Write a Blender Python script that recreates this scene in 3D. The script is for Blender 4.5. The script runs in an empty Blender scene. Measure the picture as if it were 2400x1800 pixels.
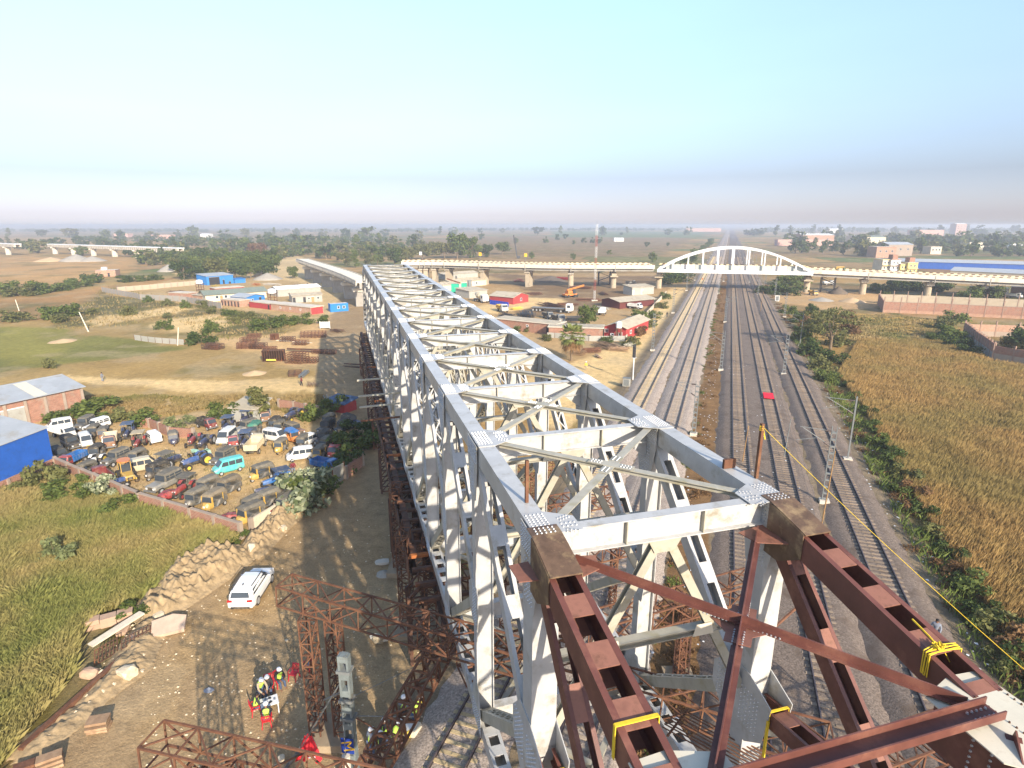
import bpy, bmesh, math, random
import numpy as np
from mathutils import Vector, Matrix, Euler
rad = math.radians
random.seed(7)
scene = bpy.context.scene
COL = scene.collection

# ------------------------------------------------------------------ camera, sky, sun, exposure
CAM_Z = 27.0
PITCH = 14.9
cam_data = bpy.data.cameras.new('camera')
cam = bpy.data.objects.new('camera', cam_data); COL.objects.link(cam)
cam_data.sensor_width = 36.0
cam_data.lens = 36.0 * 1400 / 2400
cam_data.clip_start = 0.2
cam_data.clip_end = 30000
cam.location = (0, 0, CAM_Z)
cam.rotation_euler = (rad(90 - PITCH), 0, 0)
scene.camera = cam
SUN_EL, SUN_AZ = 23.5, 152.0           # azimuth clockwise from +Y (the sun stands behind the camera, to the right)
world = bpy.data.worlds.new('World'); scene.world = world; world.use_nodes = True
wn = world.node_tree
sky = wn.nodes.new('ShaderNodeTexSky'); sky.sky_type = 'NISHITA'; sky.sun_disc = False
sky.sun_elevation = rad(SUN_EL); sky.sun_rotation = rad(SUN_AZ)
sky.air_density = 1.0; sky.dust_density = 0.8; sky.ozone_density = 2.0
bg = wn.nodes['Background']; bg.inputs['Strength'].default_value = 0.15
wtc = wn.nodes.new('ShaderNodeTexCoord'); wsp = wn.nodes.new('ShaderNodeSeparateXYZ'); wn.links.new(wtc.outputs['Generated'], wsp.inputs[0])
wr = wn.nodes.new('ShaderNodeValToRGB'); wn.links.new(wsp.outputs['Z'], wr.inputs['Fac'])          # smog: pale lilac low down, clear blue above
for k_, (p_, c_) in enumerate(((0.0, (0.52, 0.52, 0.74)), (0.015, (0.43, 0.42, 0.62)), (0.035, (0.41, 0.395, 0.55)), (0.07, (0.39, 0.36, 0.45)), (0.15, (0.66, 0.60, 0.62)), (0.31, (1.02, 0.95, 0.90)))):
    e_ = wr.color_ramp.elements[k_] if k_ < 2 else wr.color_ramp.elements.new(p_)
    e_.position = p_; e_.color = (*c_, 1)
wx = wn.nodes.new('ShaderNodeMix'); wx.data_type = 'RGBA'; wx.blend_type = 'MULTIPLY'; wx.inputs['Factor'].default_value = 1
wn.links.new(sky.outputs[0], wx.inputs['A']); wn.links.new(wr.outputs['Color'], wx.inputs['B'])
wnz = wn.nodes.new('ShaderNodeTexNoise'); wnz.inputs['Scale'].default_value = 2.2; wnz.inputs['Detail'].default_value = 5     # thin uneven haze in the sky
wmp = wn.nodes.new('ShaderNodeMapping'); wmp.inputs['Scale'].default_value = (1, 1, 5); wn.links.new(wtc.outputs['Generated'], wmp.inputs[0]); wn.links.new(wmp.outputs[0], wnz.inputs['Vector'])
wmr = wn.nodes.new('ShaderNodeMapRange'); wmr.inputs['To Min'].default_value = 0.93; wmr.inputs['To Max'].default_value = 1.07; wn.links.new(wnz.outputs['Fac'], wmr.inputs['Value'])
wm2 = wn.nodes.new('ShaderNodeMix'); wm2.data_type = 'RGBA'; wm2.blend_type = 'MULTIPLY'; wm2.inputs['Factor'].default_value = 1
wn.links.new(wx.outputs['Result'], wm2.inputs['A']); wn.links.new(wmr.outputs[0], wm2.inputs['B']); wn.links.new(wm2.outputs['Result'], bg.inputs['Color'])
sun_data = bpy.data.lights.new('sun', 'SUN'); sun_data.energy = 3.6; sun_data.angle = rad(0.6)
sun_data.color = (1.0, 0.89, 0.74)
sun = bpy.data.objects.new('sun', sun_data); COL.objects.link(sun)
_sv = Vector((math.sin(rad(SUN_AZ)) * math.cos(rad(SUN_EL)), math.cos(rad(SUN_AZ)) * math.cos(rad(SUN_EL)), math.sin(rad(SUN_EL))))
sun.rotation_euler = _sv.to_track_quat('Z', 'Y').to_euler()
vs = scene.view_settings
vs.view_transform = 'Standard'; vs.look = 'None'; vs.gamma = 1.0; vs.use_curve_mapping = False
vs.exposure = 1.27
scene.cycles.max_bounces = 5; scene.cycles.diffuse_bounces = 2; scene.cycles.glossy_bounces = 2
scene.cycles.transparent_max_bounces = 6; scene.cycles.volume_bounces = 1
scene.cycles.use_denoising = True

# ------------------------------------------------------------------ helpers
_c, _s = math.cos(rad(PITCH)), math.sin(rad(PITCH))
def G(x, y, z=0.0):
    """Survey: the point of the level z that the photograph (2400 x 1800) shows at x, y."""
    u, v = (x - 1200) / 1400, (y - 900) / 1400
    t = (z - CAM_Z) / (-_s - v * _c)
    return Vector((u * t, (_c - v * _s) * t, z))
def G2(x, y, z=0.0):
    g = G(x, y, z); return (g.x, g.y)
def heading(a, b):
    d = b - a; return math.atan2(-d.x, d.y)     # rotation about z that turns +Y to the direction a>b

def _hash(ix, iy, seed):
    n = (ix.astype(np.int64) * 374761393 + iy.astype(np.int64) * 668265263 + seed * 982451653) & 0x7fffffff
    n = ((n ^ (n >> 13)) * 1274126177) & 0x7fffffff
    return ((n ^ (n >> 16)) & 0xffff) / 65535.0
def vnoise(x, y, seed=0):
    ix, iy = np.floor(x), np.floor(y); fx, fy = x - ix, y - iy
    fx = fx * fx * (3 - 2 * fx); fy = fy * fy * (3 - 2 * fy)
    a = _hash(ix, iy, seed); b = _hash(ix + 1, iy, seed); c = _hash(ix, iy + 1, seed); d = _hash(ix + 1, iy + 1, seed)
    return (a * (1 - fx) + b * fx) * (1 - fy) + (c * (1 - fx) + d * fx) * fy
def fbm(x, y, seed=0, o=4):
    r = 0; amp = 0.5; tot = 0
    for k in range(o):
        r = r + amp * vnoise(x * 2 ** k, y * 2 ** k, seed + k); tot += amp; amp *= 0.5
    return r / tot
def inside(poly, X, Y):
    c = np.zeros(X.shape, bool); n = len(poly)
    for i in range(n):
        x1, y1 = poly[i]; x2, y2 = poly[(i + 1) % n]
        if y1 == y2: continue
        c ^= ((y1 > Y) != (y2 > Y)) & (X < (x2 - x1) * (Y - y1) / (y2 - y1) + x1)
    return c

# materials -------------------------------------------------------------------
MATS = {}
def mat(name, col, rough=0.7, var=0.15, scale=2.0, metal=0.0, bump=0.0, bscale=20.0, dirt=None, dirt_amt=0.0, dscale=1.5,
        spec=0.3, island=0.0, objrand=0.0, space='Object', wave=None):
    if name in MATS: return MATS[name]
    m = bpy.data.materials.new(name); m.use_nodes = True; MATS[name] = m
    nt = m.node_tree; N = nt.nodes; L = nt.links; b = N['Principled BSDF']
    b.inputs['Roughness'].default_value = rough; b.inputs['Metallic'].default_value = metal
    b.inputs['Specular IOR Level'].default_value = spec
    tc = N.new('ShaderNodeTexCoord')
    vec = tc.outputs['Object']
    if space == 'World':
        ge = N.new('ShaderNodeNewGeometry'); vec = ge.outputs['Position']
    nz = N.new('ShaderNodeTexNoise'); nz.inputs['Scale'].default_value = scale; nz.inputs['Detail'].default_value = 6
    nz.inputs['Roughness'].default_value = 0.65
    L.new(vec, nz.inputs['Vector'])
    mr = N.new('ShaderNodeMapRange'); mr.inputs['From Min'].default_value = 0.3; mr.inputs['From Max'].default_value = 0.7
    mr.inputs['To Min'].default_value = 1 - var; mr.inputs['To Max'].default_value = 1 + var
    L.new(nz.outputs['Fac'], mr.inputs['Value'])
    fac = mr.outputs[0]
    def mul(a, bb):
        k = N.new('ShaderNodeMath'); k.operation = 'MULTIPLY'; L.new(a, k.inputs[0]); L.new(bb, k.inputs[1]); return k.outputs[0]
    if island:
        ge = N.new('ShaderNodeNewGeometry')
        r = N.new('ShaderNodeMapRange'); r.inputs['To Min'].default_value = 1 - island; r.inputs['To Max'].default_value = 1 + island
        L.new(ge.outputs['Random Per Island'], r.inputs['Value']); fac = mul(fac, r.outputs[0])
    if objrand:
        oi = N.new('ShaderNodeObjectInfo')
        r = N.new('ShaderNodeMapRange'); r.inputs['To Min'].default_value = 1 - objrand; r.inputs['To Max'].default_value = 1 + objrand
        L.new(oi.outputs['Random'], r.inputs['Value']); fac = mul(fac, r.outputs[0])
    cm = N.new('ShaderNodeMix'); cm.data_type = 'RGBA'; cm.blend_type = 'MULTIPLY'; cm.inputs['Factor'].default_value = 1
    cm.inputs['A'].default_value = (*col, 1)
    L.new(fac, cm.inputs['B'])
    out = cm.outputs['Result']
    if dirt is not None:
        n2 = N.new('ShaderNodeTexNoise'); n2.inputs['Scale'].default_value = dscale; n2.inputs['Detail'].default_value = 8
        n2.inputs['Roughness'].default_value = 0.7
        L.new(vec, n2.inputs['Vector'])
        r2 = N.new('ShaderNodeMapRange'); r2.inputs['From Min'].default_value = 0.62 - 0.3 * dirt_amt; r2.inputs['From Max'].default_value = 0.74 - 0.18 * dirt_amt
        L.new(n2.outputs['Fac'], r2.inputs['Value'])
        dm = N.new('ShaderNodeMix'); dm.data_type = 'RGBA'
        L.new(r2.outputs[0], dm.inputs['Factor']); L.new(out, dm.inputs['A']); dm.inputs['B'].default_value = (*dirt, 1)
        out = dm.outputs['Result']
    L.new(out, b.inputs['Base Color'])
    h = None
    if wave:                                    # corrugated sheet: fine ribs along one axis
        w = N.new('ShaderNodeTexWave'); w.wave_type = 'BANDS'; w.bands_direction = wave[0]; w.inputs['Scale'].default_value = wave[1]
        L.new(vec, w.inputs['Vector']); h = w.outputs['Fac']
        bp = N.new('ShaderNodeBump'); bp.inputs['Strength'].default_value = 0.6; bp.inputs['Distance'].default_value = 0.05
        L.new(h, bp.inputs['Height']); L.new(bp.outputs[0], b.inputs['Normal'])
    elif bump:
        n3 = N.new('ShaderNodeTexNoise'); n3.inputs['Scale'].default_value = bscale; n3.inputs['Detail'].default_value = 5
        L.new(vec, n3.inputs['Vector'])
        bp = N.new('ShaderNodeBump'); bp.inputs['Strength'].default_value = 0.8; bp.inputs['Distance'].default_value = bump
        L.new(n3.outputs['Fac'], bp.inputs['Height']); L.new(bp.outputs[0], b.inputs['Normal'])
    return m
def brickmat(name, c1, c2, mortar, scale=1.0, wash=None):
    if name in MATS: return MATS[name]
    m = mat(name, c1, 0.9, 0.2, 1.3, dirt=wash or (0.30, 0.26, 0.2), dirt_amt=0.3, dscale=0.5)
    nt = m.node_tree; N = nt.nodes; L = nt.links
    geo = N.new('ShaderNodeTexCoord')
    sep = N.new('ShaderNodeSeparateXYZ'); L.new(geo.outputs['Object'], sep.inputs[0])
    add = N.new('ShaderNodeMath'); L.new(sep.outputs['X'], add.inputs[0]); L.new(sep.outputs['Y'], add.inputs[1])
    com = N.new('ShaderNodeCombineXYZ'); L.new(add.outputs[0], com.inputs['X']); L.new(sep.outputs['Z'], com.inputs['Y'])
    br = N.new('ShaderNodeTexBrick'); br.inputs['Scale'].default_value = 1.0
    br.inputs['Brick Width'].default_value = 0.24 * scale; br.inputs['Row Height'].default_value = 0.085 * scale
    br.inputs['Mortar Size'].default_value = 0.012 * scale
    br.inputs['Color1'].default_value = (*c1, 1); br.inputs['Color2'].default_value = (*c2, 1); br.inputs['Mortar'].default_value = (*mortar, 1)
    L.new(com.outputs[0], br.inputs['Vector'])
    for n in N:
        if n.type == 'MIX' and n.blend_type == 'MULTIPLY': L.new(br.outputs['Color'], n.inputs['A'])
    return m

# mesh builder -----------------------------------------------------------------
class MB:
    def __init__(s): s.v = []; s.f = []; s.mi = []; s.cur = 0
    def add(s, vs, fs):
        o = len(s.v); s.v.extend([tuple(p) for p in vs])
        for f in fs: s.f.append(tuple(i + o for i in f)); s.mi.append(s.cur)
        return s
    def box(s, c, d, rz=0.0, M=None, taper=1.0):
        x, y, z = d[0] / 2, d[1] / 2, d[2] / 2; t = taper
        P = [Vector(q) for q in ((-x, -y, -z), (x, -y, -z), (x, y, -z), (-x, y, -z), (-x * t, -y * t, z), (x * t, -y * t, z), (x * t, y * t, z), (-x * t, y * t, z))]
        if M is not None: P = [M @ q for q in P]
        elif rz:
            ca, sa = math.cos(rz), math.sin(rz); P = [Vector((q.x * ca - q.y * sa, q.x * sa + q.y * ca, q.z)) for q in P]
        c = Vector(c)
        return s.add([q + c for q in P], [(0, 3, 2, 1), (4, 5, 6, 7), (0, 1, 5, 4), (1, 2, 6, 5), (2, 3, 7, 6), (3, 0, 4, 7)])
    def frame(s, p, q, up=(0, 0, 1)):
        p, q = Vector(p), Vector(q); d = (q - p); l = d.length; d = d / max(l, 1e-9); up = Vector(up)
        if abs(d.dot(up)) > 0.98: up = Vector((0, 1, 0)) if abs(d.y) < 0.9 else Vector((1, 0, 0))
        x = d.cross(up).normalized(); u = x.cross(d).normalized()
        return p, d, x, u, l
    def bar(s, p, q, w, h, up=(0, 0, 1), ox=0.0, ou=0.0, a=0.0, b=None):
        """a straight bar p>q of width w (sideways) and height h (along up), optionally shifted and only from a to b metres along"""
        p, d, x, u, l = s.frame(p, q, up); b = l if b is None else b
        P = []
        for t in (a, b):
            for sx, su in ((-1, -1), (1, -1), (1, 1), (-1, 1)):
                P.append(p + d * t + x * (ox + sx * w / 2) + u * (ou + su * h / 2))
        return s.add(P, [(0, 1, 2, 3), (7, 6, 5, 4), (0, 4, 5, 1), (1, 5, 6, 2), (2, 6, 7, 3), (3, 7, 4, 0)])
    def ibeam(s, p, q, w, h, tf=0.03, tw=0.025, up=(0, 0, 1)):
        s.bar(p, q, w, tf, up, 0, h / 2 - tf / 2); s.bar(p, q, w, tf, up, 0, -h / 2 + tf / 2)
        return s.bar(p, q, tw, h - 2 * tf, up)
    def tube(s, p, q, r, r2=None, n=6, cap=True):
        r2 = r if r2 is None else r2
        p, d, x, u, l = s.frame(p, q); P = []
        for t, rr in ((0, r), (l, r2)):
            for k in range(n):
                a = 2 * math.pi * k / n; P.append(p + d * t + x * (rr * math.cos(a)) + u * (rr * math.sin(a)))
        F = [(k, (k + 1) % n, n + (k + 1) % n, n + k) for k in range(n)]
        if cap: F += [tuple(range(n - 1, -1, -1)), tuple(range(n, 2 * n))]
        return s.add(P, F)
    def path(s, pts, r, n=5):
        for a, b in zip(pts, pts[1:]): s.tube(a, b, r, r, n)
        return s
    def prism(s, poly, z0, z1, M=None):
        n = len(poly); P = [Vector((x, y, z0)) for x, y in poly] + [Vector((x, y, z1)) for x, y in poly]
        if M is not None: P = [M @ q for q in P]
        return s.add(P, [tuple(range(n - 1, -1, -1)), tuple(range(n, 2 * n))] + [(k, (k + 1) % n, n + (k + 1) % n, n + k) for k in range(n)])
    def side(s, prof, x0, x1):
        """profile of (y, z) points run sideways from x0 to x1"""
        n = len(prof); P = [(x0, y, z) for y, z in prof] + [(x1, y, z) for y, z in prof]
        return s.add(P, [tuple(range(n)), tuple(range(2 * n - 1, n - 1, -1))] + [(k, n + k, n + (k + 1) % n, (k + 1) % n) for k in range(n)])
    def loft(s, rings, cap=True, close=True):
        n = len(rings[0]); P = [p for r in rings for p in r]; F = []
        for i in range(len(rings) - 1):
            for k in range(n if close else n - 1): F.append((i * n + k, i * n + (k + 1) % n, (i + 1) * n + (k + 1) % n, (i + 1) * n + k))
        if cap: F += [tuple(range(n - 1, -1, -1)), tuple(range((len(rings) - 1) * n, len(rings) * n))]
        return s.add(P, F)
    def ell(s, c, d, nu=8, nv=5):
        rings = []
        for i in range(1, nv):
            a = math.pi * i / nv
            rings.append([(c[0] + d[0] * math.sin(a) * math.cos(2 * math.pi * k / nu), c[1] + d[1] * math.sin(a) * math.sin(2 * math.pi * k / nu), c[2] - d[2] * math.cos(a)) for k in range(nu)])
        return s.loft(rings)
    def wheel(s, c, r, w, n=12, ax='x'):
        c = Vector(c); a = Vector((w / 2, 0, 0)) if ax == 'x' else Vector((0, w / 2, 0))
        return s.tube(c - a, c + a, r, r, n)
    def mesh(s, name, mats, smooth=False):
        me = bpy.data.meshes.new(name); me.from_pydata(s.v, [], s.f)
        if not isinstance(mats, (list, tuple)): mats = [mats]
        for m in mats: me.materials.append(m)
        if len(mats) > 1: me.polygons.foreach_set('material_index', s.mi)
        bm = bmesh.new(); bm.from_mesh(me); bmesh.ops.recalc_face_normals(bm, faces=bm.faces); bm.to_mesh(me); bm.free()
        if smooth: me.polygons.foreach_set('use_smooth', [True] * len(me.polygons))
        return me
    def build(s, name, m, parent=None, loc=None, rz=0.0, smooth=False, **kw):
        o = bpy.data.objects.new(name, s.mesh(name, m, smooth)); COL.objects.link(o)
        if parent is not None: o.parent = parent
        if loc is not None: o.location = loc
        if rz: o.rotation_euler = (0, 0, rz)
        tag(o, **kw); return o
def tag(o, label=None, cat=None, group=None, kind=None):
    if label: o['label'] = label
    if cat: o['category'] = cat
    if group: o['group'] = group
    if kind: o['kind'] = kind
    return o
def thing(name, label, cat, loc=(0, 0, 0), rz=0.0, group=None):
    o = bpy.data.objects.new(name, None); COL.objects.link(o); o.location = loc; o.rotation_euler = (0, 0, rz)
    o.empty_display_size = 0.2
    return tag(o, label, cat, group)
def inst(name, me, parent=None, loc=(0, 0, 0), rot=(0, 0, 0), sc=(1, 1, 1), **kw):
    o = bpy.data.objects.new(name, me); COL.objects.link(o)
    if parent is not None: o.parent = parent
    o.location = loc; o.rotation_euler = rot
    o.scale = sc if hasattr(sc, '__len__') else (sc, sc, sc)
    return tag(o, **kw)
def npmesh(name, V, F, m, smooth=False, attr=None):
    """mesh from arrays: V (n,3), F (m,4) quads"""
    me = bpy.data.meshes.new(name); V = np.asarray(V, np.float32); F = np.asarray(F, np.int32)
    k = F.shape[1]
    me.vertices.add(len(V)); me.vertices.foreach_set('co', V.ravel())
    me.loops.add(F.size); me.loops.foreach_set('vertex_index', F.ravel())
    me.polygons.add(len(F)); me.polygons.foreach_set('loop_start', np.arange(0, F.size, k, dtype=np.int32))
    me.update(calc_edges=True)
    if smooth: me.polygons.foreach_set('use_smooth', np.ones(len(F), bool))
    if attr is not None:
        a = me.color_attributes.new('albedo', 'FLOAT_COLOR', 'POINT')
        a.data.foreach_set('color', np.concatenate([attr, np.ones((len(attr), 1))], 1).astype(np.float32).ravel())
    for q in (m if isinstance(m, (list, tuple)) else [m]): me.materials.append(q)
    return me
def copy_tree(o, parent=None):
    c = o.copy(); COL.objects.link(c)
    if parent is not None: c.parent = parent
    for ch in KIDS.get(o.name, None) or [q for q in o.children]: copy_tree(ch, c)
    return c
KIDS = {}

# figures and letters: their meshes (built while the scene is still small)
skinm = mat('skin', (.20, .105, .065), .6, .08, 3); hairm = mat('hair', (.012, .01, .009), .6, .1, 4)
cl = {k: mat('cloth_' + k, c, .85, .12, 6) for k, c in dict(vest=(.50, .72, .10), black=(.03, .03, .033), denim=(.06, .085, .15), khaki=(.34, .28, .19), white=(.7, .7, .68), maroon=(.18, .03, .04), orange=(.70, .20, .03), grey=(.2, .22, .26), yellow=(.62, .45, .08)).items()}
helm = mat('helmet_white', (.80, .80, .80), .3, .03, 3, spec=.6); silver = mat('reflective_strip', (.62, .62, .58), .4, .05, 3)
def skin(pts, edges, rads, m, name, sub=1):
    me = bpy.data.meshes.new(name); me.from_pydata([Vector(p) for p in pts], edges, []); o = bpy.data.objects.new('tmp', me); COL.objects.link(o)
    o.modifiers.new('s', 'SKIN'); 
    for i, r in enumerate(rads): me.skin_vertices[0].data[i].radius = (r, r)
    me.skin_vertices[0].data[0].use_root = True; sm = o.modifiers.new('d', 'SUBSURF'); sm.levels = sm.render_levels = sub
    dg = bpy.context.evaluated_depsgraph_get(); r_ = bpy.data.meshes.new_from_object(o.evaluated_get(dg)); r_.name = name; r_.materials.clear(); r_.materials.append(m); r_.polygons.foreach_set('use_smooth', [True] * len(r_.polygons))
    bpy.data.objects.remove(o); return r_
def pose(kind):
    hp = .90 if kind != 'sit' else .50; J = {}
    lean = {'stand': .02, 'bend': .32, 'sit': .12, 'walk': .05}[kind]
    J['pel'] = Vector((0, 0, hp)); J['wai'] = Vector((0, lean * .35, hp + .2)); J['che'] = Vector((0, lean * .85, hp + .42)); J['nec'] = Vector((0, lean * 1.1, hp + .58)); J['hea'] = Vector((0, lean * 1.25 + .03, hp + .68)); J['top'] = Vector((0, lean * 1.3 + .02, hp + .80))
    for s, n in ((-1, 'l'), (1, 'r')):
        J['sh' + n] = Vector((s * .19, lean, hp + .50)); J['hi' + n] = Vector((s * .10, 0, hp - .06))
        if kind == 'sit': J['kn' + n] = Vector((s * .14, .44, .50)); J['an' + n] = Vector((s * .14, .46, .08)); J['el' + n] = Vector((s * .27, lean + .10, hp + .22)); J['wr' + n] = Vector((s * .16, lean + .34, hp + .20))
        elif kind == 'bend': J['kn' + n] = Vector((s * .11, .03, .48)); J['an' + n] = Vector((s * .11, 0, .08)); J['el' + n] = Vector((s * .24, lean + .2, hp + .25)); J['wr' + n] = Vector((s * .14, lean + .42, hp + .12))
        else:
            w = s * (.16 if kind == 'walk' else .02); J['kn' + n] = Vector((s * .10, .04 + w * .5, .48)); J['an' + n] = Vector((s * .10, w, .08)); J['el' + n] = Vector((s * .27, lean - w * .4, hp + .22)); J['wr' + n] = Vector((s * .26, lean + .12 - w * .6, hp - .02))
        J['to' + n] = J['an' + n] + Vector((s * .03, .17, -.04))
    def S(names, edges, rads, m, nm): ix = {n: i for i, n in enumerate(names)}; return skin([J[n] for n in names], [(ix[a], ix[b]) for a, b in edges], rads, m, nm)
    arms = [('che', 'shl'), ('che', 'shr'), ('shl', 'ell'), ('shr', 'elr'), ('ell', 'wrl'), ('elr', 'wrr')]; legs = [('pel', 'hil'), ('pel', 'hir'), ('hil', 'knl'), ('hir', 'knr'), ('knl', 'anl'), ('knr', 'anr')]
    body = S(['pel', 'wai', 'che', 'nec', 'hea', 'top', 'shl', 'shr', 'ell', 'elr', 'wrl', 'wrr', 'hil', 'hir', 'knl', 'knr', 'anl', 'anr', 'tol', 'tor'], [('pel', 'wai'), ('wai', 'che'), ('che', 'nec'), ('nec', 'hea'), ('hea', 'top')] + arms + legs + [('anl', 'tol'), ('anr', 'tor')],
             [.12, .11, .13, .055, .095, .075, .06, .06, .042, .042, .03, .03, .085, .085, .058, .058, .04, .04, .035, .035], skinm, 'body')
    bm = bmesh.new(); bm.from_mesh(body); mb = MB()
    for n, s in (('l', -1), ('r', 1)):                                  # palm, four fingers and a thumb
        d = (J['wr' + n] - J['el' + n]).normalized(); sd = Vector((1, 0, 0)); c = J['wr' + n]; mb.bar(c, c + d * .09, .07, .03)
        for q in range(4): a = c + d * .085 + sd * (q - 1.5) * .018; b_ = a + d * (.045, .05, .048, .036)[q]; mb.tube(a, b_, .009, .008, 5); mb.tube(b_, b_ + (d * .8 + Vector((0, .3, -.5))).normalized() * .035, .008, .006, 5)
        a = c + d * .03 - sd * s * .035; mb.tube(a, a + (d - sd * s * .8).normalized() * .06, .011, .008, 5)
    h = J['hea']; mb.tube(h + Vector((0, .085, -.0)), h + Vector((0, .115, -.02)), .012, .016, 5)
    for s in (-1, 1): mb.box(h + Vector((s * .095, 0, .0)), (.02, .03, .05)); 
    m2 = bpy.data.meshes.new('t'); m2.from_pydata(mb.v, [], mb.f); bm.from_mesh(m2); bm.to_mesh(body); bm.free()
    jac = lambda m: S(['pel', 'wai', 'che', 'nec', 'shl', 'shr', 'ell', 'elr', 'wrl', 'wrr'], [('pel', 'wai'), ('wai', 'che'), ('che', 'nec')] + arms, [.15, .145, .165, .075, .085, .085, .065, .065, .05, .05], m, 'shirt')
    tro = lambda m: S(['pel', 'hil', 'hir', 'knl', 'knr', 'anl', 'anr'], legs, [.15, .11, .11, .08, .08, .065, .065], m, 'trousers')
    ves = lambda m: S(['wai', 'che', 'nec', 'pel', 'shl', 'shr'], [('wai', 'che'), ('che', 'nec'), ('wai', 'pel'), ('che', 'shl'), ('che', 'shr')], [.17, .19, .085, .165, .10, .10], m, 'vest')
    mb = MB(); c = J['top'] - Vector((0, 0, .0)); mb.ell((c.x, c.y, c.z - .01), (.135, .155, .115), 12, 7); mb.tube(c + Vector((0, .05, -.03)), c + Vector((0, .05, -.012)), .155, .15, 12); hel = mb.mesh('helmet', helm, True)
    mb = MB(); mb.ell((c.x, c.y - .02, c.z - .03), (.105, .115, .095), 10, 6); hai = mb.mesh('hair', hairm, True)
    return dict(body=body, jac=jac, tro=tro, ves=ves, hel=hel, hai=hai, J=J, c={})
POSES = {k: pose(k) for k in ('stand', 'sit', 'bend', 'walk')}
LETTERS = {}
def letter(body, size):
    c = bpy.data.curves.new('letter', 'FONT'); c.body = body; c.size = size; c.extrude = .004; c.align_x = 'CENTER'; c.align_y = 'CENTER'; t = bpy.data.objects.new('t', c); COL.objects.link(t)
    me = bpy.data.meshes.new_from_object(t.evaluated_get(bpy.context.evaluated_depsgraph_get())); bpy.data.objects.remove(t); me.materials.clear(); LETTERS[body] = me
for ch_, sz_ in (('M', .78), ('9', .36), ('D', 1.2), ('C', 1.2)): letter(ch_, sz_)
def text(body, size, m, parent, loc, rot, name='letter'):
    me = LETTERS[body]; me.materials.clear(); me.materials.append(m); me.name = name
    return inst(name, me, parent, loc, rot)

# ------------------------------------------------------------------ the ground: one sheet, split into the pieces of the setting
TA = rad(19.5); TD = Vector((math.sin(TA), math.cos(TA), 0)); TM = Vector((TD.y, -TD.x, 0))     # the railway's direction and its right
BO = Vector((0.773, 13.78, 19.51)); BH = 0.2794                                                   # the truss bridge: origin and heading
BD = Vector((-math.sin(BH), math.cos(BH), 0)); BN = Vector((math.cos(BH), math.sin(BH), 0))
def ground_h(X, Y):
    """height of the ground (numpy arrays or floats)"""
    X = np.asarray(X, float); Y = np.asarray(Y, float)
    s = X * TM.x + Y * TM.y
    h = np.clip((17.5 - np.abs(s - 1.2)) / 2.0, 0, 1) * 0.28
    h = h + (fbm(X / 9, Y / 9, 5, 3) - 0.5) * 0.35
    return h
P = lambda *q: [G2(*a) for a in q]
REG = []          # (piece of the setting, colour, polygon, warp in metres, softness in metres)
def reg(piece, col, poly, warp=2.0): REG.append((piece, np.array(col), poly, warp))
ROADC = (0.31, 0.235, 0.155); SAND = (0.58, 0.45, 0.26); DRYG = (0.215, 0.155, 0.062); GREEN = (0.215, 0.21, 0.065); TAN = (0.33, 0.225, 0.105)
BROWN = (0.225, 0.145, 0.085); DKGR = (0.06, 0.075, 0.025); STRAW = (0.30, 0.205, 0.08)
# fields on the left
reg('field', (0.33, 0.245, 0.115), P((-300, 660), (600, 640), (760, 760), (760, 1000), (560, 960), (380, 985), (-400, 1100)), 3)
reg('field', TAN, P((-900, 560), (120, 556), (480, 575), (470, 610), (330, 625), (0, 650), (-900, 690)), 8)
reg('field', (0.40, 0.26, 0.125), P((-600, 610), (120, 600), (300, 606), (330, 640), (170, 668), (-500, 690)), 8)
reg('field', (0.35, 0.22, 0.105), P((100, 690), (260, 668), (480, 645), (480, 662), (245, 706), (60, 720), (-600, 745), (-600, 700)), 6)
reg('field', (0.27, 0.185, 0.09), P((-700, 720), (60, 706), (260, 712), (230, 735), (-50, 765), (-700, 800)), 5)
reg('field', GREEN, P((165, 720), (245, 700), (370, 702), (360, 728), (170, 738)), 3)
reg('field', GREEN, P((-600, 775), (0, 765), (140, 770), (190, 790), (330, 800), (430, 815), (250, 842), (0, 872), (-600, 935)), 3)
reg('field', (0.175, 0.18, 0.06), P((200, 785), (330, 795), (440, 815), (350, 833), (250, 845), (120, 850)), 3)
reg('field', (0.31, 0.225, 0.10), P((190, 855), (330, 835), (420, 860), (380, 885), (200, 880)), 3)
reg('field', (0.12, 0.11, 0.05), P((250, 672), (420, 668), (700, 755), (660, 790), (500, 790), (400, 735), (280, 760), (120, 770), (150, 740)), 5)
reg('sand', SAND, P((182, 757), (240, 742), (305, 733), (420, 716), (455, 725), (330, 748), (215, 766)), 3)
reg('sand', SAND, P((345, 768), (400, 746), (520, 737), (560, 762), (470, 786), (400, 777)), 3)
reg('sand', (0.52, 0.37, 0.21), P((470, 800), (560, 790), (700, 775), (770, 735), (820, 720), (790, 800), (770, 850), (660, 860), (600, 825)), 3)
reg('site_ground', (0.50, 0.40, 0.25), P((640, 600), (700, 600), (760, 625), (850, 680), (860, 745), (700, 745), (650, 690), (590, 680), (400, 640), (520, 625)), 3)
reg('site_ground', (0.40, 0.30, 0.17), P((240, 690), (480, 640), (700, 660), (760, 745), (640, 740), (500, 720), (380, 705)), 3)
reg('path', SAND, P((150, 880), (260, 887), (400, 893), (560, 893), (640, 888), (760, 880), (760, 915), (640, 916), (560, 922), (430, 918), (330, 905), (170, 895)), 1.6)
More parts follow.
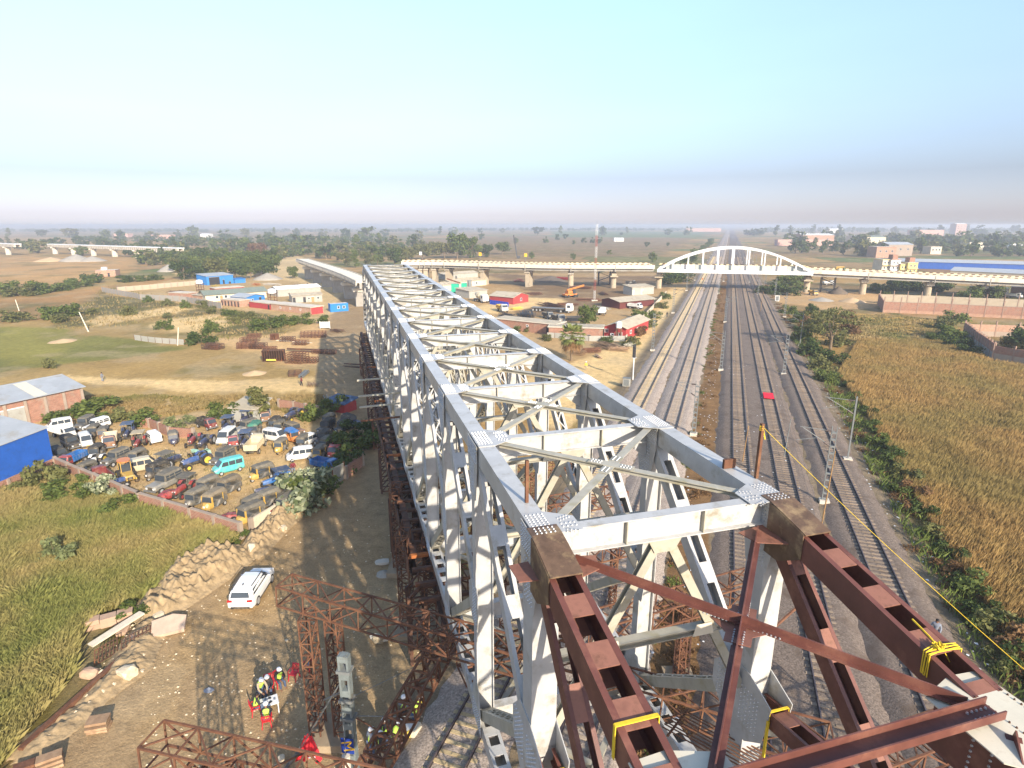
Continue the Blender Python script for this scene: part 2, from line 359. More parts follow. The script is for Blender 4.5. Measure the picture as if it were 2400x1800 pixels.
# the dealer's yard, the road below the bridge, the tall grass
reg('field', (0.13, 0.115, 0.04), P((-400, 1090), (0, 1160), (130, 1100), (340, 1195), (560, 1262), (500, 1300), (360, 1400), (250, 1560), (120, 1700), (-100, 1900), (-700, 1900)), 1.2)
reg('yard_ground', (0.46, 0.345, 0.205), P((60, 990), (150, 975), (380, 985), (560, 950), (700, 950), (800, 980), (830, 1020), (800, 1080), (745, 1150), (560, 1262), (130, 1105)), 1.0)
reg('yard_ground', (0.52, 0.40, 0.23), P((150, 1040), (380, 1050), (560, 1070), (700, 1080), (760, 1110), (690, 1130), (600, 1140), (520, 1170), (560, 1130), (480, 1110), (330, 1075), (170, 1070)), 1.5)
reg('dirt_road', ROADC, P((-100, 2200), (60, 1800), (240, 1650), (330, 1500), (425, 1385), (560, 1290), (640, 1205), (720, 1150), (790, 1110), (800, 1060), (760, 1010), (748, 940), (745, 880), (752, 810), (770, 750), (800, 690), (850, 655), (930, 680), (960, 800), (1010, 1000), (1080, 1300), (1150, 1500), (1000, 1740), (800, 2000)), 1.2)
reg('dirt_road', (0.28, 0.22, 0.15), P((800, 1000), (1000, 1200), (1100, 1500), (920, 1640), (880, 1500), (900, 1300), (830, 1100)), 1.5)
reg('dirt_road', (0.345, 0.255, 0.155), P((560, 1290), (640, 1205), (700, 1230), (680, 1400), (520, 1560), (420, 1700), (300, 1760), (420, 1480)), 2)
# between the bridge and the railway
reg('site_ground', (0.36, 0.26, 0.15), P((960, 640), (1200, 640), (1560, 640), (1650, 660), (1560, 760), (1440, 900), (1250, 960), (1180, 900), (1000, 700)), 3)
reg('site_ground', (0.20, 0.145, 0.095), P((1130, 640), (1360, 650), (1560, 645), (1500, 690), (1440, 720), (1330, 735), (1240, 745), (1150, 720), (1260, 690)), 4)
reg('site_ground', SAND, P((1200, 695), (1310, 700), (1330, 706), (1250, 722), (1160, 735), (1090, 730)), 2)
reg('path', SAND, P((1250, 880), (1400, 830), (1480, 790), (1530, 740), (1555, 700), (1570, 675), (1640, 672), (1600, 715), (1540, 790), (1480, 870), (1430, 920), (1330, 1000), (1270, 1000), (1180, 900)), 1.2)
# right of the railway
reg('field', (0.27, 0.185, 0.075), P((1790, 720), (2050, 740), (2450, 760), (3300, 790), (3300, 1900), (2420, 1700), (2200, 1400), (2050, 1150), (1930, 900), (1860, 800)), 2)
reg('field', (0.36, 0.245, 0.075), P((1850, 735), (2060, 735), (2270, 755), (2180, 785), (1990, 775)), 3)
reg('field', (0.15, 0.15, 0.045), P((1980, 775), (2180, 780), (2250, 790), (2330, 840), (2500, 870), (2500, 900), (2330, 860), (2220, 815)), 3)
reg('field', (0.105, 0.095, 0.038), P((1780, 720), (1880, 760), (1960, 900), (2040, 1050), (2180, 1280), (2420, 1600), (2420, 1750), (2200, 1500), (2090, 1300), (1990, 1130), (1890, 930), (1800, 780)), 2)
reg('site_ground', (0.43, 0.30, 0.175), P((1760, 680), (1900, 676), (2080, 690), (2060, 722), (1950, 728), (1830, 712)), 3)
reg('field', (0.24, 0.18, 0.09), P((2270, 765), (2500, 780), (2500, 850), (2330, 830)), 2)
# far beyond
reg('field', (0.20, 0.145, 0.085), P((1100, 600), (1560, 602), (1640, 545), (1300, 552), (1000, 562), (900, 590)), 15)
reg('field', (0.10, 0.155, 0.062), P((1290, 556), (1640, 557), (1660, 544), (1300, 541)), 25)
reg('field', (0.23, 0.165, 0.09), P((1830, 600), (2100, 606), (2150, 585), (2000, 560), (1790, 560)), 15)

ang = np.concatenate([np.arange(-180, -48, 4.0), np.arange(-48, -44, 0.5), np.arange(-44, 44, 0.2), np.arange(44, 48, 0.5), np.arange(48, 180, 4.0)])
rr = np.concatenate([[0.0], 6.0 * 1.0101 ** np.arange(0, 728)])
A_, R_ = np.meshgrid(np.radians(ang), rr)
GX, GY = R_ * np.sin(A_), R_ * np.cos(A_)
GZ = ground_h(GX, GY); GZ[0, :] = 0
# parcels of farmland everywhere else
ca, sa = math.cos(rad(12)), math.sin(rad(12))
U = (GX * ca - GY * sa) / 95.0; V = (GX * sa + GY * ca) / 62.0
U = U + 0.5 * _hash(np.floor(V), np.floor(V) * 0, 3) + 0.25 * (vnoise(GX / 200, GY / 200, 4) - 0.5); V = V + 0.35 * (vnoise(GX / 160, GY / 160, 9) - 0.5)
cell = _hash(np.floor(U), np.floor(V), 21)
pal = np.array([TAN, (0.29, 0.20, 0.11), BROWN, (0.26, 0.185, 0.10), (0.15, 0.155, 0.06), (0.11, 0.15, 0.055), (0.32, 0.22, 0.12), (0.19, 0.14, 0.075)])
ALB = pal[(cell * 7.999).astype(int)]
bund = (np.minimum(np.abs(U - np.round(U)) * 95, np.abs(V - np.round(V)) * 62) < 1.6) & (R_ > 120)
ALB = np.where(bund[..., None], np.array((0.12, 0.125, 0.05)), ALB)
PIECE = np.zeros(GX.shape, int); names = ['ground']
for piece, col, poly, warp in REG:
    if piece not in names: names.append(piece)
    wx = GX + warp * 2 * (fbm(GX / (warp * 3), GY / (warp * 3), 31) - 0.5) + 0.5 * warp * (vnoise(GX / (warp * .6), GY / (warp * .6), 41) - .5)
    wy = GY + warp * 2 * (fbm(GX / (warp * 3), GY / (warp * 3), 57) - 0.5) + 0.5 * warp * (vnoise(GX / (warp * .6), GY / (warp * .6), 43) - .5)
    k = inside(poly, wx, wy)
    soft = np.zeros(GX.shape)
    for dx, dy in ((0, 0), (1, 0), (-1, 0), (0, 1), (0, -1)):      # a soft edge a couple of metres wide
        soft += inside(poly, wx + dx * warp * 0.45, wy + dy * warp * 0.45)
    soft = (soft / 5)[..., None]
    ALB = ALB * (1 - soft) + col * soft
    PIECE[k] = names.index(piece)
# worn patches, weeds and tracks of wheels: colour only
big = fbm(GX / 22, GY / 22, 71)[..., None]; fine = fbm(GX / 3.1, GY / 3.1, 77)[..., None]
ALB = ALB * (0.78 + 0.44 * big) * (0.86 + 0.28 * fine) * np.array((1.08, 0.98, 0.78))
isf = (PIECE == names.index('field'))[..., None] | (PIECE == 0)[..., None]
weed = np.clip((fbm(GX / 14, GY / 14, 83)[..., None] - 0.54) * 7, 0, 1) * isf
ALB = ALB * (1 - 0.5 * weed) + np.array((0.105, 0.115, 0.035)) * 0.5 * weed
dry = np.clip((fbm(GX / 6, GY / 6, 91)[..., None] - 0.57) * 7, 0, 1)
ALB = ALB * (1 - 0.35 * dry) + np.array((0.42, 0.32, 0.19)) * 0.35 * dry
# along the railway: stony verge
S_ = GX * TM.x + GY * TM.y; T_ = GX * TD.x + GY * TD.y
verge = np.clip((18 - np.abs(S_ - 1.2)) / 1.5, 0, 1)[..., None]
vc = np.where(((S_ > -2.4) & (S_ < 0.6))[..., None], np.array((0.20, 0.115, 0.05)), np.array((0.21, 0.16, 0.10)))
ALB = ALB * (1 - verge) + vc * (0.7 + 0.6 * fine) * verge
rows, cols = GX.shape
idx = np.arange(rows * cols).reshape(rows, cols)
nxt = np.roll(idx, -1, 1)
Q = np.stack([idx[:-1], nxt[:-1], nxt[1:], idx[1:]], -1).reshape(-1, 4)
QP = PIECE[:-1].reshape(-1)
gm = bpy.data.materials.new('ground_soil'); gm.use_nodes = True
nt = gm.node_tree; N = nt.nodes; L = nt.links; b = N['Principled BSDF']; b.inputs['Roughness'].default_value = 0.95; b.inputs['Specular IOR Level'].default_value = 0.1
at = N.new('ShaderNodeAttribute'); at.attribute_name = 'albedo'
ge = N.new('ShaderNodeNewGeometry')
def nz_(sc, det=8):
    n = N.new('ShaderNodeTexNoise'); n.inputs['Scale'].default_value = sc; n.inputs['Detail'].default_value = det; n.inputs['Roughness'].default_value = 0.7
    L.new(ge.outputs['Position'], n.inputs['Vector']); return n.outputs['Fac']
n1 = nz_(0.9); n2 = nz_(7.0)
ad = N.new('ShaderNodeMath'); ad.operation = 'ADD'; L.new(n1, ad.inputs[0]); L.new(n2, ad.inputs[1])
mr = N.new('ShaderNodeMapRange'); mr.inputs['From Min'].default_value = 0.7; mr.inputs['From Max'].default_value = 1.3
mr.inputs['To Min'].default_value = 0.62; mr.inputs['To Max'].default_value = 1.38
L.new(ad.outputs[0], mr.inputs['Value'])
cm = N.new('ShaderNodeMix'); cm.data_type = 'RGBA'; cm.blend_type = 'MULTIPLY'; cm.inputs['Factor'].default_value = 1
L.new(at.outputs['Color'], cm.inputs['A']); L.new(mr.outputs[0], cm.inputs['B']); L.new(cm.outputs['Result'], b.inputs['Base Color'])
bp = N.new('ShaderNodeBump'); bp.inputs['Strength'].default_value = 0.9; bp.inputs['Distance'].default_value = 0.10
L.new(ad.outputs[0], bp.inputs['Height']); L.new(bp.outputs[0], b.inputs['Normal'])
VV = np.stack([GX, GY, GZ], -1).reshape(-1, 3); CC = ALB.reshape(-1, 3)
for pi, nm in enumerate(names):
    f = Q[QP == pi]
    if not len(f): continue
    used, inv = np.unique(f, return_inverse=True)
    o = bpy.data.objects.new(nm, npmesh(nm, VV[used], inv.reshape(-1, 4), gm, True, CC[used])); COL.objects.link(o)
    o['kind'] = 'structure'
def gz(x, y): return float(ground_h(np.array([x]), np.array([y]))[0])
def GP(x, y, dz=0.0):
    g = G(x, y); return Vector((g.x, g.y, gz(g.x, g.y) + dz))

# ------------------------------------------------------------------ haze
hz = MB(); hz.box((0, 3500, 14.0), (19000, 19000, 34.0))
hm = bpy.data.materials.new('air'); hm.use_nodes = True
hn = hm.node_tree; hn.nodes.remove(hn.nodes['Principled BSDF'])
pv = hn.nodes.new('ShaderNodeVolumePrincipled'); pv.inputs['Density'].default_value = 0.00042
pv.inputs['Color'].default_value = (0.70, 0.755, 0.86, 1); pv.inputs['Anisotropy'].default_value = 0.2
hn.links.new(pv.outputs[0], hn.nodes['Material Output'].inputs['Volume'])
HAZE = hz.build('haze', hm, kind='stuff')

# ------------------------------------------------------------------ railway
stone_new = mat('ballast_new', (0.35, 0.285, 0.23), 0.95, 0.6, 8.0, bump=0.05, bscale=14, space='World', dirt=(0.26, 0.2, 0.16), dirt_amt=0.3, dscale=0.6)
stone_old = mat('ballast_old', (0.175, 0.135, 0.105), 0.95, 0.6, 8.0, bump=0.05, bscale=14, space='World', dirt=(0.12, 0.085, 0.06), dirt_amt=0.35, dscale=0.5)
conc_sl = mat('sleeper_concrete', (0.36, 0.29, 0.215), 0.9, 0.25, 3, objrand=0.15)
conc_dk = mat('sleeper_stained', (0.25, 0.19, 0.135), 0.9, 0.25, 3, objrand=0.2)
sl_yel = mat('sleeper_dusty', (0.50, 0.39, 0.22), 0.9, 0.25, 3, objrand=0.15)
railm = mat('rail_steel', (0.085, 0.065, 0.06), 0.5, 0.3, 3, metal=0.3)
railtop = mat('rail_head', (0.13, 0.105, 0.105), 0.5, 0.2, 3, metal=0.4)
TRACKS = [(-11.1, 'pale ballast track nearest the sandy access path', sl_yel), (-5.4, 'pale ballast track beside the strip of dry weeds', conc_sl),
          (3.45, 'dark ballast track just right of the dry weed strip', conc_dk), (7.9, 'dark ballast track with the red sheet lying in it', conc_dk), (13.5, 'dark ballast track nearest the reed field', conc_dk)]
def TP(s, t, z): return TM * s + TD * t + Vector((0, 0, z))
def bed(name, s0, s1, m, t0=-20, t1=3400):
    ts = np.concatenate([np.arange(t0, 260, 0.9), np.arange(260, 700, 12), np.arange(700, t1 + 1, 150)])
    prof = np.array([(s0 - 1.5, 0.05), (s0 - .9, .3), (s0 - .3, 0.5), (s0, 0.56)] + [(s0 + (s1 - s0) * k / 12, 0.57) for k in range(1, 12)] + [(s1, 0.56), (s1 + .3, 0.5), (s1 + .9, 0.3), (s1 + 1.5, 0.05)])
    SS, TT = np.meshgrid(prof[:, 0], ts); ZZ = np.tile(prof[:, 1], (len(ts), 1)) + 0.28 * 0
    ZZ = ZZ + (fbm(SS * 1.1, TT * 1.1, 15, 3) - 0.5) * 0.16 * (ZZ < 0.565) + 0.02
    SS = SS + (fbm(SS * 1.5, TT * 1.2, 19, 4) - .5) * 0.7 * (ZZ < 0.45)
    V = np.stack([TM.x * SS + TD.x * TT, TM.y * SS + TD.y * TT, ZZ], -1).reshape(-1, 3)
    n = len(prof); i = np.arange(len(ts) - 1)[:, None] * n + np.arange(n - 1)[None]
    F = np.stack([i, i + 1, i + n + 1, i + n], -1).reshape(-1, 4)
    o = bpy.data.objects.new(name, npmesh(name, V, F, m, True)); COL.objects.link(o); o['kind'] = 'structure'
bed('track_bed', -12.9, -9.3, stone_new); bed('track_bed', -7.2, -3.6, stone_new)
bed('track_bed', 1.6, 9.7, stone_old); bed('track_bed', 11.7, 15.3, stone_old)
slp = MB(); slp.box((0, 0, 0), (2.75, 0.26, 0.18), taper=0.9); slp.box((0, 0, .11), (0.3, .14, .03)); SLEEP = {m.name: slp.mesh('sleeper', m) for m in (conc_sl, sl_yel, conc_dk)}
for ti, (s, lab, sm) in enumerate(TRACKS):
    tr = thing('railway_track', lab, 'railway track', TP(s, 0, 0), -TA, 'parallel broad gauge railway tracks')
    for k in (-1, 1):
        r = MB()
        x = k * 0.87
        r.side([(0, 0)], 0, 0) if False else None
        a, bb = Vector((x, -20, 0)), Vector((x, 3200, 0))
        r.cur = 0; r.bar(a + Vector((0, 0, .62)), bb + Vector((0, 0, .62)), 0.14, 0.025); r.bar(a + Vector((0, 0, .69)), bb + Vector((0, 0, .69)), 0.03, 0.12)
        r.cur = 1; r.bar(a + Vector((0, 0, .765)), bb + Vector((0, 0, .765)), 0.075, 0.045)
        r.build('rail', [railm, railtop], tr)
    far = MB()
    t0 = 14 if ti < 2 else 20
    for i in range(int((560 - t0) / 0.65)):
        t = t0 + i * 0.65; jy = random.uniform(-.02, .02)
        if i < 190: inst('sleeper', SLEEP[sm.name], tr, (random.uniform(-.03, .03), t, 0.535 + random.uniform(-.02, .01)), (0, 0, random.uniform(-.01, .01)))
        else: far.box((0, t, 0.545), (2.75, 0.26, 0.14))
    far.build('sleepers', sm, tr, kind='stuff')

# ------------------------------------------------------------------ the steel truss bridge
grey = mat('grey_steel_paint', (0.42, 0.415, 0.395), 0.36, 0.14, 1.2, dirt=(0.27, 0.24, 0.18), dirt_amt=0.28, dscale=1.1, spec=0.5)
grey2 = mat('grey_steel_brace', (0.36, 0.335, 0.265), 0.5, 0.15, 1.6, dirt=(0.30, 0.27, 0.17), dirt_amt=0.35, dscale=1.4, spec=0.4)
boltm = mat('bolt_steel', (0.42, 0.42, 0.42), 0.35, 0.2, 8, metal=0.5)
redp = mat('red_primer_steel', (0.125, 0.046, 0.034), 0.5, 0.25, 1.4, dirt=(0.21, 0.09, 0.06), dirt_amt=0.36, dscale=1.0, spec=0.4)
redl = mat('red_primer_dusty', (0.235, 0.105, 0.072), 0.6, 0.25, 2.0, dirt=(0.15, 0.07, 0.045), dirt_amt=0.33, dscale=2.0)
rustp = mat('rusty_plate', (0.115, 0.07, 0.042), 0.55, 0.4, 2.6, dirt=(0.27, 0.19, 0.10), dirt_amt=0.42, dscale=1.8, spec=0.4)
creamp = mat('bare_plate', (0.60, 0.55, 0.43), 0.5, 0.08, 1.5, dirt=(0.45, 0.38, 0.27), dirt_amt=0.25)
rust = mat('rusty_scaffold', (0.13, 0.058, 0.032), 0.8, 0.35, 2.5, dirt=(0.20, 0.10, 0.05), dirt_amt=0.4, dscale=1.2)
rustdk = mat('dark_rusty_girder', (0.085, 0.045, 0.030), 0.75, 0.35, 2.5, dirt=(0.26, 0.10, 0.04), dirt_amt=0.33, dscale=0.8)
yel = mat('yellow_rope', (0.70, 0.48, 0.03), 0.7, 0.15, 8)
TB = thing('truss_bridge', 'long grey steel truss bridge with red primed end bay over the tracks', 'truss bridge', BO, BH)
TB.rotation_euler = (0.0083, 0, BH)
PL, BW, BZ, NF = 6.786, 7.0, -12.2, 14
def ND(i, sd, z=0.0):
    top = 0.0
    if i <= -1: top = -1.3 * (-i)
    if i >= NF + 1: top = -1.5 * (i - NF)
    return Vector((BW if sd else 0.0, i * PL, top + z if z > -7 or z < -99 else z))
def part(mb, name, m, parent=None, **kw): return mb.build(name, m, parent or TB, **kw)
def bolt_rows(mb, o, u, v, nrm, nu, nv, su, sv, r=0.03, h=0.03):
    o, u, v, nrm = Vector(o), Vector(u).normalized(), Vector(v).normalized(), Vector(nrm).normalized()
    for a in range(nu):
        for b_ in range(nv):
            c = o + u * (a - (nu - 1) / 2) * su + v * (b_ - (nv - 1) / 2) * sv
            mb.tube(c, c + nrm * h, r, r * 0.6, 6, True)
def boxmember(name, p, q, w, h, m, cover, pitch, clen, cw=None, t=0.03, start=0.0, sep=True, parent=None, mcov=None, up=None):
    """two webs joined by cover plates with openings between them; returns the part"""
    p, q = Vector(p), Vector(q); l = (q - p).length
    up = up or (0, 0, 1)
    b_ = MB()
    for s in (-1, 1):
        b_.bar(p, q, t, h, up, s * (w / 2 - t / 2), 0)
        for k in (-1, 1): b_.bar(p, q, (w - cover) / 2 - t, t, up, s * (cover / 2 + ((w - cover) / 2 - t) / 2), k * (h / 2 - t / 2))
    o = part(b_, name, m, parent)
    n = int(l / pitch) + 1; j = MB()
    for k in range(n):
        a = start + k * pitch; e = min(a + clen, l)
        if a > l - 0.05 or e - max(a, 0) < 0.05: continue
        for kk in (1, -1):
            bb = MB(); bb.bar(p, q, cover, t * .8, up, 0, kk * (h / 2 - t * .6), max(a, 0), e)
            if sep and kk == 1: part(bb, 'cover_plate', mcov or m, o)
            else: j.add(bb.v, bb.f)
    if j.v: part(j, 'cover_plates', mcov or m, o, kind='stuff')
    return o
def laced(name, p, q, w, h, m, step=0.55, parent=None):
    p, q = Vector(p), Vector(q); l = (q - p).length; b_ = MB(); t = 0.03
    for s in (-1, 1):
        b_.bar(p, q, t, h, (0, 0, 1), s * (w / 2 - t / 2), 0)
        for k in (-1, 1): b_.bar(p, q, 0.1, t, (0, 0, 1), s * (w / 2 - t - .05), k * (h / 2 - t / 2))
    _, d, x, u, _ = b_.frame(p, q)
    for k in (1, -1):
        for e in ((0.0, 1.0), (l - 1.0, l)): b_.bar(p, q, w - 0.26, t, (0, 0, 1), 0, k * (h / 2 - t / 2), *e)
    o = part(b_, name, m, parent); j = MB()
    n = int((l - 2) / step)
    for k in range(n):
        a = 1 + k * step; s = 1 if k % 2 else -1
        for kk in (1, -1):
            c0 = p + d * a + x * s * (w / 2 - .12) + u * kk * (h / 2); c1 = p + d * (a + step) - x * s * (w / 2 - .12) + u * kk * (h / 2)
            j.bar(c0, c1, 0.07, 0.02, u)
    part(j, 'lacing', m, o, kind='stuff'); return o
mid = NF / 2
for sd in (0, 1):
    X = BW if sd else 0.0
    for i in range(0, NF):                                             # top chord, one length per panel
        b_ = MB(); b_.bar(ND(i, sd) + Vector((0, 0.012, 0)), ND(i + 1, sd) - Vector((0, 0.012, 0)), 0.58, 0.70, ou=-0.35)
        part(b_, 'top_chord', grey)
    boxmember('end_raker', ND(NF, sd, -.35), ND(NF + 1, sd, -.35), 0.58, .6, grey, .36, 1.4, .7, sep=False)
    boxmember('end_raker', ND(NF + 1, sd, -.35), Vector((X, (NF + 2.2) * PL, BZ)), 0.58, .6, grey, .36, 1.4, .7, sep=False)
    for i in range(0, NF + 2):                                         # bottom chord with its row of openings
        if i > 6: 
            b_ = MB(); b_.bar(Vector((X, i * PL, BZ)), Vector((X, (i + 1) * PL, BZ)), .6, .62); part(b_, 'bottom_chord', grey)
        else: boxmember('bottom_chord', Vector((X, i * PL, BZ)), Vector((X, (i + 1) * PL, BZ)), .62, .62, grey, .38, .92, .46, start=-.1, sep=i < 4)
    boxmember('bottom_chord', Vector((X, -0.02, BZ)), Vector((X, -PL, BZ)), .62, .62, grey, .38, .92, .46, sep=True)
    boxmember('bottom_chord', Vector((X, -PL - .02, BZ)), Vector((X, -2 * PL, BZ)), .62, .62, redp, .38, .92, .46, sep=False, mcov=redl)
    for i in range(0, NF + 1):                                         # posts
        b_ = MB(); top = Vector((X, i * PL, -0.72)); bot = Vector((X, i * PL, BZ + .3))
        if i == 0:
            b_.box((X, 0, (-.72 + BZ + .3) / 2), (.72, .80, -(BZ + .3) - .72))
        else:
            z = (-.72 + BZ + .3) / 2; hh = -(BZ + .3) - .72
            for s in (-1, 1): b_.box((X + s * .33, i * PL, z), (.035, .46, hh))
            b_.box((X, i * PL - .06, z), (.625, .035, hh))
        part(b_, 'post', grey)
    for i in range(-1, NF + 1):                                        # K diagonals
        if i == -1: continue
        a = 1 if i < mid else -1
        if not (0 <= i + a <= NF): continue
        mdl = Vector((X, i * PL + a * .3, -6.8))
        up_ = Vector((X, (i + a) * PL - a * .35, -.9)); dn_ = Vector((X, (i + a) * PL - a * .3, BZ + .35))
        if i < 2: boxmember('diagonal', up_, mdl, .56, .5, grey, .30, 2.3, .72, start=0.0, sep=True)
        else: laced('diagonal', up_, mdl, .54, .46, grey)
        laced('diagonal', mdl, dn_, .54, .40, grey2, .45)
    # side gussets and their bolts
    for i in range(0, NF + 1):
        for face in (-1,):
            xx = X + face * 0.345; b_ = MB(); y = i * PL
            Mx = Matrix(((0, 0, 1, xx), (1, 0, 0, y), (0, 1, 0, 0), (0, 0, 0, 1)))
            for gp in ([(-.75, -.03), (.75, -.03), (.75, -.75), (.45, -2.2), (-.45, -2.2), (-.75, -.75)], [(-.42, -5.9), (.42, -5.9), (1.0, -6.4), (1.0, -7.3), (.42, -7.8), (-.42, -7.8), (-.55, -7.2), (-.55, -6.4)], [(-.8, BZ - .3), (.8, BZ - .3), (.8, BZ + .4), (.45, BZ + 1.7), (-.45, BZ + 1.7), (-.8, BZ + .4)]):
                b_ = MB(); b_.prism(gp, -.012, .012, Mx); g = part(b_, 'gusset_plate', grey)
            if i < 6:
                j = MB(); nn = (face, 0, 0); xf = xx + face * .013
                bolt_rows(j, (xf, y, -.4), (0, 1, 0), (0, 0, 1), nn, 12, 6, .115, .11)
                bolt_rows(j, (xf, y, -1.45), (0, 1, 0), (0, 0, 1), nn, 5, 10, .14, .13)
                bolt_rows(j, (xf, y, -6.8), (0, 1, 0), (0, 0, 1), nn, 5, 12, .14, .13)
                bolt_rows(j, (xf, y, BZ + .2), (0, 1, 0), (0, 0, 1), nn, 12, 7, .115, .12)
                part(j, 'bolts', boltm, g, kind='stuff')
    for i in range(0, NF + 1):                                         # top plates tying chord, cross beam and braces together
        s = 1 if not sd else -1; y = i * PL; b_ = MB()
        poly = [(X - s * .30, y - .85), (X + s * .30, y - .85), (X + s * 1.0, y - .42), (X + s * 1.0, y + .42), (X + s * .30, y + .85), (X - s * .30, y + .85)]
        if i == 0: poly = [(X - s * .30, y - .33), (X + s * 1.0, y - .33), (X + s * 1.0, y + .42), (X + s * .30, y + .85), (X - s * .30, y + .85)]
        b_.prism(poly, .004, .024); g = part(b_, 'top_gusset_plate', grey)
        if i < 8:
            j = MB(); n6 = 8 if i < 4 else 5
            bolt_rows(j, (X, y + (.3 if i == 0 else 0), .024), (1, 0, 0), (0, 1, 0), (0, 0, 1), 5, n6 + (0 if i == 0 else 3), .11, 1.3 / (n6 + 3))
            bolt_rows(j, (X + s * .72, y, .024), (1, 0, 0), (0, 1, 0), (0, 0, 1), 4, 2, .12, .16)
            bolt_rows(j, (X + s * .7, y + .36, .024), (1, .4 * s, 0), (-.4 * s, 1, 0), (0, 0, 1), 4, 2, .1, .12, r=.026)
            bolt_rows(j, (X + s * .7, y - .36, .024), (1, -.4 * s, 0), (.4 * s, 1, 0), (0, 0, 1), 4, 2, .1, .12, r=.026)
            part(j, 'bolts', boltm, g, kind='stuff')
for i in range(0, NF + 1):                                             # cross beams with stiffeners, sway braces
    y = i * PL; b_ = MB(); b_.ibeam((.32, y, -.40), (BW - .32, y, -.40), .34, .74)
    cb = part(b_, 'cross_beam', grey)
    for fx in (1 / 3, 2 / 3):
        for s in (-1, 1):
            j = MB(); j.box((BW * fx, y + s * .09, -.40), (.03, .15, .67)); part(j, 'stiffener', grey2, cb)
    for s in (0, 1):                                                   # knee fillets
        x0 = .36 if s == 0 else BW - .36; dx = 1 if s == 0 else -1; j = MB()
        Mx = Matrix(((1, 0, 0, 0), (0, 0, 1, y), (0, 1, 0, 0), (0, 0, 0, 1)))
        j.prism([(x0, -.77), (x0 + dx * .9, -.77), (x0, -1.45)], -.012, .012, Mx); part(j, 'knee_plate', grey, cb)
    if i < 10:
        j = MB(); j.ibeam((BW / 2 - .15, y, -.85), (.4, y, -6.4), .26, .2, up=(0, 1, 0)); part(j, 'sway_brace', grey2)
        j = MB(); j.ibeam((BW / 2 + .15, y, -.85), (BW - .4, y, -6.4), .26, .2, up=(0, 1, 0)); part(j, 'sway_brace', grey2)
        j = MB(); j.ibeam((.4, y + .02, -4.0), (BW - .4, y + .02, -4.0), .3, .22); st = part(j, 'sway_strut', grey2)
        Mx = Matrix(((1, 0, 0, BW / 2), (0, 0, 1, y - .14), (0, 1, 0, 0), (0, 0, 0, 1)))
        j = MB(); j.prism([(-.5, -.78), (.5, -.78), (.3, -1.15), (-.3, -1.15)], -.01, .01, Mx); part(j, 'gusset_plate', grey2)
        for sx in (-1, 1):
            j = MB(); j.prism([(sx * 1.5 - .35, -4.13), (sx * 1.5 + .35, -4.13), (sx * 1.5 + .25, -3.75), (sx * 1.5 - .25, -3.75)], -.01, .01, Mx); part(j, 'gusset_plate', creamp, st)
    j = MB(); j.ibeam((.3, y, BZ - .05), (BW - .3, y, BZ - .05), .4, 1.0); part(j, 'cross_girder', grey)
for i in range(0, NF):                                                 # top lateral bracing: an X in each panel
    for s in (0, 1):
        a, c = Vector((.55 if s == 0 else BW - .55, i * PL + .45, -.06)), Vector((BW - .55 if s == 0 else .55, (i + 1) * PL - .45, -.06))
        b_ = MB()
        b_.bar(a, c, .27, .025, ou=.0 + .004 * s); b_.bar(a, c, .025, .16, ou=-.095); part(b_, 'lateral_brace', grey2)
    c = Vector((BW / 2, (i + .5) * PL, -.028)); b_ = MB()
    k = math.atan2(PL - .9, BW - 1.1)
    b_.box(c, (1.5, .36, .016), rz=k); b_.box(c + Vector((0, 0, .017)), (1.5, .36, .016), rz=-k)
    g = part(b_, 'gusset_plate', grey2)
    if i < 3:
        j = MB()
        for sg in (-1, 1):
            d = Vector((math.cos(k), sg * math.sin(k), 0)); 
            for e in (-.5, .5): bolt_rows(j, c + d * e + Vector((0, 0, .026)), d, Vector((-d.y, d.x, 0)), (0, 0, 1), 4, 2, .1, .14)
        part(j, 'bolts', boltm, g, kind='stuff')
    for s in (0, 1):                                                   # bottom laterals
        if i < 8:
            b_ = MB(); b_.bar(Vector((0.4 if s == 0 else BW - .4, i * PL, BZ - .1 - .03 * s)), Vector((BW - .4 if s == 0 else .4, (i + 1) * PL, BZ - .1 - .03 * s)), .22, .18); part(b_, 'bottom_brace', grey2)
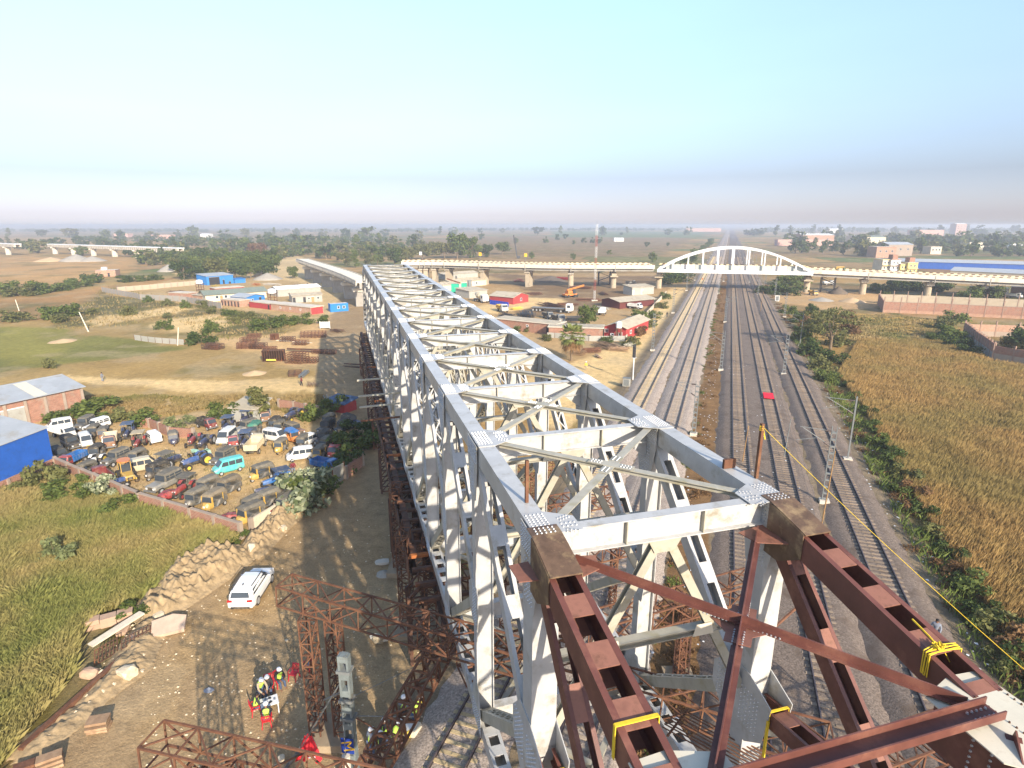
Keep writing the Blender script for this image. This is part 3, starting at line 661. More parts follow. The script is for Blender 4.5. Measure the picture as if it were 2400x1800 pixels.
# the red end bay under erection -------------------------------------------------
for sd in (0, 1):
    X = BW if sd else 0.0; s = 1 if not sd else -1
    U0, U1 = ND(0, sd), ND(-1, sd); U2 = Vector((X, -2 * PL, -4.4))
    d = (U1 - U0).normalized()
    boxmember('end_raker', U0 + d * .5 + Vector((0, 0, -.37)), U1 - d * .35 + Vector((0, 0, -.37)), .78, .66, redp, .50, 1.3, .62, start=1.62 - 1.3 + .05, mcov=redl)
    boxmember('end_raker', U1 + Vector((0, -.35, -.42)), U2 + Vector((0, 0, -.3)), .78, .66, redp, .50, 1.3, .62, start=.6, mcov=redl)
    b_ = MB()                                                          # bent rusty cover over the joint
    prof = [(.05, .055), (-.35, .05), (-.75, -.03), (-1.75, -.25), (-1.75, -.285), (-.75, -.065), (-.35, .027), (.05, .027)]
    b_.side(prof, X - .40, X + .40); g = part(b_, 'bent_cover_plate', rustp)
    j = MB(); bolt_rows(j, (X, -.18, .05), (1, 0, 0), (0, 1, 0), (0, 0, 1), 5, 3, .12, .12); part(j, 'bolts', boltm, g, kind='stuff')
    for k in (-1, 1):
        b_ = MB(); Mx = Matrix(((0, 0, 1, X + k * .41), (1, 0, 0, 0), (0, 1, 0, 0), (0, 0, 0, 1)))
        b_.prism([(-1.7, -.27), (-.75, -.06), (-.35, .0), (-.35, -1.5), (-.9, -1.5), (-1.7, -1.0)], -.012, .012, Mx); part(b_, 'joint_plate', rustp)
    b_ = MB(); b_.prism([(X + s * .42, -.15), (X + s * 1.35, -.35), (X + s * 1.2, -.95), (X + s * .42, -1.25)], -.80, -.775); part(b_, 'red_gusset_plate', redl)
    b_ = MB(); b_.prism([(X - s * .42, -.15), (X - s * .95, -.2), (X - s * .9, -.95), (X - s * .42, -1.0)], -.80, -.775); part(b_, 'red_gusset_plate', redl)
    # gusset of bare plate at the next joint
    zt = -1.3; b_ = MB()
    poly = [(X - s * .42, U1.y - 1.25), (X - s * .42, U1.y + 1.0), (X + s * .3, U1.y + 1.05), (X + s * 1.25, U1.y + .75), (X + s * 1.3, U1.y - .75), (X + s * .6, U1.y - 1.3)]
    b_.prism(poly, zt + .03, zt + .055); g = part(b_, 'bare_gusset_plate', creamp); j = MB()
    for xx in (X - s * .33, X + s * .33): bolt_rows(j, (xx, U1.y - .15, zt + .055), (1, 0, 0), (0, 1, 0), (0, 0, 1), 1, 17, .1, .125, r=.022)
    part(j, 'bolts', rustdk, g, kind='stuff')
    b_ = MB(); b_.box((X, U1.y, -2.2), (.84, 2.2, 1.5)); part(b_, 'joint_box', redp)
    j = MB(); bolt_rows(j, (X - .425, U1.y + .1, -2.3), (0, 1, 0), (0, 0, 1), (-1, 0, 0), 2, 9, .35, .13); part(j, 'bolts', boltm, kind='stuff')
    boxmember('diagonal', Vector((X, -.55, -1.2)), Vector((X, -PL + .3, -7.0)), .52, .45, redp, .30, 2.2, .8, start=.15, mcov=redl)
    boxmember('strut', Vector((X, -.5, -6.75)), Vector((X, -PL, -5.6)) if sd else Vector((X, -PL, -7.4)), .58, .5, redp, .38, 1.5, .62, start=.9, mcov=redl)
    b_ = MB(); b_.box((X, -PL, -7.0), (.72, .8, 9.4)); part(b_, 'post', redp)
    b_ = MB(); Mx = Matrix(((0, 0, 1, X - .375), (1, 0, 0, 0), (0, 1, 0, 0), (0, 0, 0, 1)))
    b_.prism([(-1.4, -6.1), (-.4, -5.7), (.6, -5.7), (1.3, -6.5), (1.3, -7.3), (.5, -8.1), (-.5, -8.1), (-1.2, -7.5)], -.014, .014, Mx)
    Mx2 = Mx.copy(); Mx2[0][3] = X + .375; part(b_, 'gusset_plate', grey); b_ = MB()
    b_.prism([(-1.4, -6.1), (-.4, -5.7), (.6, -5.7), (1.3, -6.5), (1.3, -7.3), (.5, -8.1), (-.5, -8.1), (-1.2, -7.5)], -.014, .014, Mx2)
    g = part(b_, 'gusset_plate', grey); j = MB()
    bolt_rows(j, (X - .39, .65, -6.9), (0, 1, 0), (0, 0, 1), (-1, 0, 0), 6, 9, .15, .15); bolt_rows(j, (X - .39, -.5, -6.9), (0, 1, 0), (0, 0, 1), (-1, 0, 0), 6, 9, .15, .15)
    part(j, 'bolts', boltm, g, kind='stuff')
def angle_bar(p, q, m, w=.24, h=.17, name='wind_brace', twin=False):
    b_ = MB(); b_.bar(p, q, w, .025, ou=0); b_.bar(p, q, .028, h, ou=h / 2 + .0125)
    return part(b_, name, m)
zc = -.80
angle_bar(Vector((.75, -.45, zc + .03)), Vector((BW - .75, -PL + .35, -1.21)), redp); angle_bar(Vector((BW - .8, -.45, zc + .03)), Vector((.8, -PL + .35, -1.24)), redp)
b_ = MB(); c = Vector((BW / 2, -PL / 2 - .05, -1.06)); Rm = Matrix.Rotation(-.07, 3, 'X')
b_.box(c, (1.5, .55, .02), M=Rm @ Matrix.Rotation(math.atan2(PL - .8, BW - 1.5), 3, 'Z')); b_.box(c, (.95, .95, .014), M=Rm); g = part(b_, 'cross_gusset', redl)
j = MB(); k = math.atan2(PL - .8, BW - 1.5)
for sg in (-1, 1):
    dd = Vector((math.cos(k), sg * math.sin(k), 0))
    for e in (-.55, .55):
        for w_ in (-.1, .1): bolt_rows(j, c + dd * e + Vector((-dd.y, dd.x, 0)) * w_ + Vector((0, 0, .045 + .035 * e * dd.y)), dd, Vector((-dd.y, dd.x, 0)), (0, 0, 1), 7, 1, .085, .1, r=.028)
part(j, 'bolts', boltm, g, kind='stuff')
b_ = MB(); p, q = Vector((BW - .45, -PL + .05, -1.14)), Vector((.45, -PL + .05, -1.14))
b_.bar(p, q, .36, .03); b_.bar(p, q, .03, .18, ox=.18, ou=.08); b_.bar(p, q, .03, .18, ox=-.18, ou=.08); g = part(b_, 'end_strut', redp)
j = MB(); bolt_rows(j, (BW - .8, -PL + .05, -1.12), (1, 0, 0), (0, 1, 0), (0, 0, 1), 5, 2, .11, .16); part(j, 'bolts', boltm, g, kind='stuff')
angle_bar(Vector((BW - .6, -PL - .4, -1.22)), Vector((.6, -2 * PL, -4.2)), redp)
# stub pillars and small posts standing on the chords
for sd, y, hgt in ((1, 1.15, 1.75), (0, 1.5, 1.25), (1, 2.05, .3)):
    X = BW if sd else 0.0; b_ = MB(); w = .09 if hgt > 1 else .42
    b_.box((X + (.28 if (sd and hgt > 1) else (-.05 if hgt < 1 else .05)), y, hgt / 2 + .02), (w, .1, hgt)); part(b_, 'rusty_stub_post', rust)

# ------------------------------------------------------------------ concrete viaducts and the arch bridge
conc = mat('viaduct_concrete', (0.40, 0.335, 0.24), 0.85, 0.14, 0.35, dirt=(0.26, 0.21, 0.15), dirt_amt=0.32, dscale=0.25)
concl = mat('pale_concrete', (0.58, 0.52, 0.42), 0.85, 0.1, 0.4, dirt=(0.40, 0.33, 0.24), dirt_amt=0.25, dscale=0.3)
concd = mat('grey_girder_concrete', (0.30, 0.28, 0.245), 0.85, 0.15, 0.4, dirt=(0.2, 0.17, 0.13), dirt_amt=0.3, dscale=0.3)
whitep = mat('white_bridge_paint', (0.72, 0.72, 0.70), 0.5, 0.05, 0.5, dirt=(0.52, 0.50, 0.45), dirt_amt=0.15, dscale=.4)
kerb_c = mat('kerb_cream_block', (0.62, 0.52, 0.30), 0.8, 0.1, 1); kerb_b = mat('kerb_brown_block', (0.13, 0.075, 0.035), 0.8, 0.1, 1)
asph = mat('road_surface', (0.07, 0.065, 0.06), 0.9, 0.2, 1)
def polyline(px, z): return [G(x, y, z) for x, y in px]
def resample(pts, step):
    out = [pts[0].copy()]; carry = 0.0
    for a, b in zip(pts, pts[1:]):
        l = (b - a).length; d = (b - a) / l; t = step - carry
        while t <= l: out.append(a + d * t); t += step
        carry = (carry + l) % step
    return out
def smooth(pts, n=3):
    for _ in range(n):
        q = [pts[0]]
        for a, b in zip(pts, pts[1:]): q += [a * .75 + b * .25, a * .25 + b * .75]
        q.append(pts[-1]); pts = q
    return pts
def normals(pts):
    r = []
    for i in range(len(pts)):
        d = pts[min(i + 1, len(pts) - 1)] - pts[max(i - 1, 0)]; d.z = 0; d.normalize(); r.append(Vector((-d.y, d.x, 0)))
    return r
def ribbon(name, pts, prof, m, parent, a=0, b=None):
    """the profile of (sideways, height) points swept along pts"""
    nn = normals(pts); mb = MB(); mb.loft([[p + n * s + Vector((0, 0, h)) for s, h in prof] for p, n in zip(pts, nn)][a:b])
    return mb.build(name, m, parent)
def boxprof(s0, s1, h0, h1): return [(s0, h0), (s1, h0), (s1, h1), (s0, h1)]
def pier(parent, base, rz, top, kind):
    b_ = MB()
    if kind == 'round':
        b_.tube((0, 0, -.5), (0, 0, top - 1.6), 1.25, 1.25, 16); o = b_.build('pier', conc, parent, base, rz)
        b_ = MB(); b_.box((0, 0, top - 1.1), (2.6, 4.4, 1.0)); b_.build('pier_cap', concl, o)
    elif kind == 'arch':
        b_.tube((0, 0, -.5), (0, 0, top - 2.6), 1.25, 1.25, 16); o = b_.build('pier', conc, parent, base, rz)
        b_ = MB(); b_.box((0, 0, top - 2.4), (3.4, 6, .5)); b_.box((0, 0, top - 1.5), (2.2, 4.6, 1.3)); b_.build('pier_cap', conc, o)
    else:
        b_.box((0, 0, (top - 1.4) / 2), (1.9, 5.0, top - 1.4)); o = b_.build('pier', conc, parent, base, rz)
        b_ = MB(); b_.box((0, 0, top - 1.0), (2.3, 6.2, .8), taper=1.15); b_.build('pier_cap', concl, o)
    for k in (-1, 1):
        b_ = MB(); b_.box((0, k * 1.6, top - .35), (1.0, .8, .7)); b_.build('pedestal', concl, o)
    return o
def flyover(name, label, px, piers, kind, step=1.2, DZ=10.7, W=11.0, far_side=1):
    o = thing(name, label, 'flyover', (0, 0, 0))
    pts = resample(smooth(polyline(px, DZ) if isinstance(px[0], tuple) else px, 2), step)
    f = far_side
    ribbon('deck_slab', pts, boxprof(0.0, f * W, -1.75, -1.45), conc, o)
    ribbon('edge_fascia', pts, boxprof(-.25 * f, .0, -1.95, -1.0), concl, o)
    ribbon('road_surface', pts, boxprof(f * .5, f * (W - .5), -1.45, -1.40), asph, o)
    for k in (0.9, 4.0, 7.0, 10.0): ribbon('girder', pts, boxprof(f * k, f * (k + .6), -3.1, -1.75), concd, o)
    ribbon('parapet', pts, boxprof(-.2 * f, .25 * f, -1.0, -.32), concl, o); ribbon('parapet', pts, boxprof(f * (W - .25), f * (W + .2), -1.45, -.32), concl, o)
    nn = normals(pts); j = MB(); near = 0
    for i in range(len(pts) - 1):                                       # painted kerb blocks, cream and brown in turn
        for s in (0.02 * f, f * W):
            b_ = MB(); a, b = pts[i] + nn[i] * s, pts[i + 1] + nn[i + 1] * s
            b_.bar(a + Vector((0, 0, -.16)), b + Vector((0, 0, -.16)), .42, .34)
            j.cur = i % 2; j.add(b_.v, b_.f)
    j.build('painted_kerb', [kerb_c, kerb_b], o, kind='stuff')
    for (x, y), kd in piers:
        g = G(x, y); k = min(range(len(pts)), key=lambda i: ((pts[i] + nn[i] * f * W * .5).xy - g.xy).length)
        c = pts[k] + nn[k] * f * W * .5; d = nn[k]
        pier(o, Vector((c.x, c.y, 0)), math.atan2(-d.x, d.y), pts[k].z - 3.1, kd)
        b_ = MB(); b_.box((0, 0, 0), (.3, .5, 2.6)); b_.build('expansion_joint', concd, o, pts[k] + nn[k] * (-.1 * f) + Vector((0, 0, -2.0)), math.atan2(-d.x, d.y))
    return o, pts, nn
AL, AR = G(1543, 636.5, 7.7), G(1902, 644, 7.7)
axis = (AR - AL).normalized(); back = Vector((-axis.y, axis.x, 0))
FL, flp, fln = flyover('road_flyover', 'long concrete road flyover curving away left of the white arch, striped kerb', [(940, 612), (1010, 611.5), (1080, 613), (1200, 616.5), (1300, 618.5), (1400, 619), (1541, 619.3)],
    [((1440, 677), 'arch'), ((1337, 674), 'round'), ((1243, 670), 'wall'), ((1167, 661), 'wall'), ((1104, 653), 'wall'), ((1060, 648), 'wall'), ((1027, 644), 'wall'), ((998, 640), 'wall')], '')
FR, frp, frn = flyover('road_flyover', 'straight concrete road flyover right of the white arch, striped kerb', [AR + axis * L + Vector((0, 0, 2.45 - .029 * L)) for L in (0, 20, 40, 60, 80, 100, 130, 170)],
    [((2026, 693), 'round'), ((2166, 692), 'round'), ((2322, 703), 'round'), ((2505, 712), 'round')], '')
AB = thing('arch_bridge', 'white bowstring arch road bridge spanning the railway tracks', 'arch bridge', AL, math.atan2(axis.y, axis.x))
LB = (AR - AL).length; WB = 11.0
b_ = MB(); b_.box((LB / 2, WB / 2, .75), (LB, WB - .8, .5)); b_.build('deck_slab', conc, AB)
b_ = MB(); b_.box((LB / 2, WB / 2, 1.03), (LB, 8, .05)); b_.build('road_surface', asph, AB)
def arch_z(t): return 0.9 + 9.3 * 4 * t * (1 - t)
for y in (0.0, WB):
    b_ = MB(); b_.box((LB / 2, y, .45), (LB + 1, .75, 1.35)); b_.build('tie_beam', whitep, AB)
    b_ = MB(); rings = []
    for k in range(41):
        t = k / 40; z = arch_z(t); d = .42
        dz = 9.3 * 4 * (1 - 2 * t) / LB; n = Vector((-dz, 0, 1)).normalized()
        c = Vector((LB * t, y, z)); rings.append([c + n * d + Vector((0, .4, 0)), c + n * d - Vector((0, .4, 0)), c - n * d - Vector((0, .4, 0)), c - n * d + Vector((0, .4, 0))])
    b_.loft(rings); b_.build('arch_rib', whitep, AB)
    for k in range(1, 10):
        t = k / 10; b_ = MB(); b_.box((LB * t, y, (arch_z(t) + .9) / 2 + .1), (.48, .42, arch_z(t) - .8)); b_.build('hanger', whitep, AB)
gpanel = mat('grey_barrier_panel', (0.42, 0.44, 0.40), 0.7, 0.1, .6); wpanel = mat('pale_barrier_panel', (0.62, 0.58, 0.53), 0.7, 0.1, .6)
for k in range(20):
    x0 = LB * (k + .5) / 20
    if 1 <= k <= 18:
        b_ = MB(); b_.box((x0, 1.2, 2.1), (LB / 20 - .12, .1, 2.1)); b_.build('barrier_panel', gpanel if k % 4 in (1, 2) else wpanel, AB)
j = MB()
for k in range(52):
    for y in (2.0, WB - 2.0): j.cur = k % 2; j.box((LB * (k + .5) / 52, y, 2.9 if y > 5 else 3.0), (LB / 52, .3, .34))
j.build('painted_kerb', [kerb_c, kerb_b], AB, kind='stuff')
pier(AB, Vector((0.2, WB / 2, -AL.z)), 0, AL.z - .2, 'arch'); pier(AB, Vector((LB - .3, WB / 2, -AL.z)), 0, AR.z - .2, 'arch')
# the railway viaduct curving away behind the truss
whitew0 = mat('deck_screed', (.72, .66, .52), .9, .08, .3)
VI = thing('rail_viaduct', 'pale concrete rail viaduct curving away beyond the far end of the truss', 'viaduct')
le = smooth(polyline([(836, 660), (812, 648), (785, 637), (752, 625.5), (722, 616), (694, 606.5)], 9.2), 2)
vp = resample(le, 3.0)
vp = [p for p in vp]
ribbon('deck_slab', vp, boxprof(0, -5.6, -.5, 0), whitew0, VI); ribbon('edge_fascia', vp, boxprof(.0, .3, -1.2, .25), concl, VI); ribbon('edge_fascia', vp, boxprof(-5.6, -5.9, -1.2, .25), concl, VI)
for k in (-.8, -4.2): ribbon('girder', vp, boxprof(k, k - .8, -2.4, -.5), concd, VI)
vn = normals(vp)
for k in range(3, len(vp), 8):
    c = vp[k] - vn[k] * 2.8; d = vn[k]; rz = math.atan2(-d.x, d.y)
    b_ = MB(); b_.box((0, 0, 2.6), (2.0, 4.4, 5.2)); o = b_.build('pier', concd, VI, Vector((c.x, c.y, 0)), rz)
    b_ = MB(); b_.box((0, 0, 5.7), (3.2, 5.8, 1.2)); b_.build('pier_cap', concl, o)
# bracket stiffeners along the viaduct's left side
j = MB()
for k in range(0, len(vp)): j.box(vp[k] + vn[k] * .35 + Vector((0, 0, -.9)), (.3, .3, 1.2))
j.build('brackets', concd, VI, kind='stuff')
# far viaduct sections on the left
def far_viaduct(label, pa, pb, pz, ys, n):
    a, b = G(pa[0], pa[1], pz), G(pb[0], pb[1], pz)
    o = thing('far_viaduct', label, 'viaduct', group='distant viaduct sections')
    pts = [a + (b - a) * k / 12 for k in range(13)]
    ribbon('deck_slab', pts, boxprof(0, 6, -.6, 0), whitep, o); ribbon('girder', pts, boxprof(.3, 1.2, -3.0, -.6), concl, o); ribbon('girder', pts, boxprof(4.6, 5.5, -3.0, -.6), concl, o)
    nn = normals(pts)
    for k in range(n):
        t = (k + .2) / n; c = a + (b - a) * t + nn[0] * 3
        b_ = MB(); b_.tube((0, 0, 0), (0, 0, pz - 4), 2.2, 2.2, 10); p = b_.build('pier', concl, o, Vector((c.x, c.y, 0)))
        b_ = MB(); b_.box((0, 0, pz - 3.5), (5, 5, 1)); b_.build('pier_cap', concl, p)
    j = MB(); l = (b - a).length; d = (b - a).normalized()
    for k in range(int(l / 3)): j.box(a + d * (k * 3 + 1) + Vector((0, 0, -1.8)), (.9, .35, 2.2), rz=math.atan2(d.y, d.x))
    j.build('stiffeners', concd, o, kind='stuff')
far_viaduct('long pale unfinished viaduct section crossing the left horizon fields', (109, 571.5), (415, 581), 9.5, 0, 6)
far_viaduct('short pale viaduct stub at the left edge of the far fields', (-60, 568), (32, 571.5), 10.5, 0, 3)

# ------------------------------------------------------------------ temporary steel: lattice gantries, towers and girders
def lattice(name, p, q, w, h, m, parent, panels, r=.045, rung=True, up=(0, 0, 1)):
    """a four-chord lattice beam between p and q"""
    p, q = Vector(p), Vector(q); b_ = MB(); _, d, x, u, l = b_.frame(p, q, up)
    C = lambda t, sx, su: p + d * (l * t) + x * (sx * w / 2) + u * (su * h / 2)
    root = None; chords = MB()
    for sx in (-1, 1):
        for su in (-1, 1): chords.bar(C(0, sx, su), C(1, sx, su), r * 2, r * 2)
    root = chords.build(name, m, parent)
    j = MB(); rr = r * 1.5
    for k in range(panels + 1):
        t = k / panels
        for a, b in (((-1, -1), (1, -1)), ((1, -1), (1, 1)), ((1, 1), (-1, 1)), ((-1, 1), (-1, -1))): j.bar(C(t, *a), C(t, *b), rr, rr)
        if k < panels:
            t2 = (k + 1) / panels; fl = k % 2
            for a, b in (((-1, -1), (1, -1)), ((1, -1), (1, 1)), ((1, 1), (-1, 1)), ((-1, 1), (-1, -1))):
                if fl: a, b = b, a
                j.bar(C(t, *a), C(t2, *b), rr, rr)
    j.build('lattice_bars', m, root, kind='stuff'); return root
footm = mat('footing_concrete', (0.30, 0.23, 0.15), 0.9, 0.2, 1)
def tower(parent, base, top, w, m=rust, panels=None, foot=True, legs=2):
    panels = panels or int((top - base[2]) / .75)
    for k in range(legs):
        o = lattice('tower_leg', (base[0] + (k - (legs - 1) / 2) * w * 1.15, base[1], base[2]), (base[0] + (k - (legs - 1) / 2) * w * 1.15, base[1], top), w * .5, w * .9, m, parent, panels, r=.034, up=(0, 1, 0))
    if foot: b_ = MB(); b_.box((base[0], base[1], base[2] + .15), (w * 2.2, w * 2.0, .5)); b_.build('footing', footm, parent)
# gantry over the near tracks: tower beside the mast with a sign, beam running in below the truss
GA = thing('lattice_gantry', 'rusty lattice gantry whose tower stands beside the grey mast', 'gantry', group='rusty lattice gantries')
tb = GP(776, 1722); ta = G(716, 1425, 8.0)
tb = Vector((tb.x, tb.y, 0)); 
tower(GA, tb, 7.6, 1.15, panels=11)
p0 = G(729, 1400, 9.0); p1 = G(1050, 1492, 8.6)
dd = (p1 - p0).normalized(); lattice('gantry_beam', p0 - dd * 1.6, p1 + dd * 16, 1.2, 1.1, rust, GA, 16, r=.038)
GA2 = thing('lattice_gantry', 'nearest rusty lattice gantry, its beam end cut off by the photo edge', 'gantry', group='rusty lattice gantries')
q0 = G(370, 1752, 9.2); q1 = G(700, 1828, 8.9); dd = (q1 - q0).normalized(); lattice('gantry_beam', q0 - dd * .2, q1 + dd * 18, 1.2, 1.1, rust, GA2, 17, r=.038)
c = q0 + dd * 1.9; tower(GA2, Vector((c.x, c.y, 0)), 8.4, 1.15, panels=12)
GA3 = thing('lattice_gantry', 'long rusty lattice beam sloping down to the workers below the truss', 'gantry', group='rusty lattice gantries')
lattice('gantry_beam', G(1046, 1500, 7.0), G(880, 1790, 6.0), .9, 1.0, rust, GA3, 8, r=.05)
lattice('gantry_beam', G(880, 1790, 6.0) - Vector((.05, .1, 0)), G(700, 2150, 5.0), .9, 1.0, rust, GA3, 8, r=.05)
e = G(880, 1790, 6.0); tower(GA3, Vector((e.x - 1.0, e.y - 3.5, 0)), 5.2, .9, panels=7, legs=1)
# beams crossing the tracks below the truss
for lab, a, b, za in (('rusty lattice beam crossing the tracks under the second bay', (0, 12.0), (19, 14.2), 5.6), ('rusty lattice beam crossing the tracks under the third bay', (-1, 19.5), (18, 21.5), 5.4),
                  ('rusty lattice beam crossing the tracks under the fourth bay', (-1, 27), (17, 28.5), 5.3), ('rusty lattice beam crossing the tracks under the end bay', (1, 1.5), (22, 2.5), 5.2),
                  ('rusty lattice beam crossing the tracks before the end bay', (2, -3.0), (24, -1.0), 5.0), ('rusty lattice beam crossing under the fifth bay', (-1, 34), (16, 35.5), 5.3)):
    o = thing('crossing_beam', lab, 'lattice beam', group='lattice beams crossing below the truss')
    A = BO + BN * a[0] + BD * a[1]; B = BO + BN * b[0] + BD * b[1]; A.z = B.z = za
    lattice('gantry_beam', A, B, 1.6, 1.1, rust, o, 14, r=.045)
    for t, tt in ((.28, 0), (.72, 0)):
        c = A + (B - A) * t; tower(o, Vector((c.x, c.y, .1)), za - .5, .8, panels=9, legs=1, foot=True)
# lattice ladder lying along the weeds between the tracks
o = thing('lattice_mast', 'red brown lattice ladder mast standing in the weeds between track groups', 'lattice mast')
lattice('ladder_frame', G(1590, 1640, .3), G(1608, 1430, .3), .9, .8, rust, o, 14, r=.05)
# dark erection girders on trestles along the left edge of the truss
ER = thing('erection_trestle', 'dark rusty erection girders on trestles along the left foot of the truss', 'trestle', BO * 1, BH)
zt = 6.6 - BO.z
b_ = MB(); b_.ibeam((-1.1, 22, zt - 1), (-1.1, 104, zt - .2), .45, 1.6); b_.build('long_girder', rustdk, ER)
b_ = MB(); b_.ibeam((-.0, 16, zt - 1.0), (-.0, 104, zt - .2), .45, 1.5); b_.build('long_girder', rustdk, ER)
b_ = MB(); b_.ibeam((1.0, 22, zt - 1), (1.0, 104, zt - .2), .45, 1.5); b_.build('long_girder', rustdk, ER)
orangem = mat('orange_rust', (0.36, 0.12, 0.035), 0.8, 0.3, 2)
for k in range(54):
    y = 17 + k * 1.6; zz = zt - .15 + .8 * (y - 22) / 82
    b_ = MB(); b_.box((-.0, y, zz - 1.0 + .9), (2.9, .26, .22)); b_.build('cross_tie', orangem if k % 11 == 3 else rustdk, ER)
for k, y in enumerate((20, 33, 46, 59, 72, 85, 98)):
    for xx in (-1.3, .9):
        j = MB()
        for sx in (-.5, .5):
            for sy in (-.6, .6): j.bar((xx + sx, y + sy, -19.4), (xx + sx, y + sy, zt - 1.6), .22, .22, (0, 1, 0))
        for z in range(5):
            z0 = -19.2 + z * 1.15
            for sy in (-.6, .6):
                j.bar((xx - .5, y + sy, z0), (xx + .5, y + sy, z0 + 1.1), .1, .1); j.bar((xx - .5, y + sy, z0), (xx + .5, y + sy, z0), .1, .1)
        j.build('trestle_tower', rustdk, ER)
for k in range(40):                                                   # side boards and loose planks hung outside
    y = 22 + k * 2.05; b_ = MB(); b_.box((-1.55 + random.uniform(-.05, .05), y, zt - 1.0 + .8 * (y - 22) / 82 + random.uniform(-.3, .2)), (.06, random.uniform(1.5, 2.0), random.uniform(.9, 1.5)))
    b_.build('side_board', rustdk if k % 5 else rust, ER)
# bearing block of concrete and lattice columns below the left truss
o = thing('concrete_abutment', 'weathered grey concrete wall at the near end of the trestle', 'concrete wall')
a = G(935, 1290); rz = BH
b_ = MB(); b_.box((0, 0, 2.6), (.7, 7, 5.2)); b_.build('wall', concd, o); o.location = (a.x, a.y + 3.6, 0); o.rotation_euler = (0, 0, rz)
for lab, px in (('rusty lattice column under the left truss behind the gantry', (985, 1470)), ('rusty lattice column in front of the concrete wall', (962, 1330))):
    o = thing('lattice_column', lab, 'lattice column', group='lattice columns under the truss'); g = G(*px)
    tower(o, Vector((g.x, g.y, 0)), 7.3, 1.5, panels=12, m=rust)
# bundles of rods lashed up as walkways
for lab, a, b in (('bundle of rusty rods slung as a walkway beside the right portal post', (5.2, 1.5, -8.6), (8.3, -3.4, -8.4)), ('bundle of rusty rods hanging beside the left portal post', (-.1, .9, -9.6), (1.2, -3.0, -9.8)),
                  ('bundle of rusty rods under the end strut', (7.2, -5.6, -7.6), (9.6, -8.0, -7.6))):
    o = thing('rod_walkway', lab, 'rod bundle', BO, BH, 'rod walkways')
    a, b = Vector(a), Vector(b); j = MB(); _, d, x, u, l = j.frame(a, b)
    for k in range(9):
        j2 = MB(); off = x * (k - 4) * .14; j2.tube(a + off + u * random.uniform(-.03, .03), b + off + d * random.uniform(-.2, .2), .025, .025, 5); j2.build('rod', rust, o)
    j = MB()
    for t in (.05, .5, .93): j.bar(a + d * l * t - x * .75 - u * .05, a + d * l * t + x * .75 - u * .05, .06, .06)
    j.build('cross_rods', rust, o)
for lab, a, b in (('thin rusty pole sticking out under the left truss', (-3.2, -.6, -11.2), (1.6, 1.1, -10.7)), ('thin rusty pole running across below the portal', (0.9, .6, -10.3), (9, -.9, -8.9)),
                  ('rusty pole below the red end strut', (3, -7.6, -4.4), (8.6, -6.6, -3.2)), ('rusty pole jutting from the right portal post', (7.4, .2, -5.0), (9.3, .9, -4.7))):
    o = MB().tube(a, b, .05, .05, 6).build('scaffold_pole', rust, None, BO, BH, label=lab, cat='pole', group='scaffold poles')
for k, (y, z) in enumerate(((41.5, -6.2), (40, -7.3), (38.6, -7.9), (37.2, -8.7))):
    MB().bar((-3.6, y, z), (.3, y + .3, z), .14, .14).build('projecting_beam', rust if k == 3 else grey2, None, BO, BH, label='%s pale timber projecting from the left truss over the road' % ('topmost', 'second', 'third', 'lowest')[k], cat='timber', group='timbers projecting from the truss')
RND2 = random.Random(12)
# yellow ropes and slings
def rope(lab, pts, r=.03, name='rope', cat='rope', par=None):
    return MB().path([Vector(p) for p in pts], r, 5).build(name, yel, None, BO, BH, label=lab, cat=cat)
def sag(a, b, s, n=10):
    a, b = Vector(a), Vector(b); return [a + (b - a) * k / n - Vector((0, 0, s * 4 * (k / n) * (1 - k / n))) for k in range(n + 1)]
_e = G(2450, 1612, 16.5) - BO; _e = Vector((_e.dot(BN), _e.dot(BD), _e.z)); rope('long yellow safety rope from the rusty stub post past the right edge', sag((7.28, 1.15, 1.7), _e, .12), .008)
pp = []
for k in range(5):
    y = -5.40 + .04 * k + RND2.uniform(-.02, .02); zt_ = -.37 + 1.3 / PL * y + .335
    pp += [(6.585, y, zt_ - .5), (6.585, y + .02, zt_ + .015), (6.8, y + .03, zt_ + .04 + .02 * (k % 3)), (7.2, y + .02, zt_ + .03 + .02 * (k % 2)), (7.415, y, zt_ + .015), (7.415, y, zt_ - .5)] if k % 2 == 0 else [(7.415, y, zt_ - .5), (7.415, y, zt_ + .015), (7.1, y - .03, zt_ + .05), (6.75, y - .03, zt_ + .05), (6.585, y, zt_ + .015), (6.585, y, zt_ - .5)]
for k in range(26): a = k * 1.15; pp.append((6.84 + .1 * math.cos(a) + .004 * k, -5.3 + .1 * math.sin(a * 1.3), -1.0 + .05 * math.sin(a * 2.1) + .05))
rope('knotted yellow rope wound round the red raker beside the bare plate', pp, .013)
rope('yellow rope stretched along the red raker to the knot', [(7.1, -4.5, -.92), (7.05, -4.95, -1.0), (7.0, -5.3, -1.1)], .02)
def sling(lab, c, w, h, drop):
    b_ = MB(); x, y, z = c
    b_.box((x, y, z + h / 2), (w, .08, .02)); 
    for s in (-1, 1): b_.box((x + s * w / 2, y, z), (.02, .08, h))
    if drop: b_.box((x - w / 2 - .05, y - .05, z - drop / 2), (.04, .09, drop))
    return b_.build('sling', yel, None, BO, BH, label=lab, cat='sling', group='yellow slings')
sling('yellow webbing sling wrapped on the right lower red strut', (7.0, -1.25, -6.55), .66, .54, 1.3)
sling('yellow webbing sling on the left lower red strut at the photo edge', (0.0, -1.15, -6.8), .66, .54, 0)
sling('yellow webbing sling on the nearest red raker', (0.0, -5.25, -1.38), .86, .72, 0)
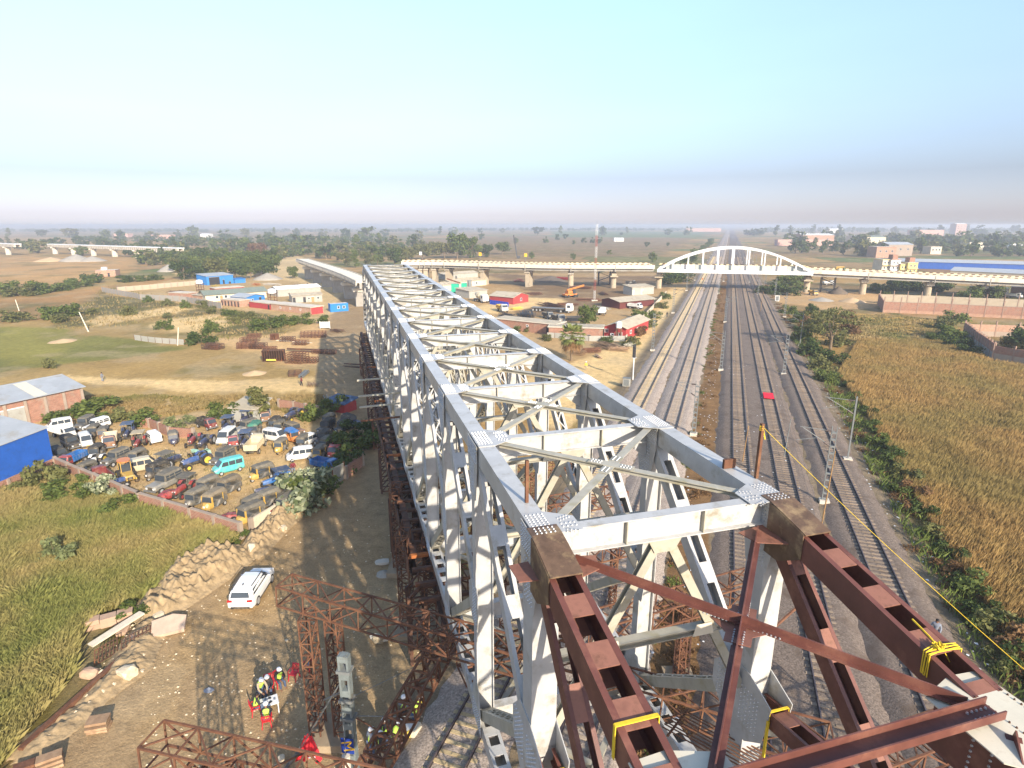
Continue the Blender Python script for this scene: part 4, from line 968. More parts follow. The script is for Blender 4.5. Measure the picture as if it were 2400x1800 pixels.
rope('yellow rope tied at the top of the rusty stub post', [(7.28 + .06 * math.cos(k * 1.3), 1.15 + .06 * math.sin(k * 1.3), 1.55 + .012 * k) for k in range(16)] + [(7.36, 1.05, 1.3)], .02)

# ------------------------------------------------------------------ buildings and walls
brick = brickmat('red_brick', (0.33, 0.135, 0.085), (0.25, 0.10, 0.065), (0.34, 0.26, 0.19), 1.6)
brick2 = brickmat('pale_brick', (0.40, 0.20, 0.12), (0.33, 0.155, 0.095), (0.40, 0.32, 0.24), 1.6, wash=(0.42, 0.32, 0.22))
redw = mat('red_painted_wall', (0.36, 0.045, 0.045), 0.7, 0.12, 1, dirt=(0.30, 0.12, 0.09), dirt_amt=0.25)
beiger = mat('beige_sheet_roof', (0.50, 0.43, 0.31), 0.7, 0.12, .8, dirt=(0.36, 0.28, 0.19), dirt_amt=0.3, dscale=.5, wave=('X', 6.0))
greyr = mat('grey_sheet_roof', (0.40, 0.42, 0.43), 0.45, 0.10, .6, dirt=(0.34, 0.31, 0.26), dirt_amt=0.25, dscale=.4, wave=('X', 5.0))
greenr = mat('green_sheet_roof', (0.20, 0.235, 0.19), 0.6, 0.1, .6, dirt=(0.28, 0.26, 0.2), dirt_amt=0.25, wave=('X', 5.0))
bluew = mat('blue_sheet_wall', (0.022, 0.11, 0.44), 0.45, 0.12, .7, dirt=(0.03, 0.09, 0.3), dirt_amt=0.3, wave=('X', 3.5))
blues = mat('light_blue_sheet', (0.03, 0.20, 0.52), 0.5, 0.1, .7, wave=('X', 4.0))
tealb = mat('teal_sheet', (0.03, 0.22, 0.36), 0.5, 0.1, .7, wave=('X', 4.0))
cream = mat('cream_wall', (0.60, 0.52, 0.38), 0.8, 0.1, .7, dirt=(0.42, 0.34, 0.24), dirt_amt=0.25)
greyw = mat('grey_sheet_wall', (0.40, 0.39, 0.34), 0.6, 0.1, .7, dirt=(0.3, 0.26, 0.2), dirt_amt=0.3, wave=('X', 5.0))
whitew = mat('white_wall', (0.72, 0.70, 0.65), 0.8, 0.06, .7)
pinkw = mat('pink_wall', (0.50, 0.31, 0.25), 0.85, 0.1, .7)
yellw = mat('yellow_wall', (0.62, 0.50, 0.17), 0.8, 0.1, .7)
dkopen = mat('dark_opening', (0.03, 0.03, 0.032), 0.6, 0.1, 1); glassm = mat('window_glass', (0.05, 0.06, 0.07), 0.12, 0.1, 1, spec=0.6)
maroon = mat('maroon_shutter', (0.13, 0.03, 0.025), 0.6, 0.1, 1, wave=('Z', 6.0)); woodd = mat('wooden_door', (0.36, 0.21, 0.09), 0.7, 0.15, 2)
plast = mat('plaster_band', (0.33, 0.26, 0.20), 0.9, 0.15, 1); trimw = mat('white_trim', (0.7, 0.7, 0.68), 0.6, .05, 1)
def bldg(name, label, A, B, depth, h, wall, roof, kind='gable', rise=1.0, over=.35, cat='building', group=None, doors=(), wins=(), swins=(), swall=None, base=None, ridge='x', rt=.1):
    """a house on the ground line A>B (front), running back by depth; doors (t, w, h, material), windows (t, z, w, h) along the front"""
    a, b = (GP(*A) if isinstance(A, tuple) else A), (GP(*B) if isinstance(B, tuple) else B); a.z = b.z = 0
    d = b - a; W = d.length; o = thing(name, label, cat, a, math.atan2(d.y, d.x), group)
    t = .2; z0 = -.4
    def wall_(c, dims, m): b_ = MB(); b_.box(c, dims); return b_.build('wall', m, o)
    hb = base[0] if base else z0
    wall_((W / 2, t / 2, (hb + h) / 2), (W, t, h - hb), wall); wall_((W / 2, depth - t / 2, (z0 + h) / 2), (W, t, h - z0), wall)
    for x in (t / 2, W - t / 2): wall_((x, depth / 2, (hb + h) / 2), (t - .004, depth - 2 * t, h - hb), swall or wall)
    if base:
        b_ = MB(); b_.box((W / 2, depth / 2, (z0 + base[0]) / 2), (W + .12, depth + .12, base[0] - z0)); b_.build('base_wall', base[1], o)
    if kind == 'flat':
        b_ = MB(); b_.box((W / 2, depth / 2, h + .1), (W + 2 * over, depth + 2 * over, .2)); b_.build('roof', roof, o)
        b_ = MB(); 
        b_.box((W / 2, depth / 2, h + .205), (W + 2 * over - .4, depth + 2 * over - .4, .02)); b_.build('roof_screed', concl if roof is not concl else beiger, o)
    elif kind == 'mono':
        b_ = MB(); b_.side([(-over, h + .02), (depth + over, h + rise + .02), (depth + over, h + rise + rt + .02), (-over, h + rt + .02)], -over, W + over); b_.build('roof', roof, o)
        b_ = MB(); b_.side([(t, h - .01), (depth - t, h - .01), (depth - t, h + rise - .05)], .02, t - .01); b_.side([(t, h - .01), (depth - t, h - .01), (depth - t, h + rise - .05)], W - t + .01, W - .02); b_.build('gable_wall', wall, o)
    else:
        if ridge == 'x':
            for s in (0, 1):
                y0, y1 = (-over, depth / 2) if s == 0 else (depth + over, depth / 2); k = rise / (depth / 2)
                b_ = MB(); b_.side([(y0, h - over * k + .02), (y1, h + rise + .02), (y1, h + rise + rt), (y0, h - over * k + rt)], -over, W + over); b_.build('roof_slope', roof, o)
            for x in (0, W - t): b_ = MB(); b_.side([(.01, h - .01), (depth - .01, h - .01), (depth / 2, h + rise - .03)], x + .012, x + t - .012); b_.build('gable_wall', swall or wall, o)
            b_ = MB(); b_.box((W / 2, depth / 2, h + rise + rt), (W + 2 * over, .3, .06)); b_.build('ridge_cap', roof, o)
        else:
            M = Matrix(((0, 1, 0, 0), (1, 0, 0, 0), (0, 0, 1, 0), (0, 0, 0, 1)))
            for s in (0, 1):
                x0, x1 = (-over, W / 2) if s == 0 else (W + over, W / 2); k = rise / (W / 2); b_ = MB()
                b_.side([(x0, h - over * k + .02), (x1, h + rise + .02), (x1, h + rise + rt), (x0, h - over * k + rt)], -over, depth + over); b_.v = [(q[1], q[0], q[2]) for q in b_.v]; b_.build('roof_slope', roof, o)
            for y in (0, depth - t):
                b_ = MB(); b_.side([(.01, h - .01), (W - .01, h - .01), (W / 2, h + rise - .03)], y + .012, y + t - .012); b_.v = [(q[1], q[0], q[2]) for q in b_.v]; b_.build('gable_wall', wall, o)
    for (tt, w, hh, m) in doors:
        b_ = MB(); b_.box((W * tt, -.02, hh / 2), (w, .08, hh)); dd = b_.build('door', m, o)
        b_ = MB(); b_.box((W * tt, -.04, hh + .06), (w + .2, .1, .12)); b_.build('lintel', trimw if m is not dkopen else plast, dd)
    for (tt, z, w, hh) in wins:
        b_ = MB(); 
        for s in (-1, 1): b_.box((W * tt + s * (w / 2), -.03, z), (.08, .1, hh + .16)); b_.box((W * tt, -.03, z + s * hh / 2), (w, .1, .08))
        f = b_.build('window', trimw, o); b_ = MB(); b_.box((W * tt, -.012, z), (w - .06, .05, hh - .06)); b_.build('pane', glassm, f)
    for (tt, z, w, hh) in swins:
        b_ = MB()
        for s in (-1, 1): b_.box((W + .03, depth * tt + s * (w / 2), z), (.1, .08, hh + .16)); b_.box((W + .03, depth * tt, z + s * hh / 2), (.1, w, .08))
        f = b_.build('window', trimw, o); b_ = MB(); b_.box((W + .012, depth * tt, z), (.05, w - .06, hh - .06)); b_.build('pane', glassm, f)
    return o, W
# left foreground
o, W = bldg('brick_warehouse', 'brick warehouse with grey metal roof at the left photo edge', (-260, 1075), (199, 962), 11, 3.7, brick, greyr, rise=1.1, over=.5, doors=[(.60, 3.0, 2.6, greyw)])
for k in range(9):
    b_ = MB(); b_.box((W * (k + .5) / 9 + W / 18, -.08, 1.7), (.35, .2, 3.4)); b_.build('pilaster', plast, o)
for tt in (.45, .72):
    b_ = MB(); k = 1.1 / 5.5; b_.side([(-.3, 3.7 - .3 * k + .105), (5.2, 3.7 + 5.2 * k + .105), (5.2, 3.7 + 5.2 * k + .125), (-.3, 3.7 - .3 * k + .125)], W * tt, W * tt + 1.6); b_.build('skylight_sheet', creamp, o)
o, W = bldg('blue_clad_shed', 'blue metal clad shed on a brick base at the left photo edge', (-200, 1252), (130, 1100), 12, 5.0, bluew, greyr, rise=1.2, over=.15, base=(1.35, brick))
for k in range(8): b_ = MB(); b_.box((W * (k + .97) / 8, -.1, .45), (.3, .2, 1.7)); b_.build('pilaster', plast, o)
bldg('small_shed', 'small grey shed with pale tin roof behind the parked vehicles', (545, 988), (602, 992), 3.5, 2.0, greyw, beiger, 'mono', .6, doors=[(.75, .9, 1.7, dkopen)])
bldg('scrap_shelter', 'low shelter with patchy blue roof beside the shaded road', (765, 962), (808, 970), 2.6, 1.4, redw, mat('patched_blue_roof', (.07, .11, .19), .7, .4, 1.5), 'mono', .4)
# site compound beyond the fields
o, W = bldg('blue_open_shed', 'tall blue open fronted shed behind the compound', (486, 669), (548, 664), 9, 4.1, blues, greyr, 'mono', .7, doors=[(.28, 5.0, 3.5, dkopen), (.62, .9, 2.0, dkopen), (.85, 1.0, 1.0, dkopen)], swall=blues)
bldg('blue_hut', 'small blue hut right of the tall blue shed', (551, 664), (576, 662), 4, 1.9, blues, blues, 'mono', .2)
bldg('long_barrack', 'long cream barrack with green sheet roof', (483, 708), (625, 697), 7, 2.6, cream, greenr, rise=1.2, over=.6, wins=[(.18, 1.5, 1, 1), (.32, 1.5, 1, 1), (.46, 1.5, 1, 1)], doors=[(.25, .9, 2, woodd)])
o, W = bldg('brick_washroom', 'orange brick washroom block with open stalls and flat roof', (518, 716), (563, 720), 4.5, 2.1, brick2, beiger, 'flat', over=.1, doors=[((k + .5) / 6, .55, 1.8, dkopen) for k in range(6)])
bldg('blue_office', 'bright blue site office with pale roof', (577, 715), (622, 709), 8, 2.6, blues, greyr, rise=.8, ridge='y', wins=[(.35, 1.4, .8, .9)], doors=[(.75, .9, 2.1, dkopen)])
bldg('grey_office', 'grey sheet clad office with dark doors and ventilated roof', (686, 711), (756, 707), 7, 2.6, greyw, beiger, rise=.7, doors=[(.06, .9, 2.0, dkopen), (.4, .9, 2.0, dkopen), (.68, .9, 2.0, woodd)], wins=[(.55, 1.5, .7, .7), (.86, 1.5, .8, .8)])
bldg('white_office', 'long white roofed office behind the grey one', (652, 696), (752, 688), 7, 2.8, greyw, trimw, rise=.9)
o, W = bldg('red_store', 'long low brick store with red painted end and flat cement roof', (636, 727), (729, 737.5), 5, 2.1, brick2, beiger, 'flat', over=.25, swall=redw, wins=[(.25, 1.2, .5, .5), (.5, 1.2, .5, .5), (.75, 1.2, .5, .5)])
bldg('red_store', 'short low red store with flat roof left of the brick store', (585, 720), (634, 726.5), 5, 1.9, redw, beiger, 'flat', over=.15, doors=[(.93, .8, 1.6, dkopen)])
bldg('red_roofed_hut', 'low red walled hut behind the green roofed barrack', (505, 686), (572, 681), 6, 1.6, redw, beiger, 'flat', over=.3)
o, W = bldg('blue_container', 'blue cabin container beside the truss shadow', (775, 731), (817, 728), 2.6, 2.3, blues, blues, 'flat', over=.02, wins=[(.45, 1.3, .7, .8), (.75, 1.3, .9, .7)])
bldg('brick_hut', 'low brick hut in the yard left of the green barrack', (396, 698), (440, 700), 5, 1.9, brick, beiger, 'flat', over=.1)
bldg('brick_hut', 'small cream hut at the left end of the green barrack', (452, 703), (478, 706), 4, 1.9, brick2, beiger, 'mono', .4)
o, W = bldg('brick_farmhouse', 'isolated brick farmhouse with a white roof tank in the left fields', (225, 649), (272, 648), 8, 3.2, brick2, brick, 'flat', over=.05, doors=[(.65, 1, 2, dkopen)])
b_ = MB(); b_.box((W * .35, 4, 3.4 + .7), (2.4, 2.2, 1.6)); b_.build('roof_tank', trimw, o)
def tank_stand(lab, px, hgt, r, n=4, m=None):
    g = GP(*px); o = thing('water_tank', lab, 'water tank', g)
    for x in (-1, 1):
        for y in (-1, 1): b_ = MB(); b_.box((x * r * .8, y * r * .8, hgt / 2), (.16, .16, hgt)); b_.build('leg', m or rust, o)
    b_ = MB()
    for z in (.3, .6, .97): 
        for s in (-1, 1): b_.box((0, s * r * .8, hgt * z), (r * 1.7, .1, .1)); b_.box((s * r * .8, 0, hgt * z), (.1, r * 1.7, .1))
    b_.build('stand_bracing', m or rust, o)
    b_ = MB(); b_.box((0, 0, hgt + .05), (r * 2.2, r * 2.2, .1)); b_.build('platform', rust, o)
    b_ = MB(); b_.tube((0, 0, hgt + .1), (0, 0, hgt + 1.4), r, r, 14); b_.tube((0, 0, hgt + 1.4), (0, 0, hgt + 1.7), r, r * .3, 14); b_.build('tank', trimw, o); return o
tank_stand('white tank on brown stand beside the brick yard wall', (470, 684), 3.4, 1.3)
tank_stand('white tanks on brown stand between the blue and grey offices', (640, 712), 3.6, 1.4)
tank_stand('white tank on stand in front of the red gabled house', (1449, 798), 3.0, .7)
# walls built of bays between posts
def bay_wall(name, label, pts, h, m, pm, bay=3.0, t=.23, ph=.15, pw=.35, coping=None, cat='wall', group=None, lower=None):
    o = thing(name, label, cat, (0, 0, 0), 0, group)
    for a, b in zip(pts, pts[1:]):
        a, b = Vector((a.x, a.y, 0)), Vector((b.x, b.y, 0)); l = (b - a).length; n = max(1, round(l / bay)); d = (b - a) / l; rz = math.atan2(d.y, d.x)
        for k in range(n):
            c = a + d * l * (k + .5) / n; zg = gz(c.x, c.y)
            lo = lower[0] if lower else 0
            b_ = MB(); b_.box((0, 0, (lo + h - .4 * (lo == 0)) / 2), (l / n - .01, t, h - lo + .4 * (lo == 0))); b_.build('wall_panel', m, o, c + Vector((0, 0, zg)), rz)
            if lower: b_ = MB(); b_.box((0, 0, lo / 2 - .2), (l / n - .012, t, lo + .38)); b_.build('lower_panel', lower[1], o, c + Vector((0, 0, zg)), rz)
            if coping: b_ = MB(); b_.box((0, 0, h + .05), (l / n, t + .1, .1)); b_.build('coping', coping, o, c + Vector((0, 0, zg)), rz)
        for k in range(n + 1):
            c = a + d * l * k / n; b_ = MB(); b_.box((0, 0, (h + ph - .4) / 2), (pw, t + .12, h + ph + .4)); b_.build('pillar', pm, o, c + Vector((0, 0, gz(c.x, c.y))), rz)
    return o
bay_wall('yard_wall', 'long brick yard wall with pale pillars in front of the parked vehicles', [GP(133, 1100), GP(330, 1190), GP(450, 1226), GP(566, 1262)], 1.5, brick, plast, 3.1, coping=plast)
bay_wall('yard_wall', 'low plastered yard wall behind the earth bank near the white car', [GP(590, 1242), GP(650, 1205), GP(712, 1178)], 1.1, cream, plast, 3.5)
bay_wall('yard_wall', 'brick yard wall behind the white jeep at the back of the yard', [GP(330, 1000), GP(352, 1002), GP(398, 1022), GP(455, 1026)], 1.3, brick, plast, 3.2)
bay_wall('yard_wall', 'brick yard wall behind the far blue tractor', [GP(655, 958), GP(690, 962), GP(745, 975)], 1.4, brick, plast, 3.0)
bay_wall('yard_wall', 'short brick wall in the bridge shadow beside the grey gate', [GP(812, 1122), GP(850, 1092)], 1.4, brick, plast, 3.0)
bay_wall('yard_gate', 'grey sheet gate standing open at the yard entrance', [GP(781, 1136), GP(808, 1122)], 1.9, greyw, rust, 1.4, t=.06, pw=.1, cat='gate')
bay_wall('compound_wall', 'pale panel wall along the far side of the site compound', [GP(276, 684), GP(370, 676), GP(460, 668)], 2.0, conc, plast, 3.2, .15)
bay_wall('compound_wall', 'grey panel wall along the near side of the site compound', [GP(240, 684), GP(300, 695), GP(330, 702), GP(438, 708), GP(520, 724)], 2.0, concd, plast, 3.2, .15)
bay_wall('sheet_fence', 'short grey sheet fence standing alone in the field', [GP(316, 797), GP(365, 803), GP(433, 809)], 1.3, greyw, rust, 2.4, .05, 0, .06, cat='fence')
wpost = mat('white_fence_panel', (0.60, 0.55, 0.46), 0.8, 0.12, 1)
bay_wall('precast_fence', 'white precast fence along the sandy access path', [GP(1466, 800), GP(1493, 765), GP(1522, 733), GP(1546, 706), GP(1561, 690)], 1.3, wpost, plast, 2.4, .1, cat='fence')
bay_wall('sheet_fence', 'grey sheet fence in front of the brick stores and palm', [GP(1282, 792), GP(1300, 793), GP(1380, 800), GP(1465, 800)], 1.3, greyw, rust, 2.5, .05, 0, .06, cat='fence')
rpost = mat('wall_post_concrete', (0.30, 0.2, 0.15), 0.85, 0.15, 1)
ft = [GP(2069, 732), GP(2188, 737), GP(2347, 745), GP(2440, 750)]
bay_wall('compound_wall', 'tall brick compound wall with thin posts beside the straight flyover', ft, 3.4, brick, rpost, 4.2, .2, 1.6, .25, coping=plast, lower=(.9, brick2))
bay_wall('compound_wall', 'shaded brick end wall of the compound by the flyover', [GP(2069, 732), GP(2057, 713)], 3.5, brick, rpost, 4.2, .2, .3, .25)
bay_wall('compound_wall', 'pale concrete rear wall of the compound under the flyover', [GP(2060, 711), GP(2190, 716), GP(2350, 724), GP(2450, 729)], 3.3, conc, rpost, 4.4, .2, 1.3, .22)
bay_wall('compound_wall', 'dark shaded brick wall of the walled plot in the reeds', [GP(2325, 842), GP(2257, 787)], 3.3, brick, rpost, 2.6, .2, .45, .25, lower=(1.5, concd))
bay_wall('compound_wall', 'sunlit brick front of the walled plot at the right edge', [GP(2326, 842), GP(2372, 850), GP(2440, 862)], 2.9, brick, rpost, 3.6, .2, .6, .3, lower=(1.4, plast))
bay_wall('compound_wall', 'rear brick wall of the walled plot at the right edge', [GP(2258, 787), GP(2330, 789), GP(2440, 794)], 3.0, brick2, rpost, 4.2, .2, .9, .25, lower=(1.3, plast))
# between truss and railway
bldg('red_shed', 'red shed with beige gabled roof behind the blue barrels', (1148, 709), (1203, 714), 9.5, 2.5, redw, beiger, rise=1.2, over=.4, swall=redw, swins=[(.5, 1.4, 1.0, 1.0)])
bldg('beige_shed', 'grey walled shed with pale roof behind the mixer truck', (1100, 700), (1142, 696), 9, 2.8, greyw, beiger, 'mono', .5, over=.4)
bldg('workers_barrack', 'long pale roofed workers barrack below the flyover', (1060, 676), (1140, 668), 8, 2.6, cream, beiger, rise=.8, wins=[(.3, 1.4, 1, 1), (.5, 1.4, 1, 1), (.7, 1.4, 1, 1)])
bldg('workers_barrack', 'pale roofed barrack half hidden by the truss chord', (1015, 684), (1075, 679), 8, 2.4, cream, beiger, rise=.7)
bldg('workers_barrack', 'farthest pale roofed barrack under the curved flyover', (1040, 655), (1120, 649), 8, 2.4, greyw, beiger, rise=.7)
bldg('brick_store', 'long brick store with flat cement roof beside the truss', (1160, 770), (1302, 786), 5, 2.7, brick, concl, 'flat', over=.3, doors=[(.88, .9, 2.0, dkopen)], wins=[(.55, 1.7, .6, .5)])
o, W = bldg('brick_store', 'brick store with red painted end behind the palm tree', (1286, 791), (1412, 795), 5, 2.6, brick, concl, 'flat', over=.3, swall=redw, doors=[(.75, .8, 1.0, dkopen)])
bldg('red_house', 'red house with beige gabled roof and air conditioner beside the path', (1416, 792), (1466, 797), 17, 2.9, redw, beiger, rise=1.0, over=.5, ridge='y', wins=[(.1, 1.9, .9, .8), (.75, 1.3, .9, .8)], swins=[(.2, 1.5, 1, .8), (.5, 1.5, 1, .8)])
b_ = MB(); g = GP(1430, 793.5); b_.box((0, 0, 0), (.9, .4, .6)); ac = b_.build('air_conditioner', trimw, None, g + Vector((.4, -.3, 1.1)), .1, label='white air conditioner unit on the front wall of the red house', cat='air conditioner')
b_ = MB(); b_.tube((.0, -.2, 0), (.0, -.24, 0), .24, .24, 14); b_.build('fan_grille', dkopen, ac)
bldg('long_shed', 'low shed with wide beige roof beside the precast fence', (1452, 724), (1532, 716), 9, 2.4, maroon, beiger, rise=.8, over=.8)
bldg('grey_shed', 'tall grey sheet shed next to the arch pier', (1481, 692), (1532, 689), 6, 3.0, greyw, beiger, 'mono', .6, doors=[(.06, .9, 1.8, concl), (.45, 1.2, 2.0, concl)])
# right, beyond the flyover
bldg('shopfront', 'white shopfront with maroon shutters behind the compound wall', (2276, 692), (2362, 696), 7, 3.0, whitew, concl, 'flat', over=.2, doors=[(.2, 2.6, 2.3, maroon), (.48, 2.4, 2.3, maroon), (.78, 2.6, 2.3, maroon)])
bldg('brick_house', 'unpainted brick house right of the white shopfront', (2366, 694), (2440, 699), 7, 3.6, brick, concl, 'flat', over=.1, doors=[(.35, 1.0, 2, dkopen)])
bldg('beige_warehouse', 'cream walled warehouse with grey roof behind the straight flyover', (2225, 652), (2520, 668), 14, 4.0, cream, greyr, rise=1.5)
bldg('blue_warehouse', 'very long blue warehouse with grey roof behind the houses', (2100, 628), (2640, 645), 20, 4.3, bluew, greyr, rise=1.4)
for (x0, x1, yb, h, m, rm, lab, ww) in ((2064, 2083, 646, 8.6, cream, yellw, 'tall cream house with yellow parapet beyond the flyover', 2), (2084, 2106, 646.5, 8.6, whitew, brick, 'white house with unpainted brick top floor beyond the flyover', 2),
                                   (2107, 2123, 647, 6.4, yellw, cream, 'narrow yellow house beyond the flyover', 2), (2124, 2147, 647.5, 7.2, yellw, cream, 'yellow house with a wide blue arched front beyond the flyover', 2)):
    o, W = bldg('town_house', lab, (x0, yb), (x1, yb), 9, h, m, rm, 'flat', over=.25, wins=[(.3, h - 1.6, .9, 1.0), (.7, h - 1.6, .9, 1.0), (.3, h - 4.3, .9, 1.1), (.7, h - 4.3, .9, 1.1)], doors=[(.5, 1.4, 2.3, blues if 'blue' in lab else maroon)])
    b_ = MB(); b_.box((W / 2, -.6, h - 3.0), (W * .95, 1.2, .15)); b_.build('balcony', rm, o)
    if 'brick top' in lab or 'arched' in lab: b_ = MB(); b_.box((W * .6, 4, h + 1.4), (W * .55, 4, 2.6)); b_.build('stair_tower', brick, o)
for (x0, x1, yb, dep, h, m, rm, lab) in ((2052, 2098, 604, 14, 9, brick2, brick2, 'big unfinished brick block right of the reed fields'), (2080, 2137, 600, 20, 10, plast, greyr, 'grey roofed hall behind the unfinished brick block'),
                                    (2002, 2074, 575, 25, 11, cream, greenr, 'hazy hall with pale green roof far right'), (1822, 1953, 576, 10, 8, pinkw, pinkw, 'long hazy brick works wall beyond the arch'),
                                    (1880, 1953, 573, 30, 13, brick2, trimw, 'hazy brick shed with white roof beyond the arch'), (2144, 2210, 556, 30, 16, pinkw, pinkw, 'long hazy pink block on the right horizon'),
                                    (2238, 2262, 551, 25, 30, pinkw, trimw, 'tallest hazy pink block on the right horizon'), (2270, 2306, 586, 15, 8, cream, concl, 'pale house among the trees on the right'),
                                    (2180, 2205, 596, 12, 7, cream, concl, 'small pale house behind the blue warehouse'), (2370, 2395, 586, 12, 7, whitew, concl, 'white house among the trees at the right edge'),
                                    (1608, 1690, 543, 30, 14, pinkw, beiger, 'long hazy works building left of the far tracks'), (1938, 1975, 546, 40, 14, whitew, trimw, 'hazy white roofed hall right of the far tracks'),
                                    (355, 400, 560, 20, 8, pinkw, pinkw, 'hazy pink farm buildings on the left horizon'), (268, 300, 556, 20, 8, pinkw, cream, 'hazy pale house on the left horizon'), (505, 522, 570, 10, 5, pinkw, pinkw, 'small pink house among the left trees'),
                                    (470, 490, 557, 20, 7, whitew, trimw, 'small white house among the hazy left trees'), (1440, 1462, 566, 10, 4, whitew, trimw, 'tiny white hut in the green field')):
    bldg('distant_building', lab, (x0, yb), (x1, yb), dep, h, m, rm, 'flat' if rm in (brick2, pinkw, concl, cream) else 'gable', rise=2.0, over=.3, group='buildings in the far haze', wins=[(t_, h * .6, 1.6, 1.6) for t_ in (.2, .5, .8)] if h < 20 else [(t_, z_, 3, 2) for t_ in (.2, .5, .8) for z_ in (6, 12, 18, 24)])
# scaffold stairs beside the arch bridge
steel_dk = mat('dark_scaffold', (0.05, 0.052, 0.055), 0.6, 0.2, 2)
for lab, a, b in (('dark scaffold stair tower left of the arch bridge', (1403, 668), (1430, 668)), ('dark scaffold stair tower right of the arch bridge', (1920, 686), (1952, 688))):
    A, B = GP(*a), GP(*b); d = B - A; W = d.length; o = thing('stair_tower', lab, 'scaffold stair', A, math.atan2(d.y, d.x), 'scaffold stair towers')
    for x in (0, W):
        for y in (0, 2.2): b_ = MB(); b_.box((x, y, 3.8), (.3, .3, 7.6)); b_.build('upright', steel_dk, o)
    for k in range(4):
        z = k * 1.9; s = k % 2; b_ = MB(); b_.bar((0 if s else W, 1.1, z), (W if s else 0, 1.1, z + 1.9), 1.4, .18); b_.build('stair_flight', steel_dk, o)
        b_ = MB(); b_.bar((0 if s else W, .3, z + 1), (W if s else 0, .3, z + 2.9), .08, .08); b_.build('handrail', steel_dk, o)
# ------------------------------------------------------------------ overhead line masts, signal, radio mast, poles
galv = mat('galvanised_steel', (0.17, 0.18, 0.175), 0.55, 0.15, 2, dirt=(0.25, 0.22, 0.17), dirt_amt=0.2)
galvd = mat('weathered_mast_steel', (0.17, 0.195, 0.19), 0.6, 0.2, 2, dirt=(0.12, 0.11, 0.09), dirt_amt=0.25)
brownp = mat('brown_pole', (0.30, 0.175, 0.07), 0.7, 0.2, 2)
def ohe_mast(name, lab, base, hgt, arm, kind='lattice', group='overhead line masts', m=None, arms=True):
    m = m or galv; o = thing(name, lab, 'overhead line mast', base, -TA, group)
    if kind == 'lattice':
        for s in (-1, 1): b_ = MB(); b_.box((s * .22, 0, hgt / 2), (.09, .2, hgt), taper=.8); b_.build('channel', m, o)
        j = MB()
        for k in range(int(hgt / .7)): j.box((0, 0, .35 + k * .7), (.40, .22, .16))
        j.build('battens', m, o, kind='stuff')
    else: b_ = MB(); b_.box((0, 0, hgt / 2), (.16, .16, hgt)); b_.build('pole', m, o)
    b_ = MB(); b_.box((0, 0, .1), (.9, .9, .5)); b_.build('footing', concl, o)
    if arm:
        s = arm / abs(arm); b_ = MB(); b_.tube((0, 0, hgt - .5), (arm, 0, hgt - .35), .035, .035, 6); b_.build('top_tube', galv, o)
        b_ = MB(); b_.tube((0, 0, hgt - 2.1), (arm * .92, 0, hgt - .42), .04, .04, 6); b_.build('bracket_tube', galv, o)
        b_ = MB(); b_.tube((arm * .5, 0, hgt - 1.35), (arm * 1.08, 0, hgt - 1.75), .03, .03, 6); b_.build('steady_arm', galv, o)
        for z in (hgt - .5, hgt - 2.05): b_ = MB(); b_.tube((s * .2, 0, z), (s * .75, 0, z + (.0 if z > hgt - 1 else .37)), .09, .09, 8); b_.build('insulator', railm, o)
    return o
NM = [((1930, 1186), 8.0, -3.0, 'lattice', 'nearest lattice mast beside the rightmost track'), ((1836, 882), 7.6, -3.0, 'lattice', 'second lattice mast beside the rightmost track, on a pale footing'), ((1776, 694), 7.0, -2.6, 'lattice', 'lattice mast between the dark tracks, nearest the arch'),
      ((1625, 1025), 7.4, -2.8, 'lattice', 'nearest lattice mast in the dry weed strip'), ((1689, 872), 7.6, -2.8, 'lattice', 'lattice mast in the dry weed strip level with the signal'), ((1684, 690), 6.6, 2.6, 'lattice', 'lattice mast in the weed strip close to the arch shadow'), ((1699, 758), 7.6, 2.6, 'lattice', 'lattice mast in the weed strip between palm and arch'),
      ((1985, 1086), 7.8, -3.2, 'pole', 'slim pole with bracket at the edge of the reeds'), ((1874, 813), 7.4, -3.0, 'pole', 'slim pole beside the spreading thorn tree'), ((1838, 745), 7.6, -2.4, 'lattice', 'lattice mast on the bushy verge before the arch'), ((1816, 695), 7.0, -2.4, 'lattice', 'lattice mast beside the small white cabinet'),
      ((1529, 826), 8.4, 2.8, 'lattice', 'lattice mast at the sandy path beside the debris heap'), ((1577, 736), 8.0, 2.8, 'lattice', 'lattice mast at the sandy path beside the walking person'), ((1609, 682), 7.4, 2.8, 'lattice', 'lattice mast at the far end of the sandy path')]
for (px, h, arm, kd, lab) in NM:
    g = GP(*px); o = ohe_mast('catenary_mast', lab, g, h, arm, kd)
for s, a in ((-1.0, -2.6), (10.9, 2.6), (18.0, -2.6), (-14.6, 2.6)):
    for k in range(11):
        c = TP(s, 318 + 58 * k + random.uniform(-5, 5), .1)
        ohe_mast('catenary_mast', 'hazy lattice mast in the row beyond the arch bridge', c, 7.8, a, 'lattice' if k < 3 else 'pole', 'overhead line masts beyond the arch')
for lab, px, h, m in (('thin brown pole leaning beside the nearest lattice mast', (1925, 1236), 7.2, brownp), ('thin brown pole between the dark tracks near the red sheet', (1739, 1093), 4.6, brownp), ('thin grey pole between the two right dark tracks', (1836, 1082), 5.0, galv), ('thin brown pole in front of the arch shadow', (1782, 733), 6.4, brownp)):
    MB().tube((0, 0, 0), (.25, 0, h), .07, .05, 6).build('pole', m, None, GP(*px), label=lab, cat='pole', group='thin trackside poles')
